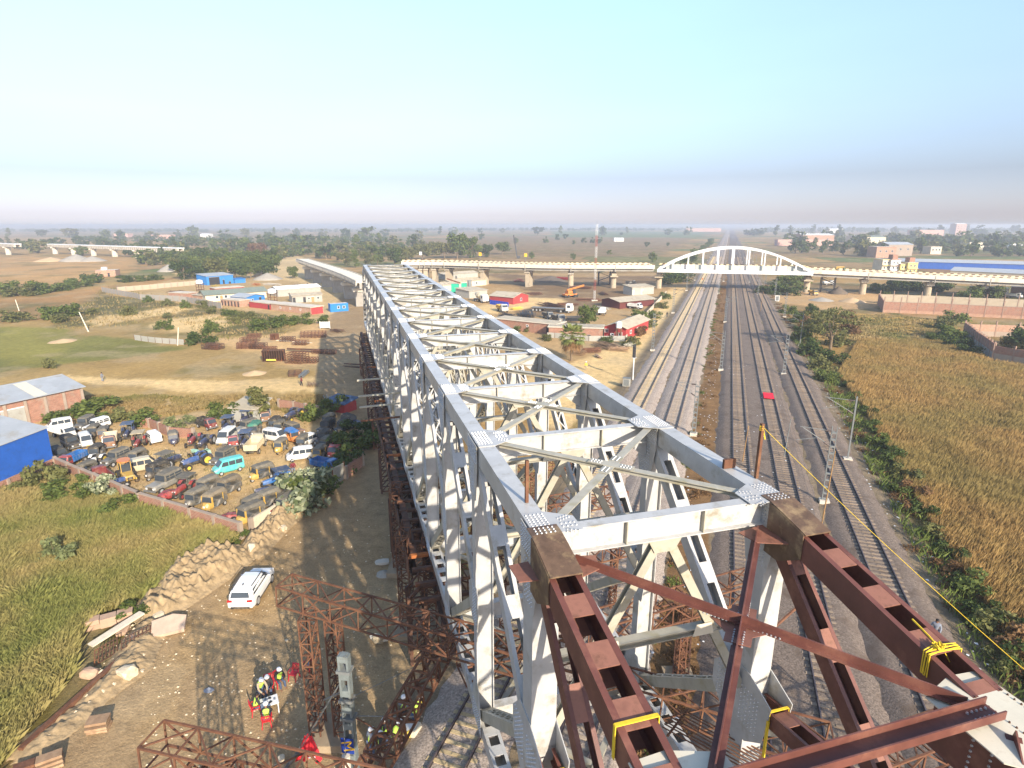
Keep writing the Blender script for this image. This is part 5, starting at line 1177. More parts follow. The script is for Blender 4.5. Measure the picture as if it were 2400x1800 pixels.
# contact wires
j = None
for s, lab in ((-11.1, 'overhead wire above the track nearest the path'), (-5.4, 'overhead wire above the second pale track'), (3.45, 'overhead wire above the first dark track'), (7.9, 'overhead wire above the middle dark track'), (13.5, 'overhead wire above the rightmost track')):
    b_ = MB()
    for k in range(10):
        t0 = 40 + k * 55; pts = [TP(s, t0 + 55 * q / 6, 6.9 - .35 * 4 * (q / 6) * (1 - q / 6)) for q in range(7)]
        b_.path(pts, .012, 3)
    b_.tube(TP(s, 40, 5.7), TP(s, 590, 5.7), .012, .012, 3)
    b_.build('overhead_wire', steel_dk, None, label=lab, cat='wire', group='overhead wires along the tracks')
# signal
g = GP(1483, 893); o = thing('railway_signal', 'black colour light railway signal on a white post beside the path', 'signal', g, -TA)
MB().tube((0, 0, 0), (0, 0, 4.0), .1, .1, 8).build('post', trimw, o); MB().box((0, 0, 5.2), (.55, .2, 2.4)).build('signal_head', steel_dk, o)
redl_ = mat('signal_lens', (0.25, 0.02, 0.015), 0.3, 0, 1)
for k in range(4):
    MB().tube((0, -.1, 4.4 + .5 * k), (0, -.3, 4.4 + .5 * k), .17, .17, 10).build('visor', dkopen, o)
    MB().tube((0, -.1, 4.4 + .5 * k), (0, -.12, 4.4 + .5 * k), .12, .12, 10).build('lens', redl_, o)
MB().box((0, .2, 4.0), (.7, .6, .06)).build('ladder_platform', trimw, o)
o = thing('relay_cabinet', 'pale equipment cabinet standing below the railway signal', 'cabinet', GP(1468, 908), -TA); MB().box((0, 0, .7), (1.2, .8, 1.4)).build('cabinet_body', greyw, o); MB().box((0, 0, 1.44), (1.35, .95, .08)).build('lid', galv, o); MB().box((0, -.41, .7), (.9, .03, 1.1)).build('door', galv, o)
o = thing('relay_cabinet', 'small white cabinet among the bushes right of the tracks', 'cabinet', GP(1821, 706), -TA); MB().box((0, 0, 1.0), (1.4, 1.0, 2.0)).build('cabinet_body', trimw, o); MB().box((0, 0, 2.04), (1.6, 1.2, .08)).build('lid', concl, o); MB().box((0, -.51, 1.0), (1, .03, 1.6)).build('door', galv, o)
# radio mast, banded red and white
mred = mat('mast_red', (0.40, 0.07, 0.05), 0.6, 0.1, 1)
g = GP(1393, 706); o = thing('radio_mast', 'slender red and white banded lattice radio mast in the site yard', 'radio mast', g)
for k in range(7):
    z0, z1 = k * 3.9, (k + 1) * 3.9; b_ = MB(); m = mred if k % 2 == 0 else trimw
    if k == 0: m = trimw
    if k == 1: m = mred
    if k == 2: m = trimw
    if k >= 3: m = mred if k % 2 else trimw
    for q in range(3):
        a = q * 2.094 + .4; x, y = .4 * math.cos(a), .4 * math.sin(a); b_.tube((x, y, z0), (x, y, z1), .035, .035, 4)
        a2 = (q + 1) * 2.094 + .4; x2, y2 = .4 * math.cos(a2), .4 * math.sin(a2)
        for r_ in range(4): b_.tube((x, y, z0 + r_ * .97), (x2, y2, z0 + (r_ + 1) * .97), .014, .014, 3)
    b_.build('mast_section', m, o)
MB().tube((0, 0, 27.2), (0, 0, 28.6), .05, .02, 5).build('antenna', galv, o); MB().box((0, 0, .2), (2.2, 2.2, .6)).build('footing', concl, o)
# leaning poles in the fields
for lab, px, dx, dy, h in (('pale leaning concrete pole in the green left field', (208, 777), -1.6, 0, 5.2), ('pale leaning concrete pole behind the lone sheet fence', (416, 810), .8, 0, 4.2), ('pale leaning pole in the bushes at the left edge', (45, 728), -.5, 0, 3.6)):
    MB().tube((0, 0, -.3), (dx, dy, h), .16, .11, 6).build('leaning_pole', creamp, None, GP(*px), label=lab, cat='pole', group='leaning poles in the fields')

# ------------------------------------------------------------------ vehicles
def vp_(name, c, r=.4, v=.15, dust=.52): return mat('paint_' + name, c, r, v, 3, dirt=tuple(.6 * a + .4 * b_ for a, b_ in zip(c, (.34, .27, .18))), dirt_amt=dust, dscale=1.6, spec=.5, objrand=.1)
VC = dict(white=vp_('white', (.70, .69, .64)), teal=vp_('teal', (.08, .46, .42)), blue=vp_('blue', (.035, .085, .24)), navy=vp_('navy', (.033, .045, .10)), red=vp_('red', (.29, .04, .04)), maroon=vp_('maroon', (.16, .03, .03)),
          yellow=vp_('yellow', (.50, .31, .06)), orange=vp_('orange', (.55, .17, .025)), grey=vp_('grey', (.23, .22, .19)), dgrey=vp_('dark_grey', (.10, .098, .088)), cream=vp_('cream', (.55, .47, .31)), green=vp_('green', (.12, .34, .17)),
          black=vp_('black', (.035, .034, .032)), rust=vp_('rust', (.22, .11, .06)), brightblue=vp_('bright_blue', (.025, .13, .36)), lgreen=vp_('pale_green', (.30, .52, .36)))
canv = {k: mat('canvas_' + k, c, .85, .25, 2.5, dirt=(.30, .25, .17), dirt_amt=.36, dscale=1.4, objrand=.2) for k, c in dict(black=(.055, .05, .042), grey=(.15, .135, .105), brown=(.19, .155, .105), blue=(.07, .10, .16), green=(.05, .17, .12), beige=(.36, .30, .2), white=(.62, .6, .54)).items()}
tyre = mat('tyre', (.028, .027, .025), .85, .25, 4, dirt=(.16, .12, .08), dirt_amt=.35); rimg = mat('rim_grey', (.35, .35, .34), .4, .1, 2); rimy = mat('rim_yellow', (.55, .40, .06), .5, .1, 2)
lampr = mat('lamp_red', (.45, .02, .02), .3, 0, 1); lampw = mat('lamp_clear', (.7, .7, .68), .2, 0, 1, spec=.7); chrome = mat('bumper_grey', (.16, .16, .155), .45, .1, 2)
class Pt:
    def __init__(s, name, mb, key, subs=(), smooth=False): s.name, s.mb, s.key, s.subs, s.smooth, s.me = name, mb, key, subs, smooth, {}
    def mesh(s, m):
        if m.name not in s.me: s.me[m.name] = s.mb.mesh(s.name, m, s.smooth)
        return s.me[m.name]
def place(proto, name, label, cat, loc, rz, cols, group=None, sc=1.0):
    o = thing(name, label, cat, loc, rz, group); o.scale = (sc, sc, sc)
    def put(p, par):
        if p.key in cols and cols[p.key] is None: return
        m = cols.get(p.key) or DEF[p.key]
        q = inst(p.name, p.mesh(m), par)
        for s in p.subs: put(s, q)
    for p in proto: put(p, o)
    return o
DEF = dict(tyre=tyre, rim=rimg, glass=glassm, lamp=lampw, tail=lampr, bump=chrome, dark=VC['black'], seat=VC['dgrey'], frame=VC['dgrey'], hood=canv['grey'], body=VC['white'], trim=VC['black'], cargo=VC['rust'])
def ring(y, w, z0, z1, wt=None, c=.12):
    wt = w if wt is None else wt; zm = z0 + (z1 - z0) * .5
    return [(-w + c * .6, y, z0), (w - c * .6, y, z0), (w, y, z0 + c), (w, y, zm), (wt, y, z1 - c), (wt - c, y, z1), (-wt + c, y, z1), (-wt, y, z1 - c), (-w, y, zm), (-w, y, z0 + c)]
def wheels(ps, r, w, rr=.6, rimk='rim'):
    out = []
    for x, y in ps:
        m = MB(); m.wheel((x, y, r), r, w, 14); h = MB(); h.wheel((x + (w / 2) * (1 if x > 0 else -1), y, r), r * rr, .03, 10)
        out.append(Pt('wheel', m, 'tyre', [Pt('rim', h, rimk)]))
    return out
def slab(pts, t=.02):
    """thin solid from a quad of points, pushed out along its normal"""
    P = [Vector(p) for p in pts]; n = (P[1] - P[0]).cross(P[3] - P[0]).normalized() * t; m = MB()
    return m.add([p - n for p in P] + [p + n for p in P], [(0, 1, 2, 3), (7, 6, 5, 4), (0, 4, 5, 1), (1, 5, 6, 2), (2, 6, 7, 3), (3, 7, 4, 0)])
def boxpt(name, key, *bs):
    m = MB()
    for c, d in bs: m.box(c, d)
    return Pt(name, m, key)
# auto rickshaw: front towards +Y
def auto():
    P = []
    m = MB(); m.loft([ring(.55, .52, .35, 1.0), ring(1.0, .42, .35, 1.02, .36), ring(1.22, .28, .42, .85, .22)]); P.append(Pt('front_cowl', m, 'body', [boxpt('headlight', 'lamp', ((0, 1.22, .72), (.2, .08, .18)))]))
    m = MB(); m.loft([ring(-1.3, .62, .38, .95), ring(-.2, .66, .34, .92), ring(.2, .64, .33, .5), ring(.6, .5, .33, .5)]); P.append(Pt('body', m, 'side'))
    m = MB(); m.loft([ring(-1.38, .60, .95, 1.55, .5, .16), ring(-1.25, .66, .93, 1.72, .56, .2), ring(-.75, .67, 1.28, 1.78, .58, .2), ring(.3, .66, 1.42, 1.80, .58, .2), ring(.72, .62, 1.48, 1.74, .54, .14)]); P.append(Pt('hood', m, 'hood', smooth=False))
    m = MB()
    for x in (-.62, .62): m.box((x, -.68, 1.1), (.05, .06, .8)); m.box((x * .93, .68, 1.25), (.05, .05, .6))
    P.append(Pt('door_frame', m, 'frame'))
    P.append(Pt('windscreen', slab([(-.50, .80, .98), (.50, .80, .98), (.50, .66, 1.5), (-.50, .66, 1.5)]), 'glass', [boxpt('screen_frame', 'body', ((-.53, .73, 1.25), (.07, .1, .6)), ((.53, .73, 1.25), (.07, .1, .6)), ((0, .67, 1.53), (1.1, .08, .09)))]))
    P.append(boxpt('rear_seat', 'seat', ((0, -.75, .75), (1.15, .45, .2)), ((0, -1.0, 1.02), (1.15, .14, .45)))); P.append(boxpt('driver_seat', 'seat', ((0, .1, .72), (.6, .34, .18))))
    return P + wheels([(-.55, -.85), (.55, -.85)], .25, .13) + wheels([(0, 1.02)], .25, .12)
def van():
    P = []; m = MB()
    m.loft([ring(-1.72, .70, .42, 1.62, .60), ring(-1.66, .74, .32, 1.80, .64, .16), ring(-.4, .75, .30, 1.86, .66, .16), ring(.75, .75, .30, 1.84, .65, .16), ring(1.35, .74, .30, 1.12, .66), ring(1.72, .70, .34, .92, .62), ring(1.80, .62, .40, .80, .56)]); P.append(Pt('body', m, 'body'))
    sx = lambda z: .75 - .09 * max(0, (z - 1.05) / .75)
    for s in (-1, 1):
        for y0, y1 in ((-1.5, -.72), (-.64, .1), (.18, .92)):
            t = .12 if y1 > .5 else 0
            P.append(Pt('side_window', slab([(s * (sx(1.12) + .012), y0, 1.12), (s * (sx(1.12) + .012), y1 + t, 1.12), (s * (sx(1.64) + .012), y1 - t, 1.64), (s * (sx(1.64) + .012), y0, 1.64)]), 'glass'))
    P.append(Pt('windscreen', slab([(-.62, 1.36, 1.14), (.62, 1.36, 1.14), (.55, .84, 1.74), (-.55, .84, 1.74)]), 'glass')); P.append(Pt('rear_window', slab([(-.56, -1.73, 1.12), (.56, -1.73, 1.12), (.52, -1.70, 1.58), (-.52, -1.70, 1.58)]), 'glass'))
    for s in (-1, 1): P.append(boxpt('headlight', 'lamp', ((s * .48, 1.77, .72), (.24, .1, .14)))); P.append(boxpt('tail_lamp', 'tail', ((s * .62, -1.72, .9), (.1, .06, .3))))
    P.append(boxpt('bumper', 'bump', ((0, 1.82, .45), (1.3, .12, .16)))); P.append(boxpt('bumper', 'bump', ((0, -1.76, .45), (1.35, .1, .16)))); P.append(boxpt('number_plate', 'plate', ((0, 1.89, .48), (.4, .02, .12))))
    return P + wheels([(-.66, 1.12), (.66, 1.12), (-.66, -1.1), (.66, -1.1)], .29, .17)
DEF['plate'] = VC['yellow']
def jeep():
    P = []; m = MB(); m.loft([ring(-1.85, .76, .45, 1.05), ring(.4, .78, .42, 1.08), ring(.62, .74, .42, 1.12, .70), ring(1.75, .68, .48, 1.04, .62), ring(1.85, .62, .5, .95, .56)]); P.append(Pt('body', m, 'body'))
    m = MB(); m.loft([ring(-1.86, .74, 1.04, 1.72, .64, .14), ring(-1.78, .77, 1.03, 1.86, .68, .16), ring(.2, .77, 1.06, 1.88, .68, .16), ring(.48, .76, 1.06, 1.78, .66, .14)]); P.append(Pt('hood', m, 'hood'))
    for s in (-1, 1):
        for y0, y1 in ((-1.62, -.75), (-.65, -.05), (.02, .42)): P.append(Pt('side_window', slab([(s * .775, y0, 1.2), (s * .775, y1, 1.2), (s * .72, y1 - .04, 1.66), (s * .72, y0, 1.66)]), 'glass'))
        P.append(boxpt('mudguard', 'body', ((s * .74, 1.25, .82), (.3, .85, .12)))); P.append(boxpt('headlight', 'lamp', ((s * .45, 1.86, .78), (.2, .06, .18))))
    P.append(Pt('windscreen', slab([(-.62, .60, 1.14), (.62, .60, 1.14), (.58, .49, 1.72), (-.58, .49, 1.72)]), 'glass')); P.append(boxpt('bumper', 'bump', ((0, 1.95, .55), (1.5, .12, .16)))); P.append(boxpt('grille', 'dark', ((0, 1.87, .78), (.55, .04, .34))))
    m = MB()
    for k in range(6): m.box((0, -1.6 + k * .36, 1.95), (1.2, .04, .04))
    for s in (-1, 1): m.box((s * .6, -.7, 1.95), (.04, 1.9, .05)); m.box((s * .6, -.7, 2.06), (.03, 1.9, .03))
    P.append(Pt('roof_rack', m, 'rack'))
    return P + wheels([(-.7, 1.2), (.7, 1.2), (-.7, -1.1), (.7, -1.1)], .36, .2)
DEF['rack'] = VC['dgrey']; DEF['side'] = VC['dgrey']
def tractor():
    P = []; m = MB(); m.loft([ring(-.25, .24, .72, 1.22, .2, .06), ring(.6, .24, .70, 1.2, .2, .06), ring(1.45, .23, .66, 1.1, .18, .06), ring(1.52, .2, .7, 1.0, .15, .05)]); P.append(Pt('bonnet', m, 'body', [boxpt('grille', 'dark', ((0, 1.53, .86), (.3, .03, .24))), boxpt('headlight', 'lamp', ((-.14, 1.53, 1.02), (.1, .04, .08)), ((.14, 1.53, 1.02), (.1, .04, .08)))]))
    P.append(boxpt('chassis', 'dark', ((0, .2, .56), (.34, 2.5, .3)), ((0, 1.2, .42), (1.2, .14, .12)), ((0, -.9, .6), (1.1, .3, .3))))
    for s in (-1, 1):
        m = MB(); m.side([(-1.55, .95), (-1.35, 1.3), (-.7, 1.42), (-.3, 1.2), (-.3, 1.14), (-.7, 1.36), (-1.35, 1.24), (-1.49, .95)], s * .45 if s > 0 else -.82, .82 if s > 0 else -.45); P.append(Pt('mudguard', m, 'body'))
    P.append(boxpt('seat', 'seat', ((0, -.85, 1.05), (.45, .42, .12)), ((0, -1.05, 1.25), (.45, .1, .35))))
    m = MB(); m.tube((0, -.3, 1.2), (0, -.5, 1.45), .02, .02, 5)
    for k in range(10): a, b_ = k * .628, (k + 1) * .628; m.tube((.19 * math.cos(a), -.5 + .11 * math.sin(a), 1.45 + .15 * math.sin(a)), (.19 * math.cos(b_), -.5 + .11 * math.sin(b_), 1.45 + .15 * math.sin(b_)), .015, .015, 4)
    P.append(Pt('steering_wheel', m, 'dark')); m = MB(); m.tube((.15, .7, 1.1), (.15, .7, 1.85), .035, .035, 6); P.append(Pt('exhaust', m, 'dark'))
    m = MB()
    for x in (-.6, .6):
        for y in (-1.3, .0): m.box((x, y, 1.6), (.05, .05, .9))
        m.box((x, -.65, 1.17), (.05, 1.35, .05))
    m.box((0, -1.3, 1.17), (1.25, .05, .05)); m.box((0, 0, 2.02), (1.25, .05, .05))
    P.append(Pt('canopy_frame', m, 'canopy', [boxpt('canopy', 'canopy', ((0, -.65, 2.08), (1.5, 1.75, .09)))]))
    return P + wheels([(-.66, -.85), (.66, -.85)], .70, .36, .55, 'trim_rim') + wheels([(-.62, 1.2), (.62, 1.2)], .36, .2, .55, 'trim_rim')
DEF['trim_rim'] = rimg; DEF['canopy'] = None
def truck():
    P = []; m = MB(); m.loft([ring(.75, .80, .55, 1.95, .74), ring(1.45, .80, .5, 1.95, .72), ring(1.85, .78, .5, 1.25, .72), ring(1.98, .74, .55, 1.1, .68)]); P.append(Pt('cab', m, 'body'))
    P.append(Pt('windscreen', slab([(-.66, 1.87, 1.28), (.66, 1.87, 1.28), (.62, 1.53, 1.82), (-.62, 1.53, 1.82)]), 'glass'))
    for s in (-1, 1): P.append(Pt('side_window', slab([(s * .805, .9, 1.25), (s * .80, 1.6, 1.25), (s * .755, 1.4, 1.75), (s * .755, .9, 1.75)]), 'glass')); P.append(boxpt('headlight', 'lamp', ((s * .52, 1.98, .8), (.24, .06, .16))))
    P.append(boxpt('bumper', 'bump', ((0, 2.05, .55), (1.6, .12, .2)))); P.append(boxpt('chassis', 'dark', ((0, -.4, .55), (.7, 3.9, .2))))
    m = MB(); m.box((0, -.95, .86), (1.7, 3.1, .1)); P.append(Pt('load_floor', m, 'cargo'))
    for c, d in (((-.83, -.95, 1.25), (.06, 3.1, .7)), ((.83, -.95, 1.25), (.06, 3.1, .7)), ((0, -2.47, 1.25), (1.6, .06, .7)), ((0, .58, 1.4), (1.6, .06, 1.0))): P.append(boxpt('side_board', 'cargo', (c, d)))
    m = MB()
    for k in range(7):
        for s in (-1, 1): m.box((s * .88, -2.4 + k * .48, 1.25), (.05, .07, .74))
    P.append(Pt('board_ribs', m, 'cargo'))
    return P + wheels([(-.7, 1.35), (.7, 1.35), (-.7, -1.5), (.7, -1.5)], .38, .26)
def loader():
    P = []; m = MB(); m.loft([ring(-1.0, .6, .6, 1.3), ring(.6, .62, .6, 1.35), ring(1.9, .55, .62, 1.25, .48), ring(2.0, .5, .7, 1.1, .42)]); P.append(Pt('body', m, 'body', [boxpt('grille', 'dark', ((0, 2.0, .92), (.6, .05, .35)))]))
    m = MB()
    for x in (-.55, .55):
        for y in (-1.1, .3): m.box((x, y, 1.9), (.08, .08, 1.4))
    P.append(Pt('cab_frame', m, 'body')); P.append(boxpt('cab_glass', 'glass', ((0, .3, 1.8), (1.0, .03, 1.0)), ((-.55, -.4, 1.8), (.02, 1.2, .9)), ((.55, -.4, 1.8), (.02, 1.2, .9))))
    m = MB(); m.loft([[(1.0 * math.cos(a) * .75, -.4 + 1.0 * math.sin(a), z) for a in [k * math.pi / 6 for k in range(12)]] for z in (2.58, 2.72)]); P.append(Pt('canopy', m, 'roofc'))
    P.append(boxpt('loader_arm', 'body', ((-.5, 1.2, 1.0), (.14, 3.0, .2)), ((.5, 1.2, 1.0), (.14, 3.0, .2))))
    return P + wheels([(-.75, -.8), (.75, -.8)], .68, .4, .55, 'trim_rim') + wheels([(-.72, 1.3), (.72, 1.3)], .5, .32, .55, 'trim_rim')
DEF['roofc'] = VC['orange']
def heap_():
    P = []; m = MB(); rnd = random.Random(3)
    m.loft([ring(-1.0, .6, .35, .95, .5), ring(0, .7, .3, 1.1, .5), ring(.9, .5, .35, .9, .4)]); P.append(Pt('body', m, 'body')); m = MB()
    for k in range(7): m.bar((rnd.uniform(-.8, .8), rnd.uniform(-1, 1), rnd.uniform(.2, 1.2)), (rnd.uniform(-.8, .8), rnd.uniform(-1, 1), rnd.uniform(.2, 1.2)), .07, .07)
    P.append(Pt('frame', m, 'dark')); return P + wheels([(-.7, -.6), (.7, -.6)], .45, .24)
PRO = dict(auto=auto(), van=van(), jeep=jeep(), tractor=tractor(), truck=truck(), loader=loader(), heap=heap_())
def C1(x, y): return (x / 2.458, 900 + y / 2.458)
V = VC
def hd(k): return {'hood': canv[k], 'side': V['dgrey']}
YARD = [  # kind, centre x, y, towards x, y (in a survey of the yard), colours, label
 ('van', 345, 250, 280, 262, {'body': V['white']}, 'white van with maroon flank at the back left of the yard'), ('jeep', 560, 252, 490, 275, {'body': V['white'], 'hood': V['white'], 'rack': None}, 'long white station wagon at the back left of the yard'),
 ('jeep', 490, 240, 450, 262, {**hd('grey'), 'body': V['dgrey'], 'rack': None}, 'dark hooded jeep between the two white cars at the back left'), ('truck', 375, 292, 440, 312, {'body': V['white'], 'cargo': V['white']}, 'battered white pickup behind the dark covered van'),
 ('auto', 545, 290, 520, 318, {**hd('grey'), 'body': V['black']}, 'grey hooded rickshaw behind the white van near the blue shed'), ('auto', 600, 305, 585, 335, {**hd('grey'), 'body': V['rust']}, 'rusty grey hooded rickshaw right of the white van near the blue shed'),
 ('jeep', 415, 352, 470, 380, {**hd('black'), 'body': V['black'], 'rack': None}, 'black covered van closest to the blue shed corner'), ('van', 498, 338, 520, 375, {'body': V['white']}, 'white van with yellow plate facing the track near the blue shed'),
 ('truck', 640, 345, 630, 395, {'body': V['rust'], 'cargo': V['cream']}, 'rusty cream truck without glass beside the red tractor'), ('tractor', 740, 300, 715, 335, {'body': V['navy'], 'canopy': canv['blue']}, 'navy tractor under a blue canopy behind the red tractor'),
 ('tractor', 800, 352, 775, 388, {'body': V['red'], 'canopy': canv['beige'], 'trim_rim': V['red']}, 'red tractor with red wheels and beige canopy'), ('jeep', 885, 318, 850, 290, {'body': V['white'], 'hood': V['white'], 'rack': None}, 'white jeep seen from behind beside the red tractor'),
 ('auto', 1003, 330, 1006, 372, {**hd('grey'), 'body': V['navy']}, 'navy rickshaw alone in front of the brick back wall'), ('tractor', 1118, 335, 1090, 365, {'body': V['red'], 'trim_rim': rimy}, 'red tractor half hidden behind the navy tractor without canopy'),
 ('tractor', 1185, 345, 1145, 375, {'body': V['navy']}, 'navy tractor without canopy left of the tall white van'), ('van', 1310, 322, 1262, 360, {'body': V['white']}, 'tall white van with roof rails right of the navy tractor', 1.2),
 ('truck', 1345, 338, 1350, 375, {'body': V['red'], 'cargo': V['grey']}, 'small red truck wedged beside the tall white van', .8), ('tractor', 1415, 350, 1390, 385, {'body': V['navy'], 'canopy': canv['blue']}, 'navy tractor under a blue canopy beside the cream tipper'),
 ('truck', 1480, 365, 1510, 330, {'body': V['cream'], 'cargo': V['cream']}, 'cream tipper truck with ribbed sides facing away', 1.1), ('jeep', 1420, 262, 1370, 280, {**hd('grey'), 'body': V['grey'], 'rack': None}, 'long grey hooded jeep behind the cream tipper'),
 ('auto', 1470, 285, 1450, 312, {**hd('green'), 'body': V['dgrey']}, 'rickshaw covered by a green tarpaulin behind the cream tipper', 1.25), ('tractor', 1310, 258, 1280, 285, {'body': V['navy'], 'canopy': canv['blue']}, 'navy tractor under a blue canopy behind the tall white van'),
 ('truck', 1195, 240, 1240, 255, {'body': V['maroon'], 'cargo': V['black']}, 'dark maroon truck below the small tree', .9), ('van', 1590, 315, 1650, 325, {'body': V['white']}, 'white van beside the bright blue tarpaulin', 1.1),
 ('auto', 1585, 252, 1560, 275, {**hd('black'), 'body': V['black']}, 'black hooded rickshaw behind the white van and blue tarpaulin', 1.1), ('auto', 1612, 268, 1590, 290, {**hd('grey'), 'body': V['black']}, 'grey hooded rickshaw just right of the black one behind the van'),
 ('jeep', 1700, 278, 1740, 292, {**hd('brown'), 'body': V['rust'], 'rack': None}, 'rusty brown jeep at the back right of the yard'), ('auto', 1690, 320, 1720, 340, {'hood': V['brightblue'], 'body': V['orange'], 'side': V['orange']}, 'orange rickshaw with a bright blue tarpaulin', 1.1),
 ('auto', 1618, 378, 1585, 410, {**hd('grey'), 'body': V['yellow']}, 'yellow fronted rickshaw right of the cream tipper'), ('auto', 1745, 355, 1715, 385, {**hd('grey'), 'body': V['black']}, 'grey hooded rickshaw behind the white van with dark windows'),
 ('van', 1782, 335, 1820, 320, {'body': V['white']}, 'white car behind the black hooded jeep', .9), ('jeep', 1865, 330, 1830, 360, {**hd('black'), 'body': V['black'], 'rack': None}, 'tall black hooded jeep right of the white car'),
 ('van', 1732, 420, 1665, 430, {'body': V['white']}, 'white van with dark windows side on at the yard track'), ('auto', 1840, 418, 1810, 445, {**hd('grey'), 'body': V['yellow']}, 'yellow fronted rickshaw right of the side on white van'),
 ('auto', 1880, 365, 1850, 385, {**hd('grey'), 'body': V['black']}, 'grey hooded rickshaw behind the red truck'), ('truck', 1945, 400, 1905, 450, {'body': V['red'], 'cargo': V['red']}, 'red truck parked beside the overgrown wall', 1.05),
 ('truck', 1885, 485, 1950, 500, {'body': V['brightblue'], 'cargo': V['brightblue']}, 'bright blue pickup nearest the grey gate', .85), ('tractor', 1690, 190, 1645, 210, {'body': V['navy'], 'trim_rim': rimy}, 'navy tractor with yellow wheels by the back right wall', 1.2),
 ('truck', 1530, 195, 1535, 222, {'body': V['rust'], 'cargo': V['navy']}, 'rusty truck cab beside the small grey shed', .85), ('tractor', 1420, 215, 1400, 228, {'body': V['navy'], 'canopy': canv['blue']}, 'navy tractor under blue canopy in front of the small grey shed'),
 ('jeep', 1880, 262, 1850, 285, {**hd('black'), 'body': V['black'], 'rack': None}, 'black jeep in the bridge shadow, left one of three'), ('jeep', 1975, 262, 1950, 290, {**hd('black'), 'body': V['black'], 'rack': None}, 'black jeep in the bridge shadow, middle one of three'),
 ('jeep', 2025, 228, 2060, 240, {**hd('black'), 'body': V['navy'], 'rack': None}, 'black hooded jeep in the bridge shadow, farthest right'), ('auto', 1893, 225, 1870, 240, {**hd('grey'), 'body': V['black']}, 'grey hooded rickshaw behind the left black jeep'),
 ('auto', 560, 412, 530, 440, {**hd('black'), 'body': V['black']}, 'black hooded rickshaw left of the grey covered jeep'), ('tractor', 545, 460, 505, 485, {'body': V['white'], 'trim_rim': rimy}, 'white tractor with yellow rims below the black rickshaw'),
 ('truck', 420, 452, 375, 475, {'body': V['red'], 'cargo': V['brightblue']}, 'red and blue pickup in the shade of the blue shed', .85), ('jeep', 670, 438, 620, 460, {**hd('grey'), 'body': V['dgrey'], 'rack': None}, 'grey covered jeep left of the yellow loader'),
 ('jeep', 350, 425, 390, 445, {**hd('black'), 'body': V['black'], 'rack': None}, 'black jeep in the shade right under the blue shed wall'), ('auto', 790, 436, 760, 455, {**hd('grey'), 'body': V['dgrey']}, 'dusty dark rickshaw behind the pale flat roofed van'),
 ('loader', 735, 540, 770, 580, {'body': V['yellow'], 'trim_rim': rimy}, 'yellow loader with round orange canopy'), ('van', 830, 482, 890, 470, {'body': V['cream']}, 'pale flat roofed van right of the yellow loader', 1.05),
 ('auto', 905, 525, 860, 545, {**hd('black'), 'body': V['black']}, 'black rickshaw with white poster, right of the pale flat van', 1.15), ('jeep', 955, 590, 885, 625, {**hd('grey'), 'body': V['grey'], 'rack': None}, 'long dusty grey jeep with sloping bonnet', 1.25),
 ('tractor', 985, 460, 1030, 440, {'body': V['navy'], 'canopy': canv['grey']}, 'navy tractor under a grey canopy left of the yellow wheeled tractor'), ('tractor', 1135, 462, 1065, 485, {'body': V['blue'], 'trim_rim': rimy}, 'blue tractor with bright yellow wheels in the middle of the yard', 1.2),
 ('tractor', 1150, 420, 1100, 400, {'body': V['lgreen'], 'trim_rim': rimy}, 'pale green machine right behind the yellow wheeled tractor'), ('jeep', 1285, 440, 1240, 465, {**hd('grey'), 'body': V['dgrey']}, 'grey jeep with roof rack behind the turquoise van'),
 ('van', 1320, 492, 1245, 512, {'body': V['teal']}, 'turquoise van in the middle of the yard', 1.08), ('auto', 1505, 530, 1450, 550, {**hd('grey'), 'body': V['yellow']}, 'rickshaw with yellow and green front facing the turquoise van', 1.15),
 ('tractor', 1595, 575, 1535, 590, {'body': V['brightblue'], 'canopy': canv['blue']}, 'bright blue tractor under pale blue canopy near the flowering shrub'), ('heap', 1625, 530, 1590, 540, {'body': V['brightblue']}, 'dismantled bright blue machine behind the blue tractor'),
 ('auto', 1195, 615, 1150, 640, {**hd('grey'), 'body': V['dgrey']}, 'grey hooded rickshaw, left one of a close pair', 1.1), ('auto', 1315, 618, 1265, 645, {**hd('brown'), 'body': V['dgrey']}, 'brown hooded rickshaw, right one of a close pair', 1.2),
 ('heap', 965, 655, 930, 670, {'body': V['red']}, 'red dismantled tractor behind the brick wall, left one'), ('tractor', 1060, 625, 1030, 645, {'body': V['red'], 'canopy': canv['grey'], 'trim_rim': V['red']}, 'red tractor under a grey canopy behind the brick wall'),
 ('auto', 1132, 690, 1090, 715, {**hd('grey'), 'body': V['dgrey']}, 'dusty grey rickshaw close behind the brick wall', 1.1), ('auto', 1232, 705, 1180, 740, {**hd('brown'), 'body': V['yellow']}, 'brown hooded rickshaw with yellow front close behind the brick wall', 1.2),
 ('heap', 1320, 780, 1290, 785, {'body': V['red']}, 'small red machine behind the corner of the brick wall', .8), ('auto', 1440, 785, 1390, 810, {**hd('grey'), 'body': V['yellow']}, 'rickshaw with yellow front and white poster nearest the wall corner', 1.25),
 ('auto', 1540, 695, 1495, 718, {**hd('grey'), 'body': V['yellow']}, 'yellow fronted rickshaw behind the one at the wall corner', 1.15), ('tractor', 1560, 635, 1520, 640, {'body': V['navy']}, 'navy tractor without canopy near the flowering shrub'),
 ('jeep', 1620, 640, 1590, 660, {'hood': None, 'body': V['dgrey'], 'glass': None}, 'stripped dark jeep frame near the flowering shrub', .9), ('jeep', 1640, 722, 1600, 752, {**hd('grey'), 'body': V['maroon']}, 'maroon jeep with a rack of bars at the yard corner'),
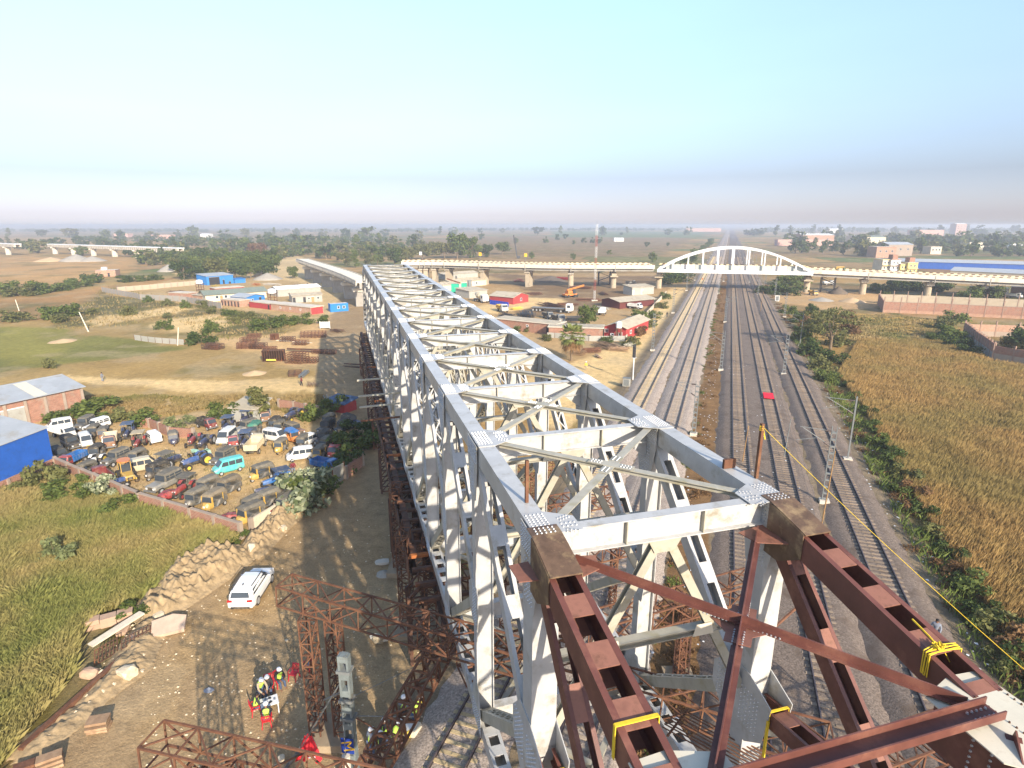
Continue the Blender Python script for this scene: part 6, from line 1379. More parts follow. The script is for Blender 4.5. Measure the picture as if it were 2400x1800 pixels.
 ('auto', 1455, 725, 1420, 745, {**hd('grey'), 'body': V['dgrey']}, 'grey hooded rickshaw between two yellow fronted ones'), ('truck', 590, 548, 560, 520, {'body': V['maroon'], 'cargo': V['maroon']}, 'maroon pickup with a white roof sheet by the brick wall', .9),
 ('auto', 495, 512, 460, 530, {**hd('grey'), 'body': V['dgrey']}, 'dark rickshaw by the brick wall near the blue shed'), ('tractor', 650, 600, 690, 585, {'body': V['blue']}, 'blue tractor squeezed between wall and yellow loader'),
]
NAMES = dict(auto=('auto_rickshaw', 'auto rickshaw'), van=('van', 'van'), jeep=('jeep', 'jeep'), tractor=('tractor', 'tractor'), truck=('small_truck', 'truck'), loader=('loader', 'loader'), heap=('scrap_machine', 'scrap machine'))
for rec in YARD:
    kd, cx, cy, fx, fy, cols, lab = rec[:7]; sc = rec[7] if len(rec) > 7 else 1.0
    a, b_ = GP(*C1(cx, cy + 14)), GP(*C1(fx, fy + 14)); cols = dict(cols)
    if kd == 'auto' and cols.get('body') is V['yellow']: cols['frame'] = V['yellow']
    if kd == 'jeep' and cols.get('hood', 1) is V['white']: cols['rack'] = None
    if 'canopy' not in cols: cols['canopy'] = None
    place(PRO[kd], NAMES[kd][0], lab, NAMES[kd][1], a, heading(a, b_), cols, 'vehicles parked in the dealer yard', (1 + (sc - 1) * .6) * (.93 if kd in ('auto', 'tractor') else .86))
# the white car on the dirt road
def suv():
    P = []; W = .92
    secs = [(-2.28, .74, .50, .90, .66), (-2.22, .86, .36, 1.02, .80), (-1.9, .91, .28, 1.06, .86), (-1.0, .92, .26, 1.05, .87), (.2, .92, .26, 1.02, .88), (.95, .92, .27, 1.0, .86), (1.7, .91, .30, .93, .82), (2.1, .85, .34, .84, .74), (2.3, .70, .40, .72, .6)]
    m = MB(); m.loft([ring(y, w, z0, z1, wt, .09) for y, w, z0, z1, wt in secs]); P.append(Pt('body', m, 'body', smooth=False))
    cab = [(-2.18, .74, .98, 1.06, .70), (-1.95, .80, .98, 1.52, .64), (-1.5, .82, .98, 1.63, .66), (-.3, .83, .98, 1.68, .68), (.35, .82, .98, 1.60, .66), (.9, .78, .96, 1.20, .68), (1.15, .74, .94, 1.02, .68)]
    m = MB(); m.loft([ring(y, w, z0, z1, wt, .1) for y, w, z0, z1, wt in cab]); P.append(Pt('roof', m, 'body'))
    P.append(Pt('windscreen', slab([(-.68, 1.10, 1.08), (.68, 1.10, 1.08), (.62, .42, 1.585), (-.62, .42, 1.585)]), 'glass')); P.append(Pt('rear_window', slab([(-.66, -2.145, 1.10), (.66, -2.145, 1.10), (.58, -1.985, 1.47), (-.58, -1.985, 1.47)]), 'glass'))
    for s in (-1, 1):
        for y0, y1, t in ((-1.75, -.92, .0), (-.86, .02, 0), (.08, .86, .42)): P.append(Pt('side_window', slab([(s * .832, y0, 1.10), (s * .832, y1, 1.10), (s * .735, y1 - t, 1.46), (s * .735, y0 + (.12 if y0 < -1.5 else 0), 1.46)]), 'glass'))
        P.append(boxpt('tail_lamp', 'tail', ((s * .68, -2.25, .92), (.34, .1, .15)))); P.append(boxpt('headlight', 'lamp', ((s * .62, 2.16, .70), (.34, .12, .14)))); P.append(boxpt('mirror', 'body', ((s * .98, .78, 1.06), (.16, .1, .13))))
        m = MB(); m.box((s * .67, -.6, 1.70), (.04, 2.0, .04)); P.append(Pt('roof_rail', m, 'dark'))
        m = MB(); m.box((s * .925, -.1, .32), (.03, 2.2, .12)); P.append(Pt('sill_trim', m, 'dark'))
    P.append(boxpt('rear_bumper', 'dark', ((0, -2.27, .40), (1.3, .08, .14)))); P.append(boxpt('spoiler', 'body', ((0, -2.0, 1.56), (1.2, .25, .06)))); P.append(boxpt('number_plate', 'lamp', ((0, -2.29, .72), (.5, .02, .12)))); P.append(boxpt('shark_fin', 'dark', ((0, -1.4, 1.72), (.05, .18, .08))))
    return P + wheels([(-.82, 1.4), (.82, 1.4), (-.82, -1.35), (.82, -1.35)], .35, .22, .68)
SUV = suv(); wcar = vp_('car_white', (.80, .80, .78), .22, .03, .02); a = GP(594, 1392); b_ = GP(628, 1340)
place(SUV, 'parked_car', 'white estate car with black windows parked alone on the dirt road', 'car', a, heading(a, b_), {'body': wcar, 'dark': V['black']}, None, 1.02)
# site traffic beyond
def bigtruck():
    P = []; m = MB(); m.loft([ring(5.2, 1.2, .7, 2.9, 1.1), ring(6.9, 1.2, .6, 2.9, 1.1), ring(7.1, 1.15, .7, 2.0, 1.05)]); P.append(Pt('cab', m, 'body')); P.append(Pt('windscreen', slab([(-1.0, 7.08, 1.75), (1.0, 7.08, 1.75), (.95, 6.96, 2.6), (-.95, 6.96, 2.6)]), 'glass'))
    for s in (-1, 1): P.append(Pt('side_window', slab([(s * 1.21, 5.6, 1.7), (s * 1.21, 6.7, 1.7), (s * 1.14, 6.6, 2.5), (s * 1.14, 5.6, 2.5)]), 'glass'))
    P.append(boxpt('flat_bed', 'cargo', ((0, -1.0, 1.2), (2.4, 11.0, .25)))); P.append(boxpt('chassis', 'dark', ((0, 1.0, .85), (.9, 11.5, .3)))); return P + wheels([(s * 1.0, y) for s in (-1, 1) for y in (6.2, 3.6, -3.4, -4.6, -5.8)], .5, .35)
BT = bigtruck(); a, b_ = GP(1292, 731), GP(1345, 734)
place(BT, 'trailer_truck', 'long flat trailer truck with white cab and dark load in the site yard', 'truck', a, heading(a, b_), {'body': V['white'], 'cargo': V['dgrey']})
def mixer():
    P = [p for p in BT if p.name in ('cab', 'windscreen', 'side_window')]; m = MB()
    m.loft([[(r * math.cos(k * .628), y, 2.2 + dz + r * math.sin(k * .628)) for k in range(10)] for y, r, dz in ((4.6, .7, -.1), (3.6, 1.2, 0), (1.8, 1.25, .15), (.4, .7, .45), (-.1, .55, .5))]); P.append(Pt('mixing_drum', m, 'drum')); P.append(boxpt('chassis', 'dark', ((0, 3, .85), (.9, 8, .3)))); return P + wheels([(s * 1.0, y) for s in (-1, 1) for y in (6.2, 1.6, .4)], .5, .35)
DEF['drum'] = V['cream']; a, b_ = GP(1116, 706), GP(1135, 710); place(mixer(), 'mixer_truck', 'cream concrete mixer truck with white cab beside the truss chord', 'truck', a - TM * 0, heading(a, b_), {'body': V['white']}, None, 1)
for lab, x, y, x2, y2, cols in (('yellow tipper truck with white cab beside the truss chord', 1178, 731, 1190, 736, {'body': V['white'], 'cargo': V['yellow']}), ('pale blue pickup parked under the long trailer', 1285, 747, 1300, 752, {'body': V['grey'], 'cargo': V['dgrey']}),
                                ('grey loaded truck left of the round tree in the site yard', 1310, 757, 1322, 762, {'body': V['grey'], 'cargo': V['dgrey']}), ('white pickup beside the red gabled house', 1412, 738, 1420, 731, {'body': V['white'], 'cargo': V['white']}), ('white van parked in front of the maroon shed', 1490, 724, 1500, 725, {'body': V['white'], 'cargo': V['white']}),
                                ('white car under the right stair tower', 1943, 668, 1955, 668, {'body': V['white'], 'cargo': V['white']}), ('white car in front of the shopfront', 2378, 699, 2390, 700, {'body': V['white'], 'cargo': V['white']}),
                                ('yellow backhoe standing in the shade of the right arch pier', 1906, 692, 1915, 694, {'body': V['yellow'], 'cargo': V['yellow']}), ('dump truck under the curved flyover', 1480, 668, 1492, 668, {'body': V['grey'], 'cargo': V['grey']})):
    a, b_ = GP(x, y), GP(x2, y2); place(PRO['truck'], 'small_truck', lab, 'truck', a, heading(a, b_), cols, None, 1.35 if 'tipper' in lab or 'loaded' in lab else 1.1)
# crane
a = GP(1335, 697); o = thing('mobile_crane', 'orange mobile crane with low boom in the site yard', 'crane', a, heading(a, GP(1350, 696)))
MB().box((0, 0, 1.1), (2.2, 5.5, .7)).build('carrier', V['orange'], o); MB().loft([ring(-1.4, 1.1, 1.45, 2.6, 1.0), ring(.6, 1.1, 1.45, 2.6, 1.0)]).build('counterweight', V['orange'], o); MB().box((.7, 1.4, 2.1), (.9, 1.3, 1.4)).build('cab', glassm, o)
MB().bar((0, -1.2, 2.8), (0, 6.5, 4.3), .5, .6).build('boom', V['orange'], o); MB().bar((0, 0, 1.8), (0, 3.5, 3.9), .25, .25).build('ram', steel_dk, o)
for s in (-1, 1):
    for y in (-2.4, -1.2, 1.6, 2.7): MB().wheel((s * 1.05, y, .55), .55, .35).build('wheel', tyre, o)
a = GP(1212, 606); o = thing('pile_rig', 'dark piling rig standing far off in the brown fields', 'piling rig', a); MB().bar((0, 0, 1), (-3, 0, 19), 1.0, 1.0).build('mast', steel_dk, o); MB().box((1, 0, 1.2), (3, 3, 2)).build('body', steel_dk, o)
# passing traffic on the flyover
c = frp[9] + frn[9] * 2.2; d = (frp[10] - frp[9]); place(PRO['auto'], 'auto_rickshaw', 'yellow and green auto rickshaw crossing the flyover right of the arch', 'auto rickshaw', Vector((c.x, c.y, c.z - 1.4)), math.atan2(-d.x, d.y), {'body': V['green'], 'hood': V['yellow'], 'side': V['green']}, None, 1.5)

# ------------------------------------------------------------------ trees, bushes, grass
def leafmat(name, c1, c2, trans=.25, patch=None, pscale=.08):
    m = bpy.data.materials.new(name); m.use_nodes = True; nt = m.node_tree; N = nt.nodes; L = nt.links; b_ = N['Principled BSDF']
    b_.inputs['Roughness'].default_value = .7; b_.inputs['Specular IOR Level'].default_value = .2
    ge = N.new('ShaderNodeNewGeometry'); oi = N.new('ShaderNodeObjectInfo')
    ad = N.new('ShaderNodeMath'); ad.operation = 'MULTIPLY_ADD'; ad.inputs[1].default_value = .7; L.new(ge.outputs['Random Per Island'], ad.inputs[0])
    k = N.new('ShaderNodeMath'); k.operation = 'MULTIPLY'; k.inputs[1].default_value = .3; L.new(oi.outputs['Random'], k.inputs[0]); L.new(k.outputs[0], ad.inputs[2])
    mx = N.new('ShaderNodeMix'); mx.data_type = 'RGBA'; mx.inputs['A'].default_value = (*c1, 1); mx.inputs['B'].default_value = (*c2, 1); L.new(ad.outputs[0], mx.inputs['Factor'])
    out = mx.outputs['Result']
    if patch:
        nz = N.new('ShaderNodeTexNoise'); nz.inputs['Scale'].default_value = pscale; nz.inputs['Detail'].default_value = 5; L.new(ge.outputs['Position'], nz.inputs['Vector'])
        r = N.new('ShaderNodeMapRange'); r.inputs['From Min'].default_value = .42; r.inputs['From Max'].default_value = .62; L.new(nz.outputs['Fac'], r.inputs['Value'])
        m2 = N.new('ShaderNodeMix'); m2.data_type = 'RGBA'; L.new(r.outputs[0], m2.inputs['Factor']); L.new(out, m2.inputs['A']); m2.inputs['B'].default_value = (*patch, 1); out = m2.outputs['Result']
    L.new(out, b_.inputs['Base Color'])
    tr = N.new('ShaderNodeBsdfTranslucent'); L.new(out, tr.inputs['Color']); ms = N.new('ShaderNodeMixShader'); ms.inputs[0].default_value = trans
    L.new(b_.outputs[0], ms.inputs[1]); L.new(tr.outputs[0], ms.inputs[2]); L.new(ms.outputs[0], N['Material Output'].inputs['Surface']); return m
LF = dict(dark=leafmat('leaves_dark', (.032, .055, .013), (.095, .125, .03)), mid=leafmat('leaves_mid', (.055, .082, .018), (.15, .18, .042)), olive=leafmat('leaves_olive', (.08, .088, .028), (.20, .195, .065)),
          brown=leafmat('leaves_brown', (.13, .07, .035), (.24, .14, .07)), pale=leafmat('leaves_pale', (.09, .11, .04), (.24, .26, .11)), flower=leafmat('leaves_flowering', (.07, .10, .035), (.55, .56, .36)),
          dry=leafmat('dry_weeds', (.10, .055, .025), (.27, .155, .065)), palm=leafmat('palm_leaves', (.10, .13, .03), (.27, .29, .09)))
barkm = mat('bark', (.17, .125, .08), .9, .25, 4)
def leafmesh(lobes, n, size, seed, flat=.35, m=None, name='crown'):
    r = np.random.default_rng(seed); lobes = np.array(lobes, float); w = (lobes[:, 3] * lobes[:, 4] * lobes[:, 5]) ** .66; li = r.choice(len(lobes), n, p=w / w.sum())
    d = r.normal(size=(n, 3)); d /= np.linalg.norm(d, axis=1, keepdims=True); rad_ = r.random(n) ** .35
    # ragged: push some tufts out, thin others
    rag = .75 + .5 * vnoise(d[:, 0] * 3 + li * 7, d[:, 1] * 3 + d[:, 2] * 2, seed)
    c = lobes[li, :3] + d * lobes[li, 3:6] * (rad_ * rag)[:, None]
    nrm = d * .8 + r.normal(size=(n, 3)) * .7 + np.array([0, 0, .3]); nrm /= np.linalg.norm(nrm, axis=1, keepdims=True)
    t = np.cross(nrm, r.normal(size=(n, 3))); t /= np.linalg.norm(t, axis=1, keepdims=True); b_ = np.cross(nrm, t)
    s = size * (.55 + .9 * r.random(n))[:, None]; a = .45 + .3 * r.random(n)[:, None]
    V = np.stack([c - t * s, c - b_ * s * a, c + t * s, c + b_ * s * a], 1).reshape(-1, 3); F = np.arange(4 * n).reshape(-1, 4)
    return npmesh(name, V, F, m)
def tree_proto(seed, H, R, nl, nleaf, size, trunk=.25, m=None, shape='round', base=.3):
    rnd = random.Random(seed); lobes = []; mb = MB()
    for k in range(nl):
        a = rnd.uniform(0, 6.28); q = math.sqrt(rnd.random()); z = rnd.uniform(base, 1)
        if shape == 'round': rr = R * q * math.sqrt(max(.08, 1 - ((z - .62) / .5) ** 2)) * .8; sz = R * rnd.uniform(.28, .5)
        elif shape == 'tall': rr = R * q * .6; sz = R * rnd.uniform(.35, .6)
        elif shape == 'flat': z = rnd.uniform(.55, 1); rr = R * q * .95; sz = R * rnd.uniform(.16, .32)
        else: rr = R * q * .8; sz = R * rnd.uniform(.3, .5)
        zz = H * z - sz * .4 if shape != 'flat' else H * z - .1 * H
        lobes.append((rr * math.cos(a), rr * math.sin(a), max(zz, sz * .5), sz, sz, sz * (.75 if shape != 'flat' else .4)))
    if trunk:
        th = H * base * 1.1; mb.tube((0, 0, -.3), (0, 0, th), trunk, trunk * .7, 7)
        for lb in lobes[:7]: mb.tube((0, 0, th * rnd.uniform(.6, 1)), (lb[0] * .8, lb[1] * .8, lb[2]), trunk * .45, trunk * .15, 5, False)
    else:
        for lb in lobes[:4]: mb.tube((0, 0, -.1), (lb[0] * .8, lb[1] * .8, lb[2]), .05, .02, 4, False)
    return mb.mesh('trunk', barkm), lambda mm, cache={}: cache.setdefault(mm.name, leafmesh(lobes, nleaf, size, seed, m=mm))
TP_ = dict(
    broad=[tree_proto(s, 9, 5.0, 16, 1700, .42, .3, shape='round') for s in (1, 2, 3)], tall=[tree_proto(s, 14, 3.6, 15, 1500, .42, .28, shape='tall', base=.25) for s in (4, 5)],
    far=[tree_proto(s, 10, 5.2, 11, 420, .85, .35, shape='round', base=.22) for s in (6, 7, 8, 16)], fartall=[tree_proto(s, 14, 3.8, 10, 360, .8, .35, shape='tall', base=.2) for s in (9, 10)],
    bush=[tree_proto(s, 2.2, 1.7, 9, 900, .17, 0, shape='bush', base=.2) for s in (11, 12, 13)], thorn=[tree_proto(14, 8.5, 5.6, 34, 2300, .22, .28, shape='flat', base=.3)], sapling=[tree_proto(15, 5, 1.6, 12, 1500, .18, .1, shape='tall', base=.2)],
    midbush=[tree_proto(s, 2.6, 2.2, 11, 1000, .21, 0, shape='bush', base=.15) for s in (17, 18)])
BH_ = dict(broad=9, tall=14, far=10, fartall=14, bush=2.2, thorn=8.5, sapling=5, midbush=2.6)
RND = random.Random(99)
def tree(kind, px, h, leaf, label, group=None, wide=1.0, name=None, at=None):
    g = at if at is not None else GP(*px); p = RND.choice(TP_[kind]); s = h / BH_[kind]
    nm = name or ('bush' if 'bush' in kind else 'tree')
    o = thing(nm, label, 'bush' if nm in ('bush', 'shrub') else 'tree', g, RND.uniform(0, 6.28), group); o.scale = (s * wide, s * wide, s)
    inst('trunk' if kind not in ('bush', 'midbush') else 'stems', p[0], o); inst('crown' if kind not in ('bush', 'midbush') else 'leaves', p[1](LF[leaf]), o); return o
# single trees and bushes that stand out
tree('sapling', (603, 988), 5.4, 'olive', 'loose young tree growing beside the small grey shed', wide=1.2)
tree('bush', (527, 985), 2.8, 'mid', 'dark round bush left of the small grey shed', wide=1.1); tree('bush', (424, 1006), 2.0, 'pale', 'pale round bush at the brick back wall above the navy rickshaw', wide=1.2)
for k, (px, h, lf, lab, w) in enumerate([((230, 973), 2.6, 'mid', 'big bush right of the brick warehouse corner', 1.7), ((165, 985), 2.2, 'mid', 'bush against the brick warehouse wall', 1.7), ((282, 985), 1.8, 'olive', 'low bush behind the white station wagon', 1.4), ((337, 996), 2.2, 'mid', 'bush behind the back wall left of the white jeep', 1.4),
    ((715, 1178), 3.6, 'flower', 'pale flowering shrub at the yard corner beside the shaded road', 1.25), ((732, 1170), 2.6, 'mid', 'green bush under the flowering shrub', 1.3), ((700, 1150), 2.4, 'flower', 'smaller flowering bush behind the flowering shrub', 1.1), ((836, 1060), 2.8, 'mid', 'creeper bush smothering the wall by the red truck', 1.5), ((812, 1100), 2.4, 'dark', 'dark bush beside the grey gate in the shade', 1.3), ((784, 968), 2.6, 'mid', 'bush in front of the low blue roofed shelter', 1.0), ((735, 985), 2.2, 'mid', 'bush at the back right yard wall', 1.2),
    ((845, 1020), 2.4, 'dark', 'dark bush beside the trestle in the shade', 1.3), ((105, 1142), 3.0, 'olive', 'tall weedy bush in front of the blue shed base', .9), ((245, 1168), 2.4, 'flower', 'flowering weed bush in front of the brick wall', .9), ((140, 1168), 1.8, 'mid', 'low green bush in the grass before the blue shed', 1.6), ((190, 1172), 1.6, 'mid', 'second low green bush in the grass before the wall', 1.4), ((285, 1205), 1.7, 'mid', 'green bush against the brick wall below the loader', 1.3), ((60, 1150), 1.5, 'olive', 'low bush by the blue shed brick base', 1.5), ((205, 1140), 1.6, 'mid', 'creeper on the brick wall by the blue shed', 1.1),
    ((138, 1325), 2.2, 'pale', 'grey green bush alone in the tall left grass', .9), ((318, 1445), 1.1, 'mid', 'small bush at the foot of the earth bank', 1.4), ((560, 1268), 1.1, 'mid', 'bush at the corner of the brick wall', 1.3), ((500, 1305), .8, 'mid', 'low greenery behind the single pale stone', 1.5), ((680, 1262 - 60), 1.0, 'olive', 'low weeds on the bank by the plastered wall', 1.5)]):
    tree('bush', px, h, lf, lab, wide=w, name='shrub' if 'shrub' in lab else None)
for (px, h, lf, lab, w) in [((42, 752), 3.6, 'olive', 'small tree with pale trunk at the left edge of the green field', 1.6), ((112, 748), 4.2, 'mid', 'bushy tree in the left fields, left of a pair', 1.5), ((160, 744), 4.6, 'mid', 'bushy tree in the left fields, right of a pair', 1.4), ((136, 755), 3.0, 'olive', 'low bush in front of the pair of bushy trees', 1.4), ((301, 738), 3.6, 'olive', 'bush standing between the two sand patches', 1.0), ((215, 735), 2.2, 'olive', 'low bush on the edge of the upper sand patch', 1.5),
    ((385, 772), 3.2, 'mid', 'dark bush in the lower sand patch, left one', 1.0), ((500, 778), 3.6, 'mid', 'dark bush in the lower sand patch, right one', 1.0), ((468, 806), 4.0, 'dark', 'largest dark bush beside the lone sheet fence', 1.1), ((118, 862), 2.2, 'olive', 'bush beside the mound in the tan field', 1.0), ((549, 760), 2.6, 'olive', 'pale bush right of the lower sand patch', 1.0),
    ((605, 772), 3.0, 'mid', 'green bush left of three before the red store', 1.5), ((632, 770), 3.8, 'mid', 'green bush, middle of three before the red store', 1.4), ((660, 762), 3.0, 'mid', 'green bush right of three before the red store', 1.4), ((702, 760), 3.4, 'mid', 'dark bush in front of the red painted end wall', 1.4), ((762, 758), 2.6, 'mid', 'bush in front of the blue container', 1.3), ((580, 745), 2.6, 'olive', 'low bush in front of the short red store', 1.6), ((540, 740), 2.4, 'mid', 'low bush in front of the brick washroom', 1.6), ((500, 735), 2.6, 'olive', 'bush behind the compound wall corner', 1.3), ((437, 722), 3.0, 'mid', 'bush in front of the grey panel wall', 1.0), ((474, 722), 3.2, 'olive', 'thin tree in front of the long barrack', .9), ((395, 715), 2.4, 'olive', 'bush along the grey panel wall', 1.4), ((350, 708), 2.6, 'mid', 'bush at the bend of the grey panel wall', 1.2), ((395, 745), 1.8, 'olive', 'low bush above the lower sand patch', 1.6),
    ((12, 692), 6.5, 'mid', 'tall bush in the hedge at the left edge', 1.3), ((48, 694), 5.0, 'olive', 'olive bush in the left hedge', 1.4), ((80, 690), 6.5, 'mid', 'tallest bush in the left hedge', 1.2), ((118, 684), 4.6, 'mid', 'bush at the right end of the left hedge', 1.4), ((190, 672), 4.6, 'mid', 'hedge bush left of the brick farmhouse', 1.5), ((215, 664), 5.5, 'dark', 'dark hedge tree beside the brick farmhouse', 1.3), ((165, 676), 4.0, 'mid', 'hedge bush between farmhouse and left hedge', 1.6), ((290, 662), 4.0, 'dark', 'dark green bush right of the brick farmhouse', 1.8), ((320, 660), 3.6, 'mid', 'low green hedge bush along the field lane', 1.8), ((360, 656), 3.6, 'mid', 'low hedge bush near the compound wall', 1.8), ((140, 682), 3.4, 'mid', 'small hedge bush in the gap of the left hedge', 1.6)]:
    tree('midbush', px, h * .85, lf, lab, wide=w, group='bushes in the left fields')
dk = [('dark', 'dark green'), ('mid', 'mid green'), ('olive', 'olive green')]
# the big dark grove behind the blue shed
GROVE = [(432, 656), (452, 650), (470, 656), (492, 645), (512, 656), (533, 646), (552, 655), (570, 645), (588, 653), (603, 643), (622, 650), (460, 634), (500, 632), (545, 632), (585, 632), (630, 636), (412, 640), (440, 622), (480, 618), (520, 617), (560, 618), (600, 620), (640, 622), (395, 628)]
for k, px in enumerate(GROVE):
    lf, nm = dk[(k * 5) % 3 if k % 4 == 0 else k % 2]
    tree('broad', px, RND.uniform(8.5, 11.5), lf, '%s crown in the dense grove behind the tall blue shed' % nm, 'trees of the grove behind the blue shed', 1.15)
tree('broad', (606, 601), 13.5, 'brown', 'large reddish brown tree standing above the grove', wide=1.1); tree('broad', (686, 653), 6.2, 'mid', 'solitary round tree on the sand beside the viaduct')
for px, h, lf, lab in (((834, 628), 11, 'mid', 'tall loose tree right of the curved viaduct'), ((812, 622), 9, 'olive', 'grey green tree behind the curved viaduct'), ((860, 622), 9, 'olive', 'olive tree above the far end of the truss'), ((885, 620), 8, 'mid', 'bushy tree above the far end of the truss'), ((925, 622), 12, 'dark', 'darkest tree right above the truss end'), ((795, 615), 8, 'olive', 'low grey tree between viaduct deck and flyover'), ((955, 614), 11, 'olive', 'grey green tree behind the left end of the flyover'), ((990, 608), 14, 'olive', 'tall grey tree behind the flyover'),
                     ((1072, 606), 20, 'mid', 'huge spreading tree behind the curved flyover'), ((1106, 605), 17, 'mid', 'right half of the huge tree pair behind the flyover'), ((1042, 606), 15, 'olive', 'left flank tree of the huge pair behind the flyover'), ((1140, 603), 11, 'dark', 'darker round tree right of the huge pair'), ((1177, 596), 13, 'mid', 'round tree on the brown field behind the flyover'), ((920, 600), 12, 'olive', 'hazy olive tree left of the huge pair'), ((1015, 598), 12, 'olive', 'hazy tree behind the flyover signs')):
    tree('tall' if 'tall loose' in lab else 'broad', px, h, lf, lab)
# scattered field trees
for px, h, lf, lab in (((1245, 606), 5.5, 'mid', 'round bush on the brown field above the flyover kerb'), ((1342, 609), 5, 'mid', 'small field tree left of the radio mast'), ((1428, 598), 5, 'mid', 'small field tree right of the radio mast'), ((1528, 614), 7.5, 'mid', 'field tree just left of the arch'), ((1516, 580), 7, 'dark', 'dark field tree beyond the arch'), ((1566, 577), 5, 'mid', 'low bush in the field left of the hazy tracks'), ((1368, 571), 9, 'dark', 'hazy field tree left of a group of three'), ((1388, 570), 9, 'dark', 'hazy field tree, middle of a group of three'), ((1405, 571), 10, 'dark', 'hazy field tree, right of a group of three'), ((1345, 573), 7, 'mid', 'hazy bush in the green field'), ((1456, 553), 9, 'dark', 'lone hazy tree in the green field'), ((1325, 562), 11, 'dark', 'hazy tree at the green field corner, left of two'), ((1305, 563), 12, 'dark', 'hazy tree at the green field corner, right of two'), ((1280, 570), 10, 'mid', 'hazy tree behind the radio mast'), ((1210, 572), 9, 'mid', 'hazy round tree beyond the brown field'), ((1130, 562), 12, 'dark', 'hazy dark tree on the far fields'), ((1058, 560), 16, 'dark', 'tall hazy tree above the huge pair')):
    tree('far', px, h, lf, lab, 'field trees beyond the flyover')
tree('broad', (1377, 770), 6.0, 'mid', 'dense round tree in front of the brick stores', wide=.95)
tree('thorn', (1946, 818), 9.2, 'olive', 'spreading feathery thorn tree on the verge right of the tracks', wide=1.1)
# palm
g = GP(1338, 846); o = thing('palm_tree', 'fan palm with drooping dead fronds beside the truss', 'palm', g); MB().tube((0, 0, -.3), (.2, 0, 4.9), .26, .2, 9).build('trunk', barkm, o)
rp = random.Random(5)
for k in range(48):
    a = k * 2.4; el = 1.3 - k * .048; m = MB(); l = rp.uniform(1.7, 2.3); c0 = Vector((.2, 0, 4.9)); d = Vector((math.cos(a) * math.cos(el), math.sin(a) * math.cos(el), math.sin(el))); tip = c0 + d * l
    sidev = d.cross(Vector((0, 0, 1))).normalized() if abs(d.z) < .98 else Vector((1, 0, 0)); upv = sidev.cross(d); m.tube(c0, tip, .03, .02, 4, False)
    for q in range(13):
        b_ = (q - 6) / 6 * 1.5; dd = (d * math.cos(b_) + sidev * math.sin(b_)); L_ = rp.uniform(1.0, 1.5); e = tip + dd * L_ + Vector((0, 0, -.35 * L_ * (1.3 - d.z))); pv_ = dd.cross(upv).normalized() * .13; mm_ = tip + dd * L_ * .5
        m.add([tip, mm_ + pv_, e, mm_ - pv_], [(0, 1, 2, 3)])
    m.build('frond', LF['palm'] if k < 36 else LF['dry'], o)
# verge right of the railway
VERGE = [((1880, 800), 3.4), ((1905, 835), 3.6), ((1925, 868), 3.0), ((1895, 770), 3.2), ((1870, 755), 3.0), ((1850, 735), 3.0), ((1955, 850), 2.6), ((1965, 810), 3.2), ((1990, 780), 3.0), ((1920, 780), 3.4), ((1935, 895), 2.2), ((1905, 735), 3.0), ((1940, 745), 2.8), ((1985, 745), 2.6),
         ((2040, 1010), 2.0), ((2052, 1045), 2.2), ((2090, 1085), 2.3), ((2120, 1125), 2.2), ((2140, 1165), 2.0), ((2075, 1060), 1.8), ((2105, 1160), 1.7), ((2160, 1210), 1.8), ((2190, 1260), 1.7), ((2130, 1200), 1.5), ((2225, 1310), 1.7), ((2270, 1390), 2.2), ((2300, 1440), 1.6), ((2330, 1480), 2.0), ((2360, 1520), 2.0), ((2395, 1570), 2.1), ((2285, 1470), 1.4), ((2375, 1480), 1.8), ((2340, 1560), 1.5), ((2210, 1340), 1.4), ((2035, 975), 1.8), ((2005, 935), 1.6), ((1985, 905), 1.6)]
for k, (px, h) in enumerate(VERGE):
    where = 'around the thorn tree right of the tracks' if px[1] < 920 else ('along the reed edge beside the rightmost track' if px[1] < 1250 else 'by the reed edge near the end strut')
    tree('bush' if px[1] > 900 else 'midbush', px, h * (.8 if px[1] > 900 else .95), ('mid', 'dark', 'olive', 'dry', 'dark')[k % 5], '%s bush %s' % (('leafy green', 'dark green', 'dusty olive', 'dry brown', 'dark green')[k % 5], where), 'bushes on the verge right of the tracks', 1.15)
def weeds(name, label, s0, s1, t0, t1, n, h, leaf, seed):
    r = np.random.default_rng(seed); lob = []
    for k in range(n):
        t = t0 + (t1 - t0) * r.random() ** 1.4; c = TP(s0 + (s1 - s0) * r.random(), t, .1); q = h * r.uniform(.5, 1.2); lob.append((c.x, c.y, c.z + q * .3, q * r.uniform(.8, 1.5), q * r.uniform(.8, 1.5), q * .6))
    o = bpy.data.objects.new(name, leafmesh(lob, n * 130, .09, seed, m=LF[leaf])); COL.objects.link(o); tag(o, label, 'weeds', None, 'stuff')
weeds('dry_weeds', 'dry brown weeds along the foot of the right track bank', 16.8, 19.2, 22, 300, 150, .6, 'dry', 21)
weeds('dry_weeds', 'dry brown weeds in the strip between the two track groups', -2.5, .2, 24, 280, 200, .5, 'dry', 22); weeds('green_weeds', 'green weeds along the left side of the strip between track groups', -2.9, -1.6, 24, 280, 90, .5, 'mid', 23)
weeds('low_weeds', 'low olive weeds between the two rightmost tracks', 10.0, 11.3, 50, 260, 110, .3, 'olive', 24)
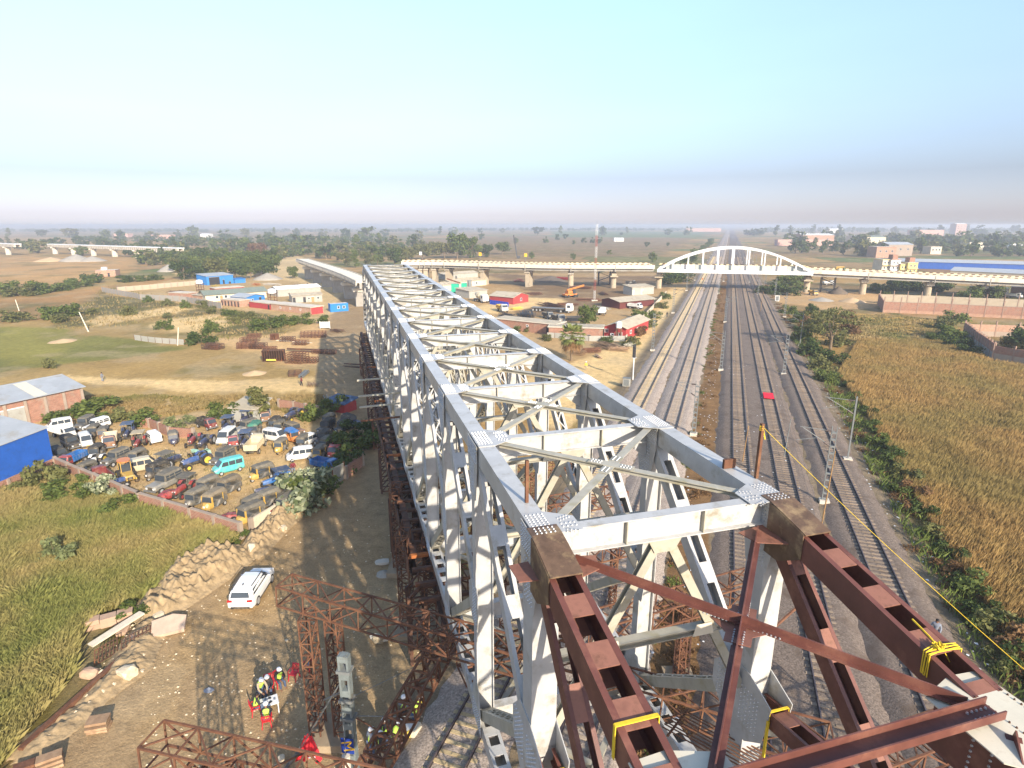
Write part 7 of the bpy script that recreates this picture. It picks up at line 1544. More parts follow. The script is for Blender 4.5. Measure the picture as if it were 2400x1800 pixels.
# bushes along the access path and round the site yard
for k, (px, h, lf, lab) in enumerate([((1478, 808), 2.2, 'olive', 'weedy bush at the near end of the precast fence'), ((1503, 786), 2.2, 'dry', 'dry bush on the path side of the precast fence'), ((1520, 765), 2.4, 'olive', 'second weedy bush along the precast fence'), ((1535, 745), 2.2, 'mid', 'third bush along the precast fence'), ((1548, 722), 2.2, 'olive', 'bush near the far end of the precast fence'), ((1560, 700), 2.4, 'mid', 'bush hiding the far end of the precast fence'), ((1500, 745), 2.6, 'mid', 'green bush behind the red gabled house'), ((1480, 770), 2.4, 'mid', 'green bush at the side of the red gabled house'), ((1580, 662), 4.5, 'mid', 'green tree left of the tracks under the arch'), ((1600, 660), 5.0, 'dark', 'dark tree left of the tracks under the arch'), ((1560, 666), 4.0, 'mid', 'bush below the left end of the arch'), ((1246, 778), 1.8, 'mid', 'bush in front of the long brick store'), ((1215, 776), 1.6, 'mid', 'bush between truss chord and brick store'), ((1280, 798), 1.5, 'olive', 'weeds by the grey sheet fence'), ((1420, 802), 1.4, 'mid', 'low bush in front of the red gabled house'),
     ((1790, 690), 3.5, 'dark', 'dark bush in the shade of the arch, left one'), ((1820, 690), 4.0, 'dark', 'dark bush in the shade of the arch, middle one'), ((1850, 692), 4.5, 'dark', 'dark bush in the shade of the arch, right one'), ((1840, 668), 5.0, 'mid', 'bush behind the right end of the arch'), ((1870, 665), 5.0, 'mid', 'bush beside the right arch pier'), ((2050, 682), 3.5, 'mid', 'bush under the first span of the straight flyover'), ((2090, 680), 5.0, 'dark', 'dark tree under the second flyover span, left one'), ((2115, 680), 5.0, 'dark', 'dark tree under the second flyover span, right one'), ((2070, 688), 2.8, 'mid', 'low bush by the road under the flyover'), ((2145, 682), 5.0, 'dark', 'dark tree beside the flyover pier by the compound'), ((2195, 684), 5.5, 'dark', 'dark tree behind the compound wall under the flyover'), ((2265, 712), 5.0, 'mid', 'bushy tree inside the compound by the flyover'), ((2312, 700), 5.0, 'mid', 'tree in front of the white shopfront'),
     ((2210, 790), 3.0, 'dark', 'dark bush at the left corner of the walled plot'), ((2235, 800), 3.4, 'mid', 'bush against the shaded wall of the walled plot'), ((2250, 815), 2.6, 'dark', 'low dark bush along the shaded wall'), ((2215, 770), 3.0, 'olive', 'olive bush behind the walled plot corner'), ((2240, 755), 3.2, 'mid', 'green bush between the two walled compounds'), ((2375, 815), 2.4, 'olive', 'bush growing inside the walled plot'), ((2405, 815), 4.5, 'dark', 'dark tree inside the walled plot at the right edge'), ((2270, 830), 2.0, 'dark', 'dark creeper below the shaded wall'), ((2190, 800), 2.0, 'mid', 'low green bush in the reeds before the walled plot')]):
    tree('midbush', px, h, lf, lab, wide=1.25, name='tree' if ' tree' in lab and 'thorn' not in lab else None)
# hazy tree belts: single trees, each a thing
def belt(n, x0, x1, y0, y1, h0, h1, label, group, lf=('dark', 'mid', 'dark', 'olive'), tall=.25, y0b=None):
    for k in range(n):
        t = (k + RND.random()) / n; x = x0 + (x1 - x0) * t; y = RND.uniform(y0, y1) + (0 if y0b is None else (y0b - y0) * t)
        tl = RND.random() < tall; h = RND.uniform(h0, h1); w = 'tall' if tl else ('large' if h > (h0 + h1) / 2 else 'low')
        tree('fartall' if tl else 'far', (x, y), h * (1.15 if tl else 1), lf[k % len(lf)], label % (w + ' ' + {'dark': 'dark', 'mid': 'green', 'olive': 'olive', 'brown': 'brown'}[lf[k % len(lf)]]), group, RND.uniform(1.0, 1.5))
belt(28, -30, 430, 575, 600, 8, 14, '%s tree in the hazy belt around the far left viaduct', 'hazy trees around the far left viaduct')
belt(20, 330, 480, 598, 622, 7, 11, '%s tree between the far left viaduct and the grove', 'hazy trees left of the grove')
belt(36, 420, 1000, 574, 592, 10, 16, '%s hazy tree behind the grove and the curved viaduct', 'hazy trees behind the grove')
belt(24, 640, 900, 592, 608, 8, 12, '%s tree between the viaduct and the hazy belt', 'trees beyond the viaduct', ('olive', 'mid', 'olive', 'dark'))
belt(20, -40, 1000, 553, 566, 16, 26, '%s faint tree on the left horizon', 'faint trees on the left horizon')
belt(10, 980, 1640, 546, 552, 16, 26, '%s faint tree on the horizon beyond the green field', 'faint trees beyond the green field')
belt(8, 1745, 1790, 550, 555, 14, 20, '%s tree in the clump right of the hazy tracks', 'dark clump right of the hazy tracks', ('dark',), .1)
belt(40, 1860, 2420, 584, 604, 9, 14, '%s tree among the houses beyond the right flyover', 'trees among the houses on the right')
belt(36, 1830, 2420, 562, 580, 12, 20, '%s hazy tree in the wood on the right horizon', 'hazy trees on the right horizon', y0b=566)
belt(16, 1800, 2430, 546, 556, 18, 30, '%s faint tree on the right horizon', 'faint trees on the right horizon')
for k in range(22):
    tree('far', None, RND.uniform(3.5, 7), ('dark', 'mid')[k % 2], '%s bush in the hedge left of the hazy tracks' % ('dark green', 'mid green')[k % 2], 'hedge left of the hazy tracks', 1.2, 'bush', at=TP(-26 + RND.uniform(-4, 3), 320 + k * 36, 0))
# distant woods too far to tell a tree from another
def wood(label, x0, x1, y, n, h, seed):
    r = np.random.default_rng(seed); V = []; F = []
    a = np.array([G(x0 + (x1 - x0) * t, y + r.uniform(-1.2, 1.2)) for t in r.random(n)])
    lob = [(p[0], p[1], h * r.uniform(.25, .6), h * r.uniform(.5, 1.1), h * r.uniform(.5, 1.1), h * r.uniform(.35, .6)) for p in a]
    o = bpy.data.objects.new('far_woodland', leafmesh(lob, n * 60, h * .16, seed, m=LF['dark'])); COL.objects.link(o); tag(o, label, 'woodland', None, 'stuff')
wood('hazy green wood behind the houses right of the flyover', 1860, 2500, 568, 90, 11, 4); wood('hazy green wood behind the left viaduct', 180, 900, 566, 90, 10, 5)
wood('far woodland fading into haze along the left horizon', -700, 1000, 543, 330, 14, 1); wood('far woodland fading into haze along the middle horizon', 950, 1650, 540, 200, 14, 2); wood('far woodland fading into haze along the right horizon', 1780, 3000, 543, 330, 17, 3)
# tall grass and reeds: blades nobody could count
def grass(name, label, polys, n, hmin, hmax, m, seed, wmin=.03, clump=1.6, avoid=(), lean=.35, gap=.45):
    r = np.random.default_rng(seed); P_ = []
    for poly in polys:
        Q_ = np.array(poly); lo, hi = Q_.min(0), Q_.max(0); area = (hi - lo).prod(); k = 0
        c = r.random((n * 3, 2)) * (hi - lo) + lo; c = c[inside(poly, c[:, 0], c[:, 1])]
        dens = fbm(c[:, 0] / clump, c[:, 1] / clump, seed, 3); dist = np.hypot(c[:, 0], c[:, 1]); c = c[(dens > gap - .1 * r.random(len(c))) & (r.random(len(c)) < np.clip(70 / dist, .25, 1) ** 1.2)]
        P_.append(c[:n])
    c = np.concatenate(P_); n = len(c); z = ground_h(c[:, 0], c[:, 1]); h = (hmin + (hmax - hmin) * r.random(n)) * (.6 + .8 * fbm(c[:, 0] / 3, c[:, 1] / 3, seed + 9, 4))
    a = r.random(n) * 6.283; w = wmin * (.7 + .8 * r.random(n)) * np.clip(np.hypot(c[:, 0], c[:, 1]) / 55, .8, 2.2); lx, ly = (r.normal(size=n) * lean + .12) * h, (r.normal(size=n) * lean) * h
    dx, dy = np.cos(a) * w, np.sin(a) * w; o = np.zeros(n)
    b0 = np.stack([c[:, 0] - dx, c[:, 1] - dy, z - .03], 1); b1 = np.stack([c[:, 0] + dx, c[:, 1] + dy, z - .03], 1)
    m0 = np.stack([c[:, 0] + lx * .35 + dx * .9, c[:, 1] + ly * .35 + dy * .9, z + h * .62], 1); t0 = np.stack([c[:, 0] + lx, c[:, 1] + ly, z + h], 1)
    V = np.stack([b0, b1, m0, t0], 1).reshape(-1, 3); F = np.arange(4 * n).reshape(-1, 4)
    ob = bpy.data.objects.new(name, npmesh(name, V, F, m)); COL.objects.link(ob); tag(ob, label, 'grass' if 'reed' not in name else 'reeds', None, 'stuff'); return ob
gm1 = leafmat('grass_green_straw', (.15, .175, .045), (.30, .29, .085), .3, patch=(.40, .31, .125), pscale=.11)
gm2 = leafmat('reed_straw', (.30, .185, .065), (.52, .35, .135), .3, patch=(.30, .225, .08), pscale=.07)
gm3 = leafmat('grass_lush', (.075, .12, .025), (.19, .23, .055), .3); gm4 = leafmat('grass_dry', (.24, .17, .07), (.44, .32, .14), .3, patch=(.19, .17, .055), pscale=.1)
LG = P((-150, 1185), (0, 1165), (128, 1112), (330, 1202), (555, 1272), (490, 1305), (372, 1385), (300, 1420), (225, 1450), (185, 1500), (170, 1590), (50, 1740), (-80, 1900), (-500, 1900))
grass('tall_grass', 'tall yellow green grass filling the field at the left edge', [LG], 330000, .5, 1.15, gm1, 5, .0075, 1.3, lean=.3, gap=.22)
grass('lush_grass', 'lush green grass along the foot of the brick yard wall', [P((130, 1112), (330, 1202), (555, 1272), (490, 1300), (400, 1290), (300, 1245), (120, 1180))], 16000, .25, .7, gm3, 6, .03, 1.5)
RG = P((1960, 880), (2010, 800), (2190, 800), (2330, 850), (2600, 890), (2800, 1900), (2430, 1660), (2300, 1420), (2180, 1240), (2090, 1090), (2020, 960))
grass('reeds', 'dry golden reeds covering the field right of the railway', [RG], 440000, .6, 1.15, gm2, 7, .008, 1.6, gap=.2, lean=.13)
grass('field_grass', 'short golden grass between reeds and brick compound', [P((1880, 740), (2060, 738), (2260, 755), (2190, 790), (2000, 800), (1900, 790))], 30000, .3, .6, gm4, 8, .05, 2.0)
grass('verge_grass', 'mixed green undergrowth at the edge of the reeds', [P((1880, 800), (1960, 890), (2020, 960), (2090, 1090), (2180, 1240), (2300, 1420), (2430, 1660), (2400, 1760), (2250, 1500), (2120, 1260), (2010, 1060), (1930, 900), (1850, 790))], 34000, .3, .9, gm3, 9, .022, 1.5)
grass('scrub_grass', 'dry scrub grass round the sand patches and bushes', [P((250, 672), (420, 700), (700, 755), (660, 790), (500, 800), (400, 745), (280, 765), (120, 775), (150, 740)), P((150, 930), (760, 930), (760, 985), (560, 950), (380, 985), (200, 980))], 30000, .25, .6, gm4, 10, .05, 2.5)
grass('yard_weeds', 'sparse weeds growing between the parked vehicles', [P((133, 1095), (330, 1180), (560, 1250), (720, 1160), (790, 1090), (700, 960), (560, 960), (380, 985), (150, 985))], 9000, .1, .3, gm4, 11, .02, 1.2, gap=.56)

# ------------------------------------------------------------------ people, chairs and small things on the ground
def person(kind, at, rz, lab, top='black', legs='denim', vest=None, hat=True, sc=1.0):
    P_ = POSES[kind]; o = thing('person', lab, 'person', at, rz, None); o.scale = (sc, sc, sc); inst('body', P_['body'], o)
    def get(k, c): return P_['c'].setdefault((k, c), P_[k](cl[c]))
    inst('shirt', get('jac', top), o); inst('trousers', get('tro', legs), o)
    if vest: inst('vest', get('ves', vest), o)
    inst('helmet' if hat else 'hair', P_['hel'] if hat else P_['hai'], o); return o
def face(at, px): return heading(at, GP(*px))
redpl = mat('red_plastic', (.50, .02, .03), .4, .06, 3, spec=.5)
def chair(lab, at, rz):
    o = thing('plastic_chair', lab, 'chair', at, rz, 'red plastic chairs on the dirt road'); MB().box((0, 0, .43), (.46, .44, .03)).build('seat', redpl, o); b_ = MB()
    for x in (-.21, .21): b_.bar((x, -.2, .44), (x * .95, -.32, .88), .04, .035)
    b_.bar((-.22, -.32, .88), (.22, -.32, .88), .05, .06)
    for x in (-.12, -.04, .04, .12): b_.bar((x, -.215, .5), (x, -.315, .87), .045, .015)
    b_.build('backrest', redpl, o)
    for x in (-1, 1):
        for y in (-1, 1): b_ = MB(); b_.bar((x * .2, y * .19, .43), (x * .25, y * .25, 0), .045, .045, (0, 1, 0)); b_.build('leg', redpl, o)
        b_ = MB(); b_.box((x * .25, .0, .64), (.05, .42, .03)); b_.box((x * .25, .19, .53), (.04, .04, .2)); b_.build('armrest', redpl, o)
TB0 = GP(634, 1668)
o = thing('table', 'small white table among the seated workers', 'table', TB0, .5); MB().box((0, 0, .72), (.95, .75, .04)).build('tabletop', trimw, o)
for x in (-.42, .42):
    for y in (-.32, .32): MB().box((x, y, .35), (.05, .05, .7)).build('leg', trimw, o)
for k, (x, y, w) in enumerate(((-.2, .1, .22), (.1, -.1, .2), (.25, .15, .16), (-.05, .2, .15))): MB().box((0, 0, .0), (w, w * .7, .015 + .01 * k)).build('paper', cl['black'] if k % 2 else cl['grey'], None, TB0 + Vector((x, y, .76)), k, label=('grey papers lying on the white table, left', 'black notebook lying on the white table, near edge', 'grey papers lying on the white table, right corner', 'small black folder lying on the white table')[k], cat='papers')
for lab, px, look in (('red plastic chair standing empty right of the group', (690, 1592), (640, 1660)), ('red plastic chair with dark bag on it beside the lattice tower', (724, 1572), (660, 1640)), ('red plastic chair behind the half hidden worker in dark clothes', (631, 1618), (634, 1668)), ('red plastic chair under the worker with spread legs', (655, 1607), (690, 1640)), ('red plastic chair under the bareheaded worker left of the table', (601, 1672), (634, 1660)), ('red plastic chair seen from behind, nearest the camera', (627, 1700), (632, 1660))):
    a = GP(*px); chair(lab, a, face(a, look))
MB().box((0, 0, 0), (.36, .26, .1), taper=.8).build('bag', cl['grey'], None, GP(724, 1572) + Vector((0, .02, .5)), .4, label='dark grey bag lying on the red chair by the tower', cat='bag')
for kind, px, look, lab, kw in [('sit', (655, 1607), (690, 1640), 'person in black jacket, hi-vis vest and white helmet on the outer chair', dict(vest='vest')), ('bend', (612, 1640), (634, 1668), 'person in hi-vis vest and white helmet bending over the table', dict(top='khaki', vest='vest')), ('sit', (630, 1624), (634, 1668), 'person in dark clothes and white helmet behind the table', dict(top='black')),
        ('sit', (601, 1672), (634, 1660), 'bareheaded person in hi-vis vest seated left of the table', dict(vest='vest', hat=False)), ('sit', (627, 1698), (632, 1660), 'person in hi-vis vest and white helmet seated with back to camera', dict(vest='vest')),
        ('stand', (893, 1790), (960, 1700), 'person in hi-vis vest and khaki trousers at the front of the pit group', dict(vest='vest', legs='khaki')), ('stand', (872, 1775), (930, 1720), 'person in white helmet and jeans at the left of the pit group', dict(top='grey', vest='vest')), ('stand', (903, 1755), (950, 1700), 'person in hi-vis vest at the back of the pit group', dict(vest='vest')),
        ('bend', (925, 1775), (960, 1740), 'person in maroon shirt and hi-vis vest right in the pit group', dict(top='maroon', vest='vest', legs='khaki')), ('stand', (948, 1700), (980, 1650), 'person in grey shirt and vest standing apart near the track', dict(top='grey', vest='vest', legs='black')), ('bend', (972, 1712), (1000, 1690), 'person in bright vest crouching near the track ballast', dict(top='yellow', vest='vest')),
        ('sit', (688, 1104), (690, 1180), 'person in red patterned shirt sitting in the vehicle yard', dict(top='maroon', legs='grey', hat=False)), ('walk', (1563, 744), (1560, 700), 'person in dark clothes walking on the sandy access path', dict(hat=False, legs='black')), ('stand', (1373, 868), (1400, 900), 'person in yellow vest standing at the bend of the sandy path', dict(top='yellow', vest='yellow', legs='khaki')),
        ('stand', (2186, 1508), (2160, 1600), 'person in blue grey shirt on the ballast beside the right raker', dict(top='grey', legs='grey', hat=False)), ('walk', (1646, 659), (1640, 700), 'person in orange on the pale tracks under the arch', dict(top='orange', legs='orange')), ('walk', (707, 905), (760, 900), 'person in maroon carrying a white sack on the sandy path', dict(top='maroon', legs='black', hat=False)),
        ('walk', (240, 893), (300, 890), 'person in grey walking on the left of the sandy field path', dict(top='grey', legs='grey', hat=False)), ('walk', (721, 672), (700, 700), 'person in dark clothes on the sand near the viaduct', dict(hat=False, legs='black'))]:
    a = GP(*px)
    if kind == 'sit' and 'yard' not in lab: pass
    person(kind, a + (Vector((0, 0, -.02))), face(a, look), lab, **kw)
stonem = mat('pale_stone', (.56, .47, .33), .9, .15, 1.5, bump=.03, bscale=6, dirt=(.40, .30, .18), dirt_amt=.3); stonr = mat('reddish_slab', (.42, .28, .19), .9, .15, 1.5, bump=.02, bscale=6); woodm = mat('old_timber', (.30, .19, .11), .85, .3, 2.5, dirt=(.42, .32, .2), dirt_amt=.3); earthm = mat('bank_earth', (.31, .225, .125), .95, .3, 1.5, bump=.1, bscale=3.5)
def rock(lab, px, d, m=stonem, rz=0.0, seed=0, name='stone', flat=False, group=None):
    r = random.Random(seed + int(px[0])); bm = bmesh.new(); bmesh.ops.create_icosphere(bm, subdivisions=2, radius=.5)
    for v in bm.verts:
        k = 1 + r.uniform(-.12, .12); n = v.co.copy()
        v.co = Vector((max(-.42, min(.42, n.x * 1.15)) * d[0] * .74 * k, max(-.42, min(.42, n.y * 1.15)) * d[1] * .74 * k, max(-.4, min(.4, n.z * 1.2)) * d[2] * (k if not flat else 1) * .8))
    me = bpy.data.meshes.new(name); bm.to_mesh(me); bm.free(); me.materials.append(m); o = bpy.data.objects.new(name, me); COL.objects.link(o); o.location = GP(*px) + Vector((0, 0, d[2] * .3)); o.rotation_euler = (r.uniform(-.1, .1), r.uniform(-.1, .1), rz); tag(o, lab, 'stone', group); return o
for k, (px, d, m, lab) in enumerate([((490, 1290), (1.3, .9, .7), stonem, 'single pale stone lying in the grass behind the bank'), ((592, 1298), (.9, .7, 1.6), stonem, 'upright pale slab at the top of the earth bank'), ((663, 1246), (1.1, .9, .9), stonem, 'pale boulder at the upper end of the bank'), ((373, 1450), (1.5, 1.2, .8), stonem, 'pale boulder above the broad tilted slab'), ((300, 1590), (1.5, 1.3, 1.2), stonem, 'largest pale boulder beside the rusty beam'), ((333, 1578), (.4, .4, .3), stonem, 'small pale stone right of the largest boulder'), ((672, 1502), (.3, .3, .18), stonem, 'small white stone alone on the road'), ((290, 1480), (1.6, 1.1, .5), stonr, 'reddish stone slab behind the tilted white plank'), ((318, 1500), (1.3, .9, .6), stonr, 'reddish block under the tilted white plank'),
        ((212, 1588), (1.5, 1.0, .9), stonr, 'brown block at the edge of the tall grass'), ((615, 1262), (.7, .6, .6), stonem, 'small pale boulder beside the upright slab'), ((258, 1600), (.7, .6, .5), stonem, 'pale stone left of the largest boulder'), ((1000 - 340, 1780), (.6, .5, .4), stonem, 'stone at the foot of the anchor cable'), ((765, 1735), (.8, .6, .6), stonem, 'boulder beside the tower footing'), ((895, 1318), (1.8, 1.3, .35), concl, 'broken concrete slab at the foot of the trestle')]): rock(lab, px, d, m, k * .7, k)
MB().prism([(-1.05, -.7), (.9, -.8), (1.1, .4), (.3, .8), (-1.0, .65)], -.12, .14, Matrix.Rotation(.28, 4, 'X')).build('stone_slab', mat('pinkish_slab', (.50, .37, .27), .9, .12, 2), None, GP(398, 1478) + Vector((0, 0, .4)), .5, label='broad tilted pinkish slab at the foot of the bank', cat='slab')
def bank(name, poly, h, seed, m=earthm, step=.1, rough=1.7, label=None):
    Q_ = np.array(poly); lo, hi = Q_.min(0) - .5, Q_.max(0) + .5; xs = np.arange(lo[0], hi[0], step); ys = np.arange(lo[1], hi[1], step); X, Y = np.meshgrid(xs, ys); k = np.zeros(X.shape)
    for a in range(10):
        for q in (.25, .6, 1.0): k += inside(poly, X + q * math.cos(a * .63), Y + q * math.sin(a * .63))
    k = k / 30; Z = ground_h(X, Y) + h * (k - .12) * (.35 + rough * fbm(X / 1.1, Y / 1.1, seed, 5) * 1.1) + k * rough * ((np.abs(fbm(X * 1.3, Y * 1.3, seed + 3, 4) - .5)) * .6 + (fbm(X * 3.4, Y * 3.4, seed + 5, 3) - .5) * .55) * min(1, h) - .12 * (k < .15)
    n = len(xs); i = np.arange(len(ys) - 1)[:, None] * n + np.arange(n - 1)[None]; F = np.stack([i, i + 1, i + n + 1, i + n], -1).reshape(-1, 4); F = F[k.ravel()[F].max(1) > .05]
    u, iv = np.unique(F, return_inverse=True); V = np.stack([X, Y, Z], -1).reshape(-1, 3)[u]; o = bpy.data.objects.new(name, npmesh(name, V, iv.reshape(-1, 4), m, False)); COL.objects.link(o); o['kind'] = 'structure'; return o
bank('earth_bank', P((425, 1318), (500, 1292), (570, 1285), (585, 1310), (540, 1345), (460, 1400), (400, 1440), (330, 1462), (330, 1430), (370, 1380)), .85, 3)
bank('earth_bank', P((570, 1285), (640, 1215), (700, 1180), (715, 1195), (660, 1245), (600, 1312)), .9, 4)
bank('earth_bank', P((330, 1462), (400, 1450), (360, 1510), (330, 1580), (260, 1620), (200, 1680), (60, 1790), (40, 1760), (180, 1660), (270, 1560)), .45, 6)
def cone(lab, px, r, h, m, seed=1, name='sand_heap', wx=1.0):
    g = GP(*px); rings = []; rr = random.Random(seed)
    for q in range(7): f = q / 6; rings.append([(r * wx * (1 - f) * math.cos(k * .3927) * (1 + rr.uniform(-.1, .1)), r * (1 - f) * math.sin(k * .3927) * (1 + rr.uniform(-.1, .1)), -.3 + (h + .3) * (f ** .85)) for k in range(16)])
    MB().loft(rings).build(name, m, None, g, smooth=True, label=lab, cat='heap')
sandm = mat('sand_heap', (.52, .36, .2), .95, .12, 1); gravm = mat('gravel_heap', (.32, .29, .24), .95, .15, 1); darkg = mat('dark_heap', (.13, .105, .08), .95, .2, 1)
for lab, px, r, h, m in (('low orange sand heap on the tan field beside the path', (598, 876), 3.0, .6, sandm), ('large grey gravel heap below the far viaduct, left one', (180, 612), 12, 5.5, gravm), ('smaller grey gravel heap below the far viaduct, right one', (218, 612), 10, 4, gravm), ('grey gravel heap at the left edge of the grove', (402, 636), 8, 5, gravm), ('dark gravel heap right of the grove', (628, 655), 8, 3.4, gravm), ('orange earth heap behind the dark gravel heap', (612, 648), 5, 3.2, sandm), ('grey heap under the curved viaduct', (748, 653), 4.5, 2.4, gravm), ('sand heap in front of the straight flyover', (1998, 707), 5, 1.6, sandm), ('dark earth heap beside the right stair tower', (1964, 688), 4, 3.0, darkg), ('grey heap at the edge of the verge below the arch', (1925, 704), 5, 1.2, gravm), ('orange earth mounds left of the large gravel heap', (120, 612), 12, 3.0, sandm), ('brown mound in the tan left field', (150, 800), 4, .6, sandm), ('dark blue grey heap behind the flyover piers', (1290, 659), 9, 2.6, darkg)): cone(lab, px, r, h, m)
# timber, scrap and frames
def pile(lab, px, L, W, H, n, m, rz=0.0, seed=0, name='scrap_pile', r=.05, cat='scrap pile', group=None, rods=0):
    g = GP(*px); o = thing(name, lab, cat, g, rz, group); rr = random.Random(seed + int(px[0])); j = MB()
    for k in range(n):
        z = rr.uniform(.05, H) ; x = rr.uniform(-W, W) / 2 * (1 - .5 * z / H); a = Vector((x + rr.uniform(-.15, .15) * W, -L / 2 * rr.uniform(.6, 1), z)); b_ = Vector((x + rr.uniform(-.15, .15) * W, L / 2 * rr.uniform(.6, 1), z + rr.uniform(-.1, .1)))
        if k < rods: MB().bar(a, b_, r * 2.4, r * 1.6).build('bar', m, o)
        else: j.bar(a, b_, r * 2, r * 1.4)
    if j.v: j.build('bars', m, o, kind='stuff')
    return o
def frames(lab, px, w, d, h, nx, nz, m=rust, rz=0.0, tilt=0.0):
    g = GP(*px); o = thing('formwork_stack', lab, 'formwork', g, rz, 'rusty formwork frames on the storage ground'); o.rotation_euler = (tilt, 0, rz)
    for k in range(nx + 1): x = -w / 2 + w * k / nx; MB().box((x, 0, h / 2), (.12, d, h * .98), ).build('upright', m, o) if nz == 0 else None
    for q in range(max(nz, 1) + 1):
        z = .06 + (h - .1) * q / max(nz, 1); j = MB()
        for y in (-d / 2, 0, d / 2): j.bar((-w / 2, y, z), (w / 2, y, z), .09, .09)
        for k in range(nx + 1): x = -w / 2 + w * k / nx; j.bar((x, -d / 2, z + .01), (x, d / 2, z + .01), .08, .08)
        j.build('frame', m, o)
    j = MB()
    for k in range(nx + 1):
        for y in (-d / 2, d / 2): x = -w / 2 + w * k / nx; j.box((x, y, h / 2), (.08, .08, h))
    j.build('posts', m, o, kind='stuff'); return o
for k, (px, w, d, h, nx, nz, lab) in enumerate([((500, 818), 4.2, 2.2, 1.2, 5, 3, 'formwork stack at the far left of the storage ground'), ((586, 800), 4, 2, 1.0, 5, 2, 'formwork stack beside the grey box left of the storage ground'), ((578, 816), 3.8, 2, 1.3, 4, 4, 'dense formwork stack next to the open frames'), ((606, 817), 3.4, 2, 1.2, 5, 3, 'open formwork frames right of the dense stack'), ((596, 790), 3, 1.6, .9, 4, 2, 'small formwork stack behind the dense stack'), ((644, 796), 1.4, 1.4, 1.4, 2, 0, 'upright drum shaped formwork alone on the sand'), ((675, 800), 3.2, 1.8, 1.0, 5, 2, 'formwork stack in the middle of the storage ground'), ((735, 790), 6, 3, 1.4, 7, 3, 'long formwork stack in front of the white board'), ((705, 808), 3.2, 2, 1.0, 4, 2, 'formwork stack below the long timber'), ((643, 846), 4.2, 1.4, 2.3, 9, 0, 'tall ribbed formwork panel with a yellow plate'), ((697, 850), 3.6, 3.0, 2.0, 5, 4, 'big open formwork box right of the ribbed panel'), ((730, 850), 2.4, 2.0, 1.0, 4, 2, 'round formwork heap right of the big open box'), ((692, 880), 2.2, 1.4, 1.0, 2, 2, 'small open frame beside the grey pipes'), ((760, 828), 5, 1.5, .8, 5, 2, 'formwork strips at the road edge'), ((634, 822), 2.6, 1.4, .9, 3, 2, 'formwork box behind the ribbed panel')]):
    frames(lab, px, w, d, h, nx, nz, rust if k % 3 else rustdk, rz=.12 * ((k * 7) % 5 - 2))
MB().box((0, 0, 0), (2.0, .05, .35)).build('yellow_plate', cl['yellow'], None, GP(640, 848) + Vector((0, -.9, .55)), 0, label='yellow plate on the tall ribbed formwork panel', cat='plate')
pile('bundle of grey pipes lying beside the path', (711, 880), 5.5, 1.3, .5, 12, galv, .05, 1, 'pipe_bundle', .07, 'pipes', rods=12)
pile('long timber beams behind the big formwork box', (715, 825), 9, .8, .7, 6, rustdk, 1.45, 2, 'beam_pile', .12, 'beams', rods=6); pile('pale long timber lying across the storage ground', (690, 802), 12, .3, .1, 2, creamp, 1.25, 3, 'timber', .08, 'timber', rods=2)
pile('heap of dry branches beside the path end', (732, 905), 2.6, 2.2, .7, 26, woodm, .4, 4, 'branch_heap', .03, 'branches')
pile('dark scrap bars in the shade below the trestle', (790, 778), 5, 3, .6, 16, rustdk, .9, 5); pile('dark scrap in the shade beside the low shelter', (770, 940), 3, 2, .5, 12, concd, .4, 6); pile('dark timbers in the shade at the trestle foot', (830, 860), 5, 1.5, .8, 8, rustdk, 1.3, 7, rods=8)
b_ = thing('display_board', 'white slatted trailer board standing near the road', 'board', GP(762, 771), .1)
for k in range(5): MB().box((0, 0, .5 + .32 * k), (2.6, .08, .26)).build('slat', trimw, b_)
for x in (-1.3, 1.3): MB().box((x, .05, 1.05), (.1, .1, 2.1)).build('post', trimw, b_)
# left foreground scrap
a, c = GP(216, 1535) + Vector((0, 0, .7)), GP(338, 1462) + Vector((0, 0, .9)); MB().bar(a, c, .55, .1).build('plank', mat('white_plank', (.60, .53, .40), .8, .12, 3), None, label='long tilted white plank lying on the scrap frames', cat='plank')
for lab, a, c, n in (('rusty grid frame leaning under the white plank, left part', GP(222, 1562), GP(275, 1530), 6), ('rusty grid frame under the white plank, right part', GP(285, 1535), GP(352, 1500), 7)):
    o = thing('grid_frame', lab, 'metal frame', group='rusty grid frames under the plank'); h = Vector((0, .25, .95))
    for k in range(n + 1): p = a + (c - a) * k / n; MB().bar(p, p + h, .05, .05).build('bar', rustdk, o)
    for q in (.05, .35, .68, 1.0): MB().bar(a + h * q, c + h * q, .05, .05).build('rail', rustdk, o)
a, c = GP(289, 1548), GP(50, 1768); MB().bar(a + Vector((0, 0, .2)), c + Vector((0, 0, .2)), .3, .32).build('rusty_beam', rust, None, label='long rusty beam lying along the edge of the tall grass', cat='beam')
def stack(lab, px, n, L, W, H, m, rz, sp=.1, name='timber_stack', nx=1):
    o = thing(name, lab, 'stack', GP(*px), rz)
    for k in range(n):
        for q in range(nx): MB().box(((q - (nx - 1) / 2) * (L + .04), RND.uniform(-.1, .1), H / 2 + k * (H + sp)), (L, W, H)).build('block', m, o).rotation_euler = (0, 0, RND.uniform(-.06, .06))
stack('stack of three dusty timber slabs on the road', (233, 1712), 3, 1.05, .7, .15, woodm, .25); stack('two reddish hollow block stacks at the grass edge', (257, 1462), 2, .95, .7, .34, stonr, .5, .02, 'block_stack', 3); stack('timber crate pile at the bottom left corner', (120, 1800), 3, 1.1, .55, .15, woodm, .6); stack('flat timber pieces left of the bottom corner pile', (60, 1808), 2, .9, .5, .16, rust, .5)
cone('crumpled blue grey plastic sheet on the road', (490, 1620), .5, .22, cl['grey'], 3, 'plastic_sheet', 1.3); cone('small rubble heap beside the broken slab', (900, 1345), 1.1, .35, gravm, 4, 'rubble_heap')
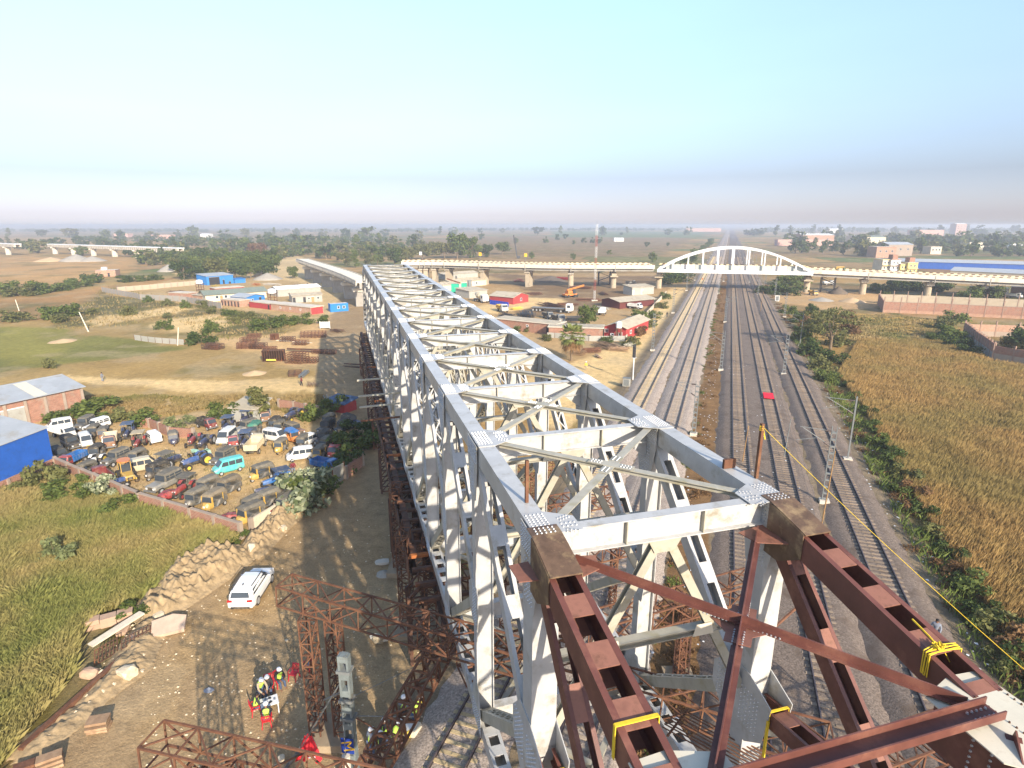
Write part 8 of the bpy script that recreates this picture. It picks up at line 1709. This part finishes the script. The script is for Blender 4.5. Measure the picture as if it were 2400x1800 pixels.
o = thing('sack_pile', 'pile of pale sacks with yellow straps on the shaded road', 'sacks', GP(888, 1512))
for k in range(5): MB().ell((RND.uniform(-.4, .4), RND.uniform(-.3, .3), .2 + .1 * k), (.4, .28, .16)).build('sack', concl if k % 2 else cl['khaki'], o)
for k, (px, m, nm) in enumerate((((930, 1745), pinkw, 'pink'), ((945, 1735), cl['yellow'], 'yellow'), ((955, 1728), trimw, 'white'), ((972, 1725), creamp, 'cream'))): MB().box((0, 0, .2), (.8, .5, .4), taper=.85).build('crate', m, None, GP(*px), .4 * k, label='%s covered box among the workers beside the near track' % nm, cat='box')
MB().box((0, 0, 0), (1.5, 3.4, .05)).build('red_sheet', mat('red_sheet', (.75, .01, .03), .6, .03, 3), None, TP(7.95, 99.5, .86), -TA, label='bright red sheet lying between the rails of the middle dark track', cat='sheet')
# mast with the yellow letter, its guys, weights and red cloth
g = G(806, 1545, 8.0); g.z = gz(g.x, g.y); o = thing('anchor_mast', 'grey steel anchor mast with a blue letter plate beside the gantry tower', 'mast', g, -.15)
for s in (-1, 1): MB().box((s * .2, 0, 4), (.1, .34, 8)).build('channel', galvd, o)
for k in range(9): MB().box((0, .0, .5 + k * .92), (.31, .36, .34)).build('batten', galvd, o)
for z in (7.2, 5.6, 4.6): MB().box((0, 0, z), (.66, .5, .14)).build('clamp', galv, o)
bl = mat('sign_blue', (.01, .035, .22), .5, .03, 2); yl = mat('sign_yellow', (.75, .42, .02), .5, .03, 2)
s_ = MB().box((-.05, -.28, 3.2), (.62, .03, .85)).build('letter_plate', bl, o)
text('M', .78, yl, s_, (-.05, -.302, 3.2), (rad(90), rad(75), 0)); s_ = MB().box((-.1, -.42, .95), (.42, .03, .42)).build('number_plate', yl, o); text('9', .36, VC['black'], s_, (-.1, -.44, .95), (rad(90), 0, 0), 'number')
b_ = MB(); 
for k in range(16): b_.tube((-.1, -.42, 1.2 + k * .1), (-.1, -.42, 1.285 + k * .1), .19, .19, 12)
b_.build('balance_weights', concl, o); MB().tube((-.1, -.42, 2.8), (-.1, -.42, 5.5), .015, .015, 4).build('weight_cable', galv, o)
top = g + Vector((-.2, 0, 6.6)); ins = G(700, 1762, 1.2); e = G(610, 1880, .2)
o = thing('guy_wire', 'pair of guy wires with black insulator running down from the anchor mast', 'guy wire')
for k in (-.06, .06): MB().tube(top + Vector((k, k, k)), ins + Vector((k * .5, 0, 0)), .014, .014, 4).build('wire', galv, o)
MB().tube(top + Vector((0, 0, -.6)), G(760, 1640, 2.8), .06, .05, 6).build('turnbuckle', galv, o); MB().tube(ins, ins + (e - ins).normalized() * 1.0, .11, .11, 10).build('insulator', VC['black'], o); MB().tube(ins, e, .02, .02, 5).build('rod', galv, o)
MB().tube(g + Vector((.1, .05, 5.6)), G(1100, 1500, 5.0), .02, .02, 4).build('stay_wire', galv, None, label='thin wire stretched from the anchor mast towards the truss', cat='wire'); MB().tube(g + Vector((.1, .05, 4.6)), G(985, 1680, 4.0), .03, .03, 5).build('stay_tube', galv, None, label='thin grey tube stretched low from the anchor mast', cat='wire'); MB().tube(g + Vector((.1, 0, 4.7)), G(900, 1720, .2), .04, .04, 5).build('strut_pole', rust, None, label='rusty raking strut propping the anchor mast', cat='pole')
nV = []; nn_ = 14; c0 = G(722, 1722, 1.9)
for i in range(nn_):
    for k in range(nn_): u, v = i / 13 - .5, k / 13; nV.append((c0.x + u * (.35 + 1.0 * v), c0.y - .25 * v + .14 * math.sin(u * 14) * v, c0.z - 1.35 * v + .1 * math.cos(u * 9)))
nF = [(i * nn_ + k, i * nn_ + k + 1, (i + 1) * nn_ + k + 1, (i + 1) * nn_ + k) for i in range(13) for k in range(13)]
o = bpy.data.objects.new('red_cloth', npmesh('red_cloth', nV, nF, mat('red_cloth', (.55, .02, .03), .7, .06, 4), True)); COL.objects.link(o); tag(o, 'red cloth draped over the guy wire below the anchor mast', 'cloth')
for k, z in ((0, 1.05), (1, .82)): q = MB(); q.box((c0.x + .2, c0.y - .33, z), (.36, .02, .06), rz=.1); q.build('white_strip', trimw, o)
# litter
r = np.random.default_rng(8); V_, F_ = [], []
for k in range(420):
    z = r.random(); s, t = ((17 + r.normal() * 1.2, 28 + r.random() * 110) if z < .4 else ((-.9 + r.normal() * 1.0, 28 + r.random() * 130) if z < .75 else (5.7 + r.normal() * 4, 30 + r.random() * 100)))
    c = TP(s, t, .35 if abs(s - 5.7) > 4 else .66); w = .05 + .1 * r.random(); a = r.random() * 6; dx, dy = w * math.cos(a), w * math.sin(a); n = len(V_); V_ += [(c.x - dx, c.y - dy, c.z), (c.x + dy, c.y - dx, c.z + .03), (c.x + dx, c.y + dy, c.z + .01), (c.x - dy, c.y + dx, c.z + .04)]; F_.append((n, n + 1, n + 2, n + 3))
o = bpy.data.objects.new('litter', npmesh('litter', V_, F_, trimw)); COL.objects.link(o); tag(o, 'white scraps of litter strewn along the tracks', 'litter', None, 'stuff')
V_, F_ = [], []; BK = [P((425, 1318), (500, 1292), (600, 1285), (640, 1215), (700, 1185), (660, 1245), (540, 1345), (400, 1450), (330, 1580), (260, 1620), (60, 1790), (180, 1660), (330, 1430))]
for k in range(5200):
    x, y = (r.uniform(330, 1000), r.uniform(1150, 1800)) if k < 1500 else (r.uniform(60, 720), r.uniform(1180, 1790)); c = GP(x, y); w = .02 + .06 * r.random() ** 3
    if k >= 1500:
        if not inside(BK[0], np.array([c.x]), np.array([c.y]))[0]: continue
        w = .04 + .16 * r.random() ** 3; c.z += .3 * r.random() ** 2
    n = len(V_); V_ += [(c.x - w, c.y - w, c.z - .01), (c.x + w, c.y - w * .8, c.z - .01), (c.x + w * .9, c.y + w, c.z - .01), (c.x - w, c.y + w, c.z - .01), (c.x, c.y, c.z + w)]; F_ += [(n, n + 1, n + 4, n + 4), (n + 1, n + 2, n + 4, n + 4), (n + 2, n + 3, n + 4, n + 4), (n + 3, n, n + 4, n + 4)]
me = bpy.data.meshes.new('pebbles'); me.from_pydata(V_, [], [f[:3] for f in F_]); me.materials.append(stonem); o = bpy.data.objects.new('pebbles', me); COL.objects.link(o); tag(o, 'loose pebbles scattered over the dirt road', 'pebbles', None, 'stuff')
# site yard between truss and railway
blp = mat('blue_barrel', (.01, .045, .33), .4, .1, 2)
for k in range(22): MB().tube((0, 0, 0), (0, 0, .95), .32, .32, 10).build('barrel', blp, None, GP(1150 + (k % 11) * 4.0, 709.5 + (k // 11) * 3.6 + (k % 11) * .55), label='%s blue barrel standing before the red shed' % ('back row' if k < 11 else 'front row'), cat='barrel', group='blue barrels before the red shed')
grn = mat('plant_green', (.02, .38, .22), .5, .1, 1); g = GP(1080, 690); o = thing('batching_plant', 'bright green concrete batching plant behind the truss chord', 'batching plant', g)
MB().box((-2.2, 0, 2.4), (3, 2.6, 3.4)).build('cabin', grn, o); MB().box((1.4, 0, 3.2), (2.2, 2.4, 2.4)).build('mixer_house', grn, o); MB().tube((3.6, 0, 2), (3.6, 0, 5.5), .9, .9, 12).build('silo', galv, o); MB().bar((-5.5, 0, 6.2), (0, 0, 4.4), 1.0, .5).build('conveyor', rust, o)
for x in (-3.2, -1.0, .8, 2.2, 4.2): MB().box((x, 0, .9), (.2, 2, 1.8)).build('leg', grn, o)
for k, (px, L, W, H, n, m, lab) in enumerate([((1235, 741), 11, 5, 1.6, 60, steel_dk, 'large dark heap of rebar beside the trailer truck'), ((1190, 742), 6, 4, 1.0, 30, steel_dk, 'dark rebar heap close to the truss chord'), ((1345, 752), 5, 4, 1.4, 34, steel_dk, 'tangled dark steel left of the round tree'), ((1310, 752), 4, 3, 1.2, 24, rustdk, 'stacked dark steel behind the brick store'), ((1290, 718), 12, 6, .9, 40, rustdk, 'long brown steel sections behind the trailer'), ((1380, 705), 10, 5, .8, 36, rust, 'brown steel sections behind the radio mast'), ((1210, 725), 5, 3, .8, 16, cl['yellow'], 'yellow steel forms beside the yellow tipper'), ((1415, 690), 9, 4, .8, 30, rustdk, 'brown scrap row below the arch approach'), ((1360, 676), 12, 5, .9, 36, rust, 'rusty steel row behind the round pier'), ((1250, 690), 9, 5, .8, 30, rustdk, 'brown steel row behind the orange crane'), ((1170, 690), 6, 4, .8, 22, rustdk, 'scrap beside the wall pier of the flyover'), ((1410, 725), 7, 4, .7, 30, concl, 'pale formwork boards beside the radio mast'), ((1330, 715), 8, 3, .6, 24, rust, 'rusty beams beside the orange crane'), ((1462, 712), 3, 2, 1.2, 14, steel_dk, 'dark scrap at the end of the maroon shed'),
      ((1215, 660), 10, 5, 1.2, 34, redw, 'red brown steel heap behind the flyover piers'), ((1320, 655), 10, 5, 1.2, 34, redw, 'reddish scrap heap behind the flyover, right one'), ((1445, 705), 6, 3, .6, 20, woodm, 'boards stacked behind the maroon shed')]): pile(lab, px, L, W, H, n, m, k * .9, k, 'steel_heap', .06, 'steel heap')
for k, (px, L, W, H, n, m, lab) in enumerate([((1420, 815), 8, 4.5, 1.0, 46, woodm, 'heap of bleached timber behind the palm tree'), ((1450, 822), 5, 3, .8, 30, woodm, 'timber heap nearest the precast fence'), ((1385, 825), 5, 3, .9, 34, rust, 'brown brushwood heap right of the palm'), ((1475, 812), 4, 2, .8, 24, creamp, 'pale poles leaning at the end of the fence'), ((1402, 838), 3, 1.2, .5, 14, stonr, 'row of reddish bricks at the path edge'), ((1355, 830), 4, 3, 1.0, 26, woodm, 'branches lying under the palm fronds')]): pile(lab, px, L, W, H, n, m, k * .7 + .5, k, 'timber_heap', .05, 'timber heap', rods=10)
pile('dark rusty clutter on the storage ground of the compound', (700, 672), 10, 6, .9, 50, rustdk, .6, 3, 'steel_heap', .07, 'steel heap'); pile('rusty rods in the yard left of the washroom', (420, 686), 10, 7, .6, 40, rust, .9, 5, 'steel_heap', .07, 'steel heap'); pile('yellow steel parts in front of the tall blue shed', (505, 672), 6, 3, .8, 18, cl['yellow'], .7, 6, 'steel_heap', .08, 'steel heap'); pile('orange steel parts behind the barrack', (600, 668), 6, 3, .8, 16, VC['orange'], .9, 7, 'steel_heap', .08, 'steel heap'); pile('white and rusty beams lying by the sand of the compound', (640, 668), 9, 5, .8, 26, concl, 1.1, 8, 'steel_heap', .08, 'steel heap')
for lab, px, ch, m in (('yellow letter sign on the flyover kerb, left one', (1102, 612), 'D', yl), ('yellow letter sign on the flyover kerb, right one', (1212, 615), 'C', yl), ('white letter plate on the far flyover kerb', (982, 611), '', trimw)):
    q = min(range(len(flp)), key=lambda i: abs(flp[i].x - G(px[0], px[1], 10.7).x)); c = flp[q] + fln[q] * 10.8; o = thing('kerb_sign', lab, 'sign', c, 0, 'signs on the flyover'); MB().tube((0, 0, -.5), (0, 0, 2.2), .06, .06, 6).build('post', galv, o); s_ = MB().box((0, 0, 3), (1.3, .08, 1.5)).build('sign_plate', m, o)
    if ch: text(ch, 1.2, VC['black'], s_, (0, -.06, 3), (rad(90), 0, 0))
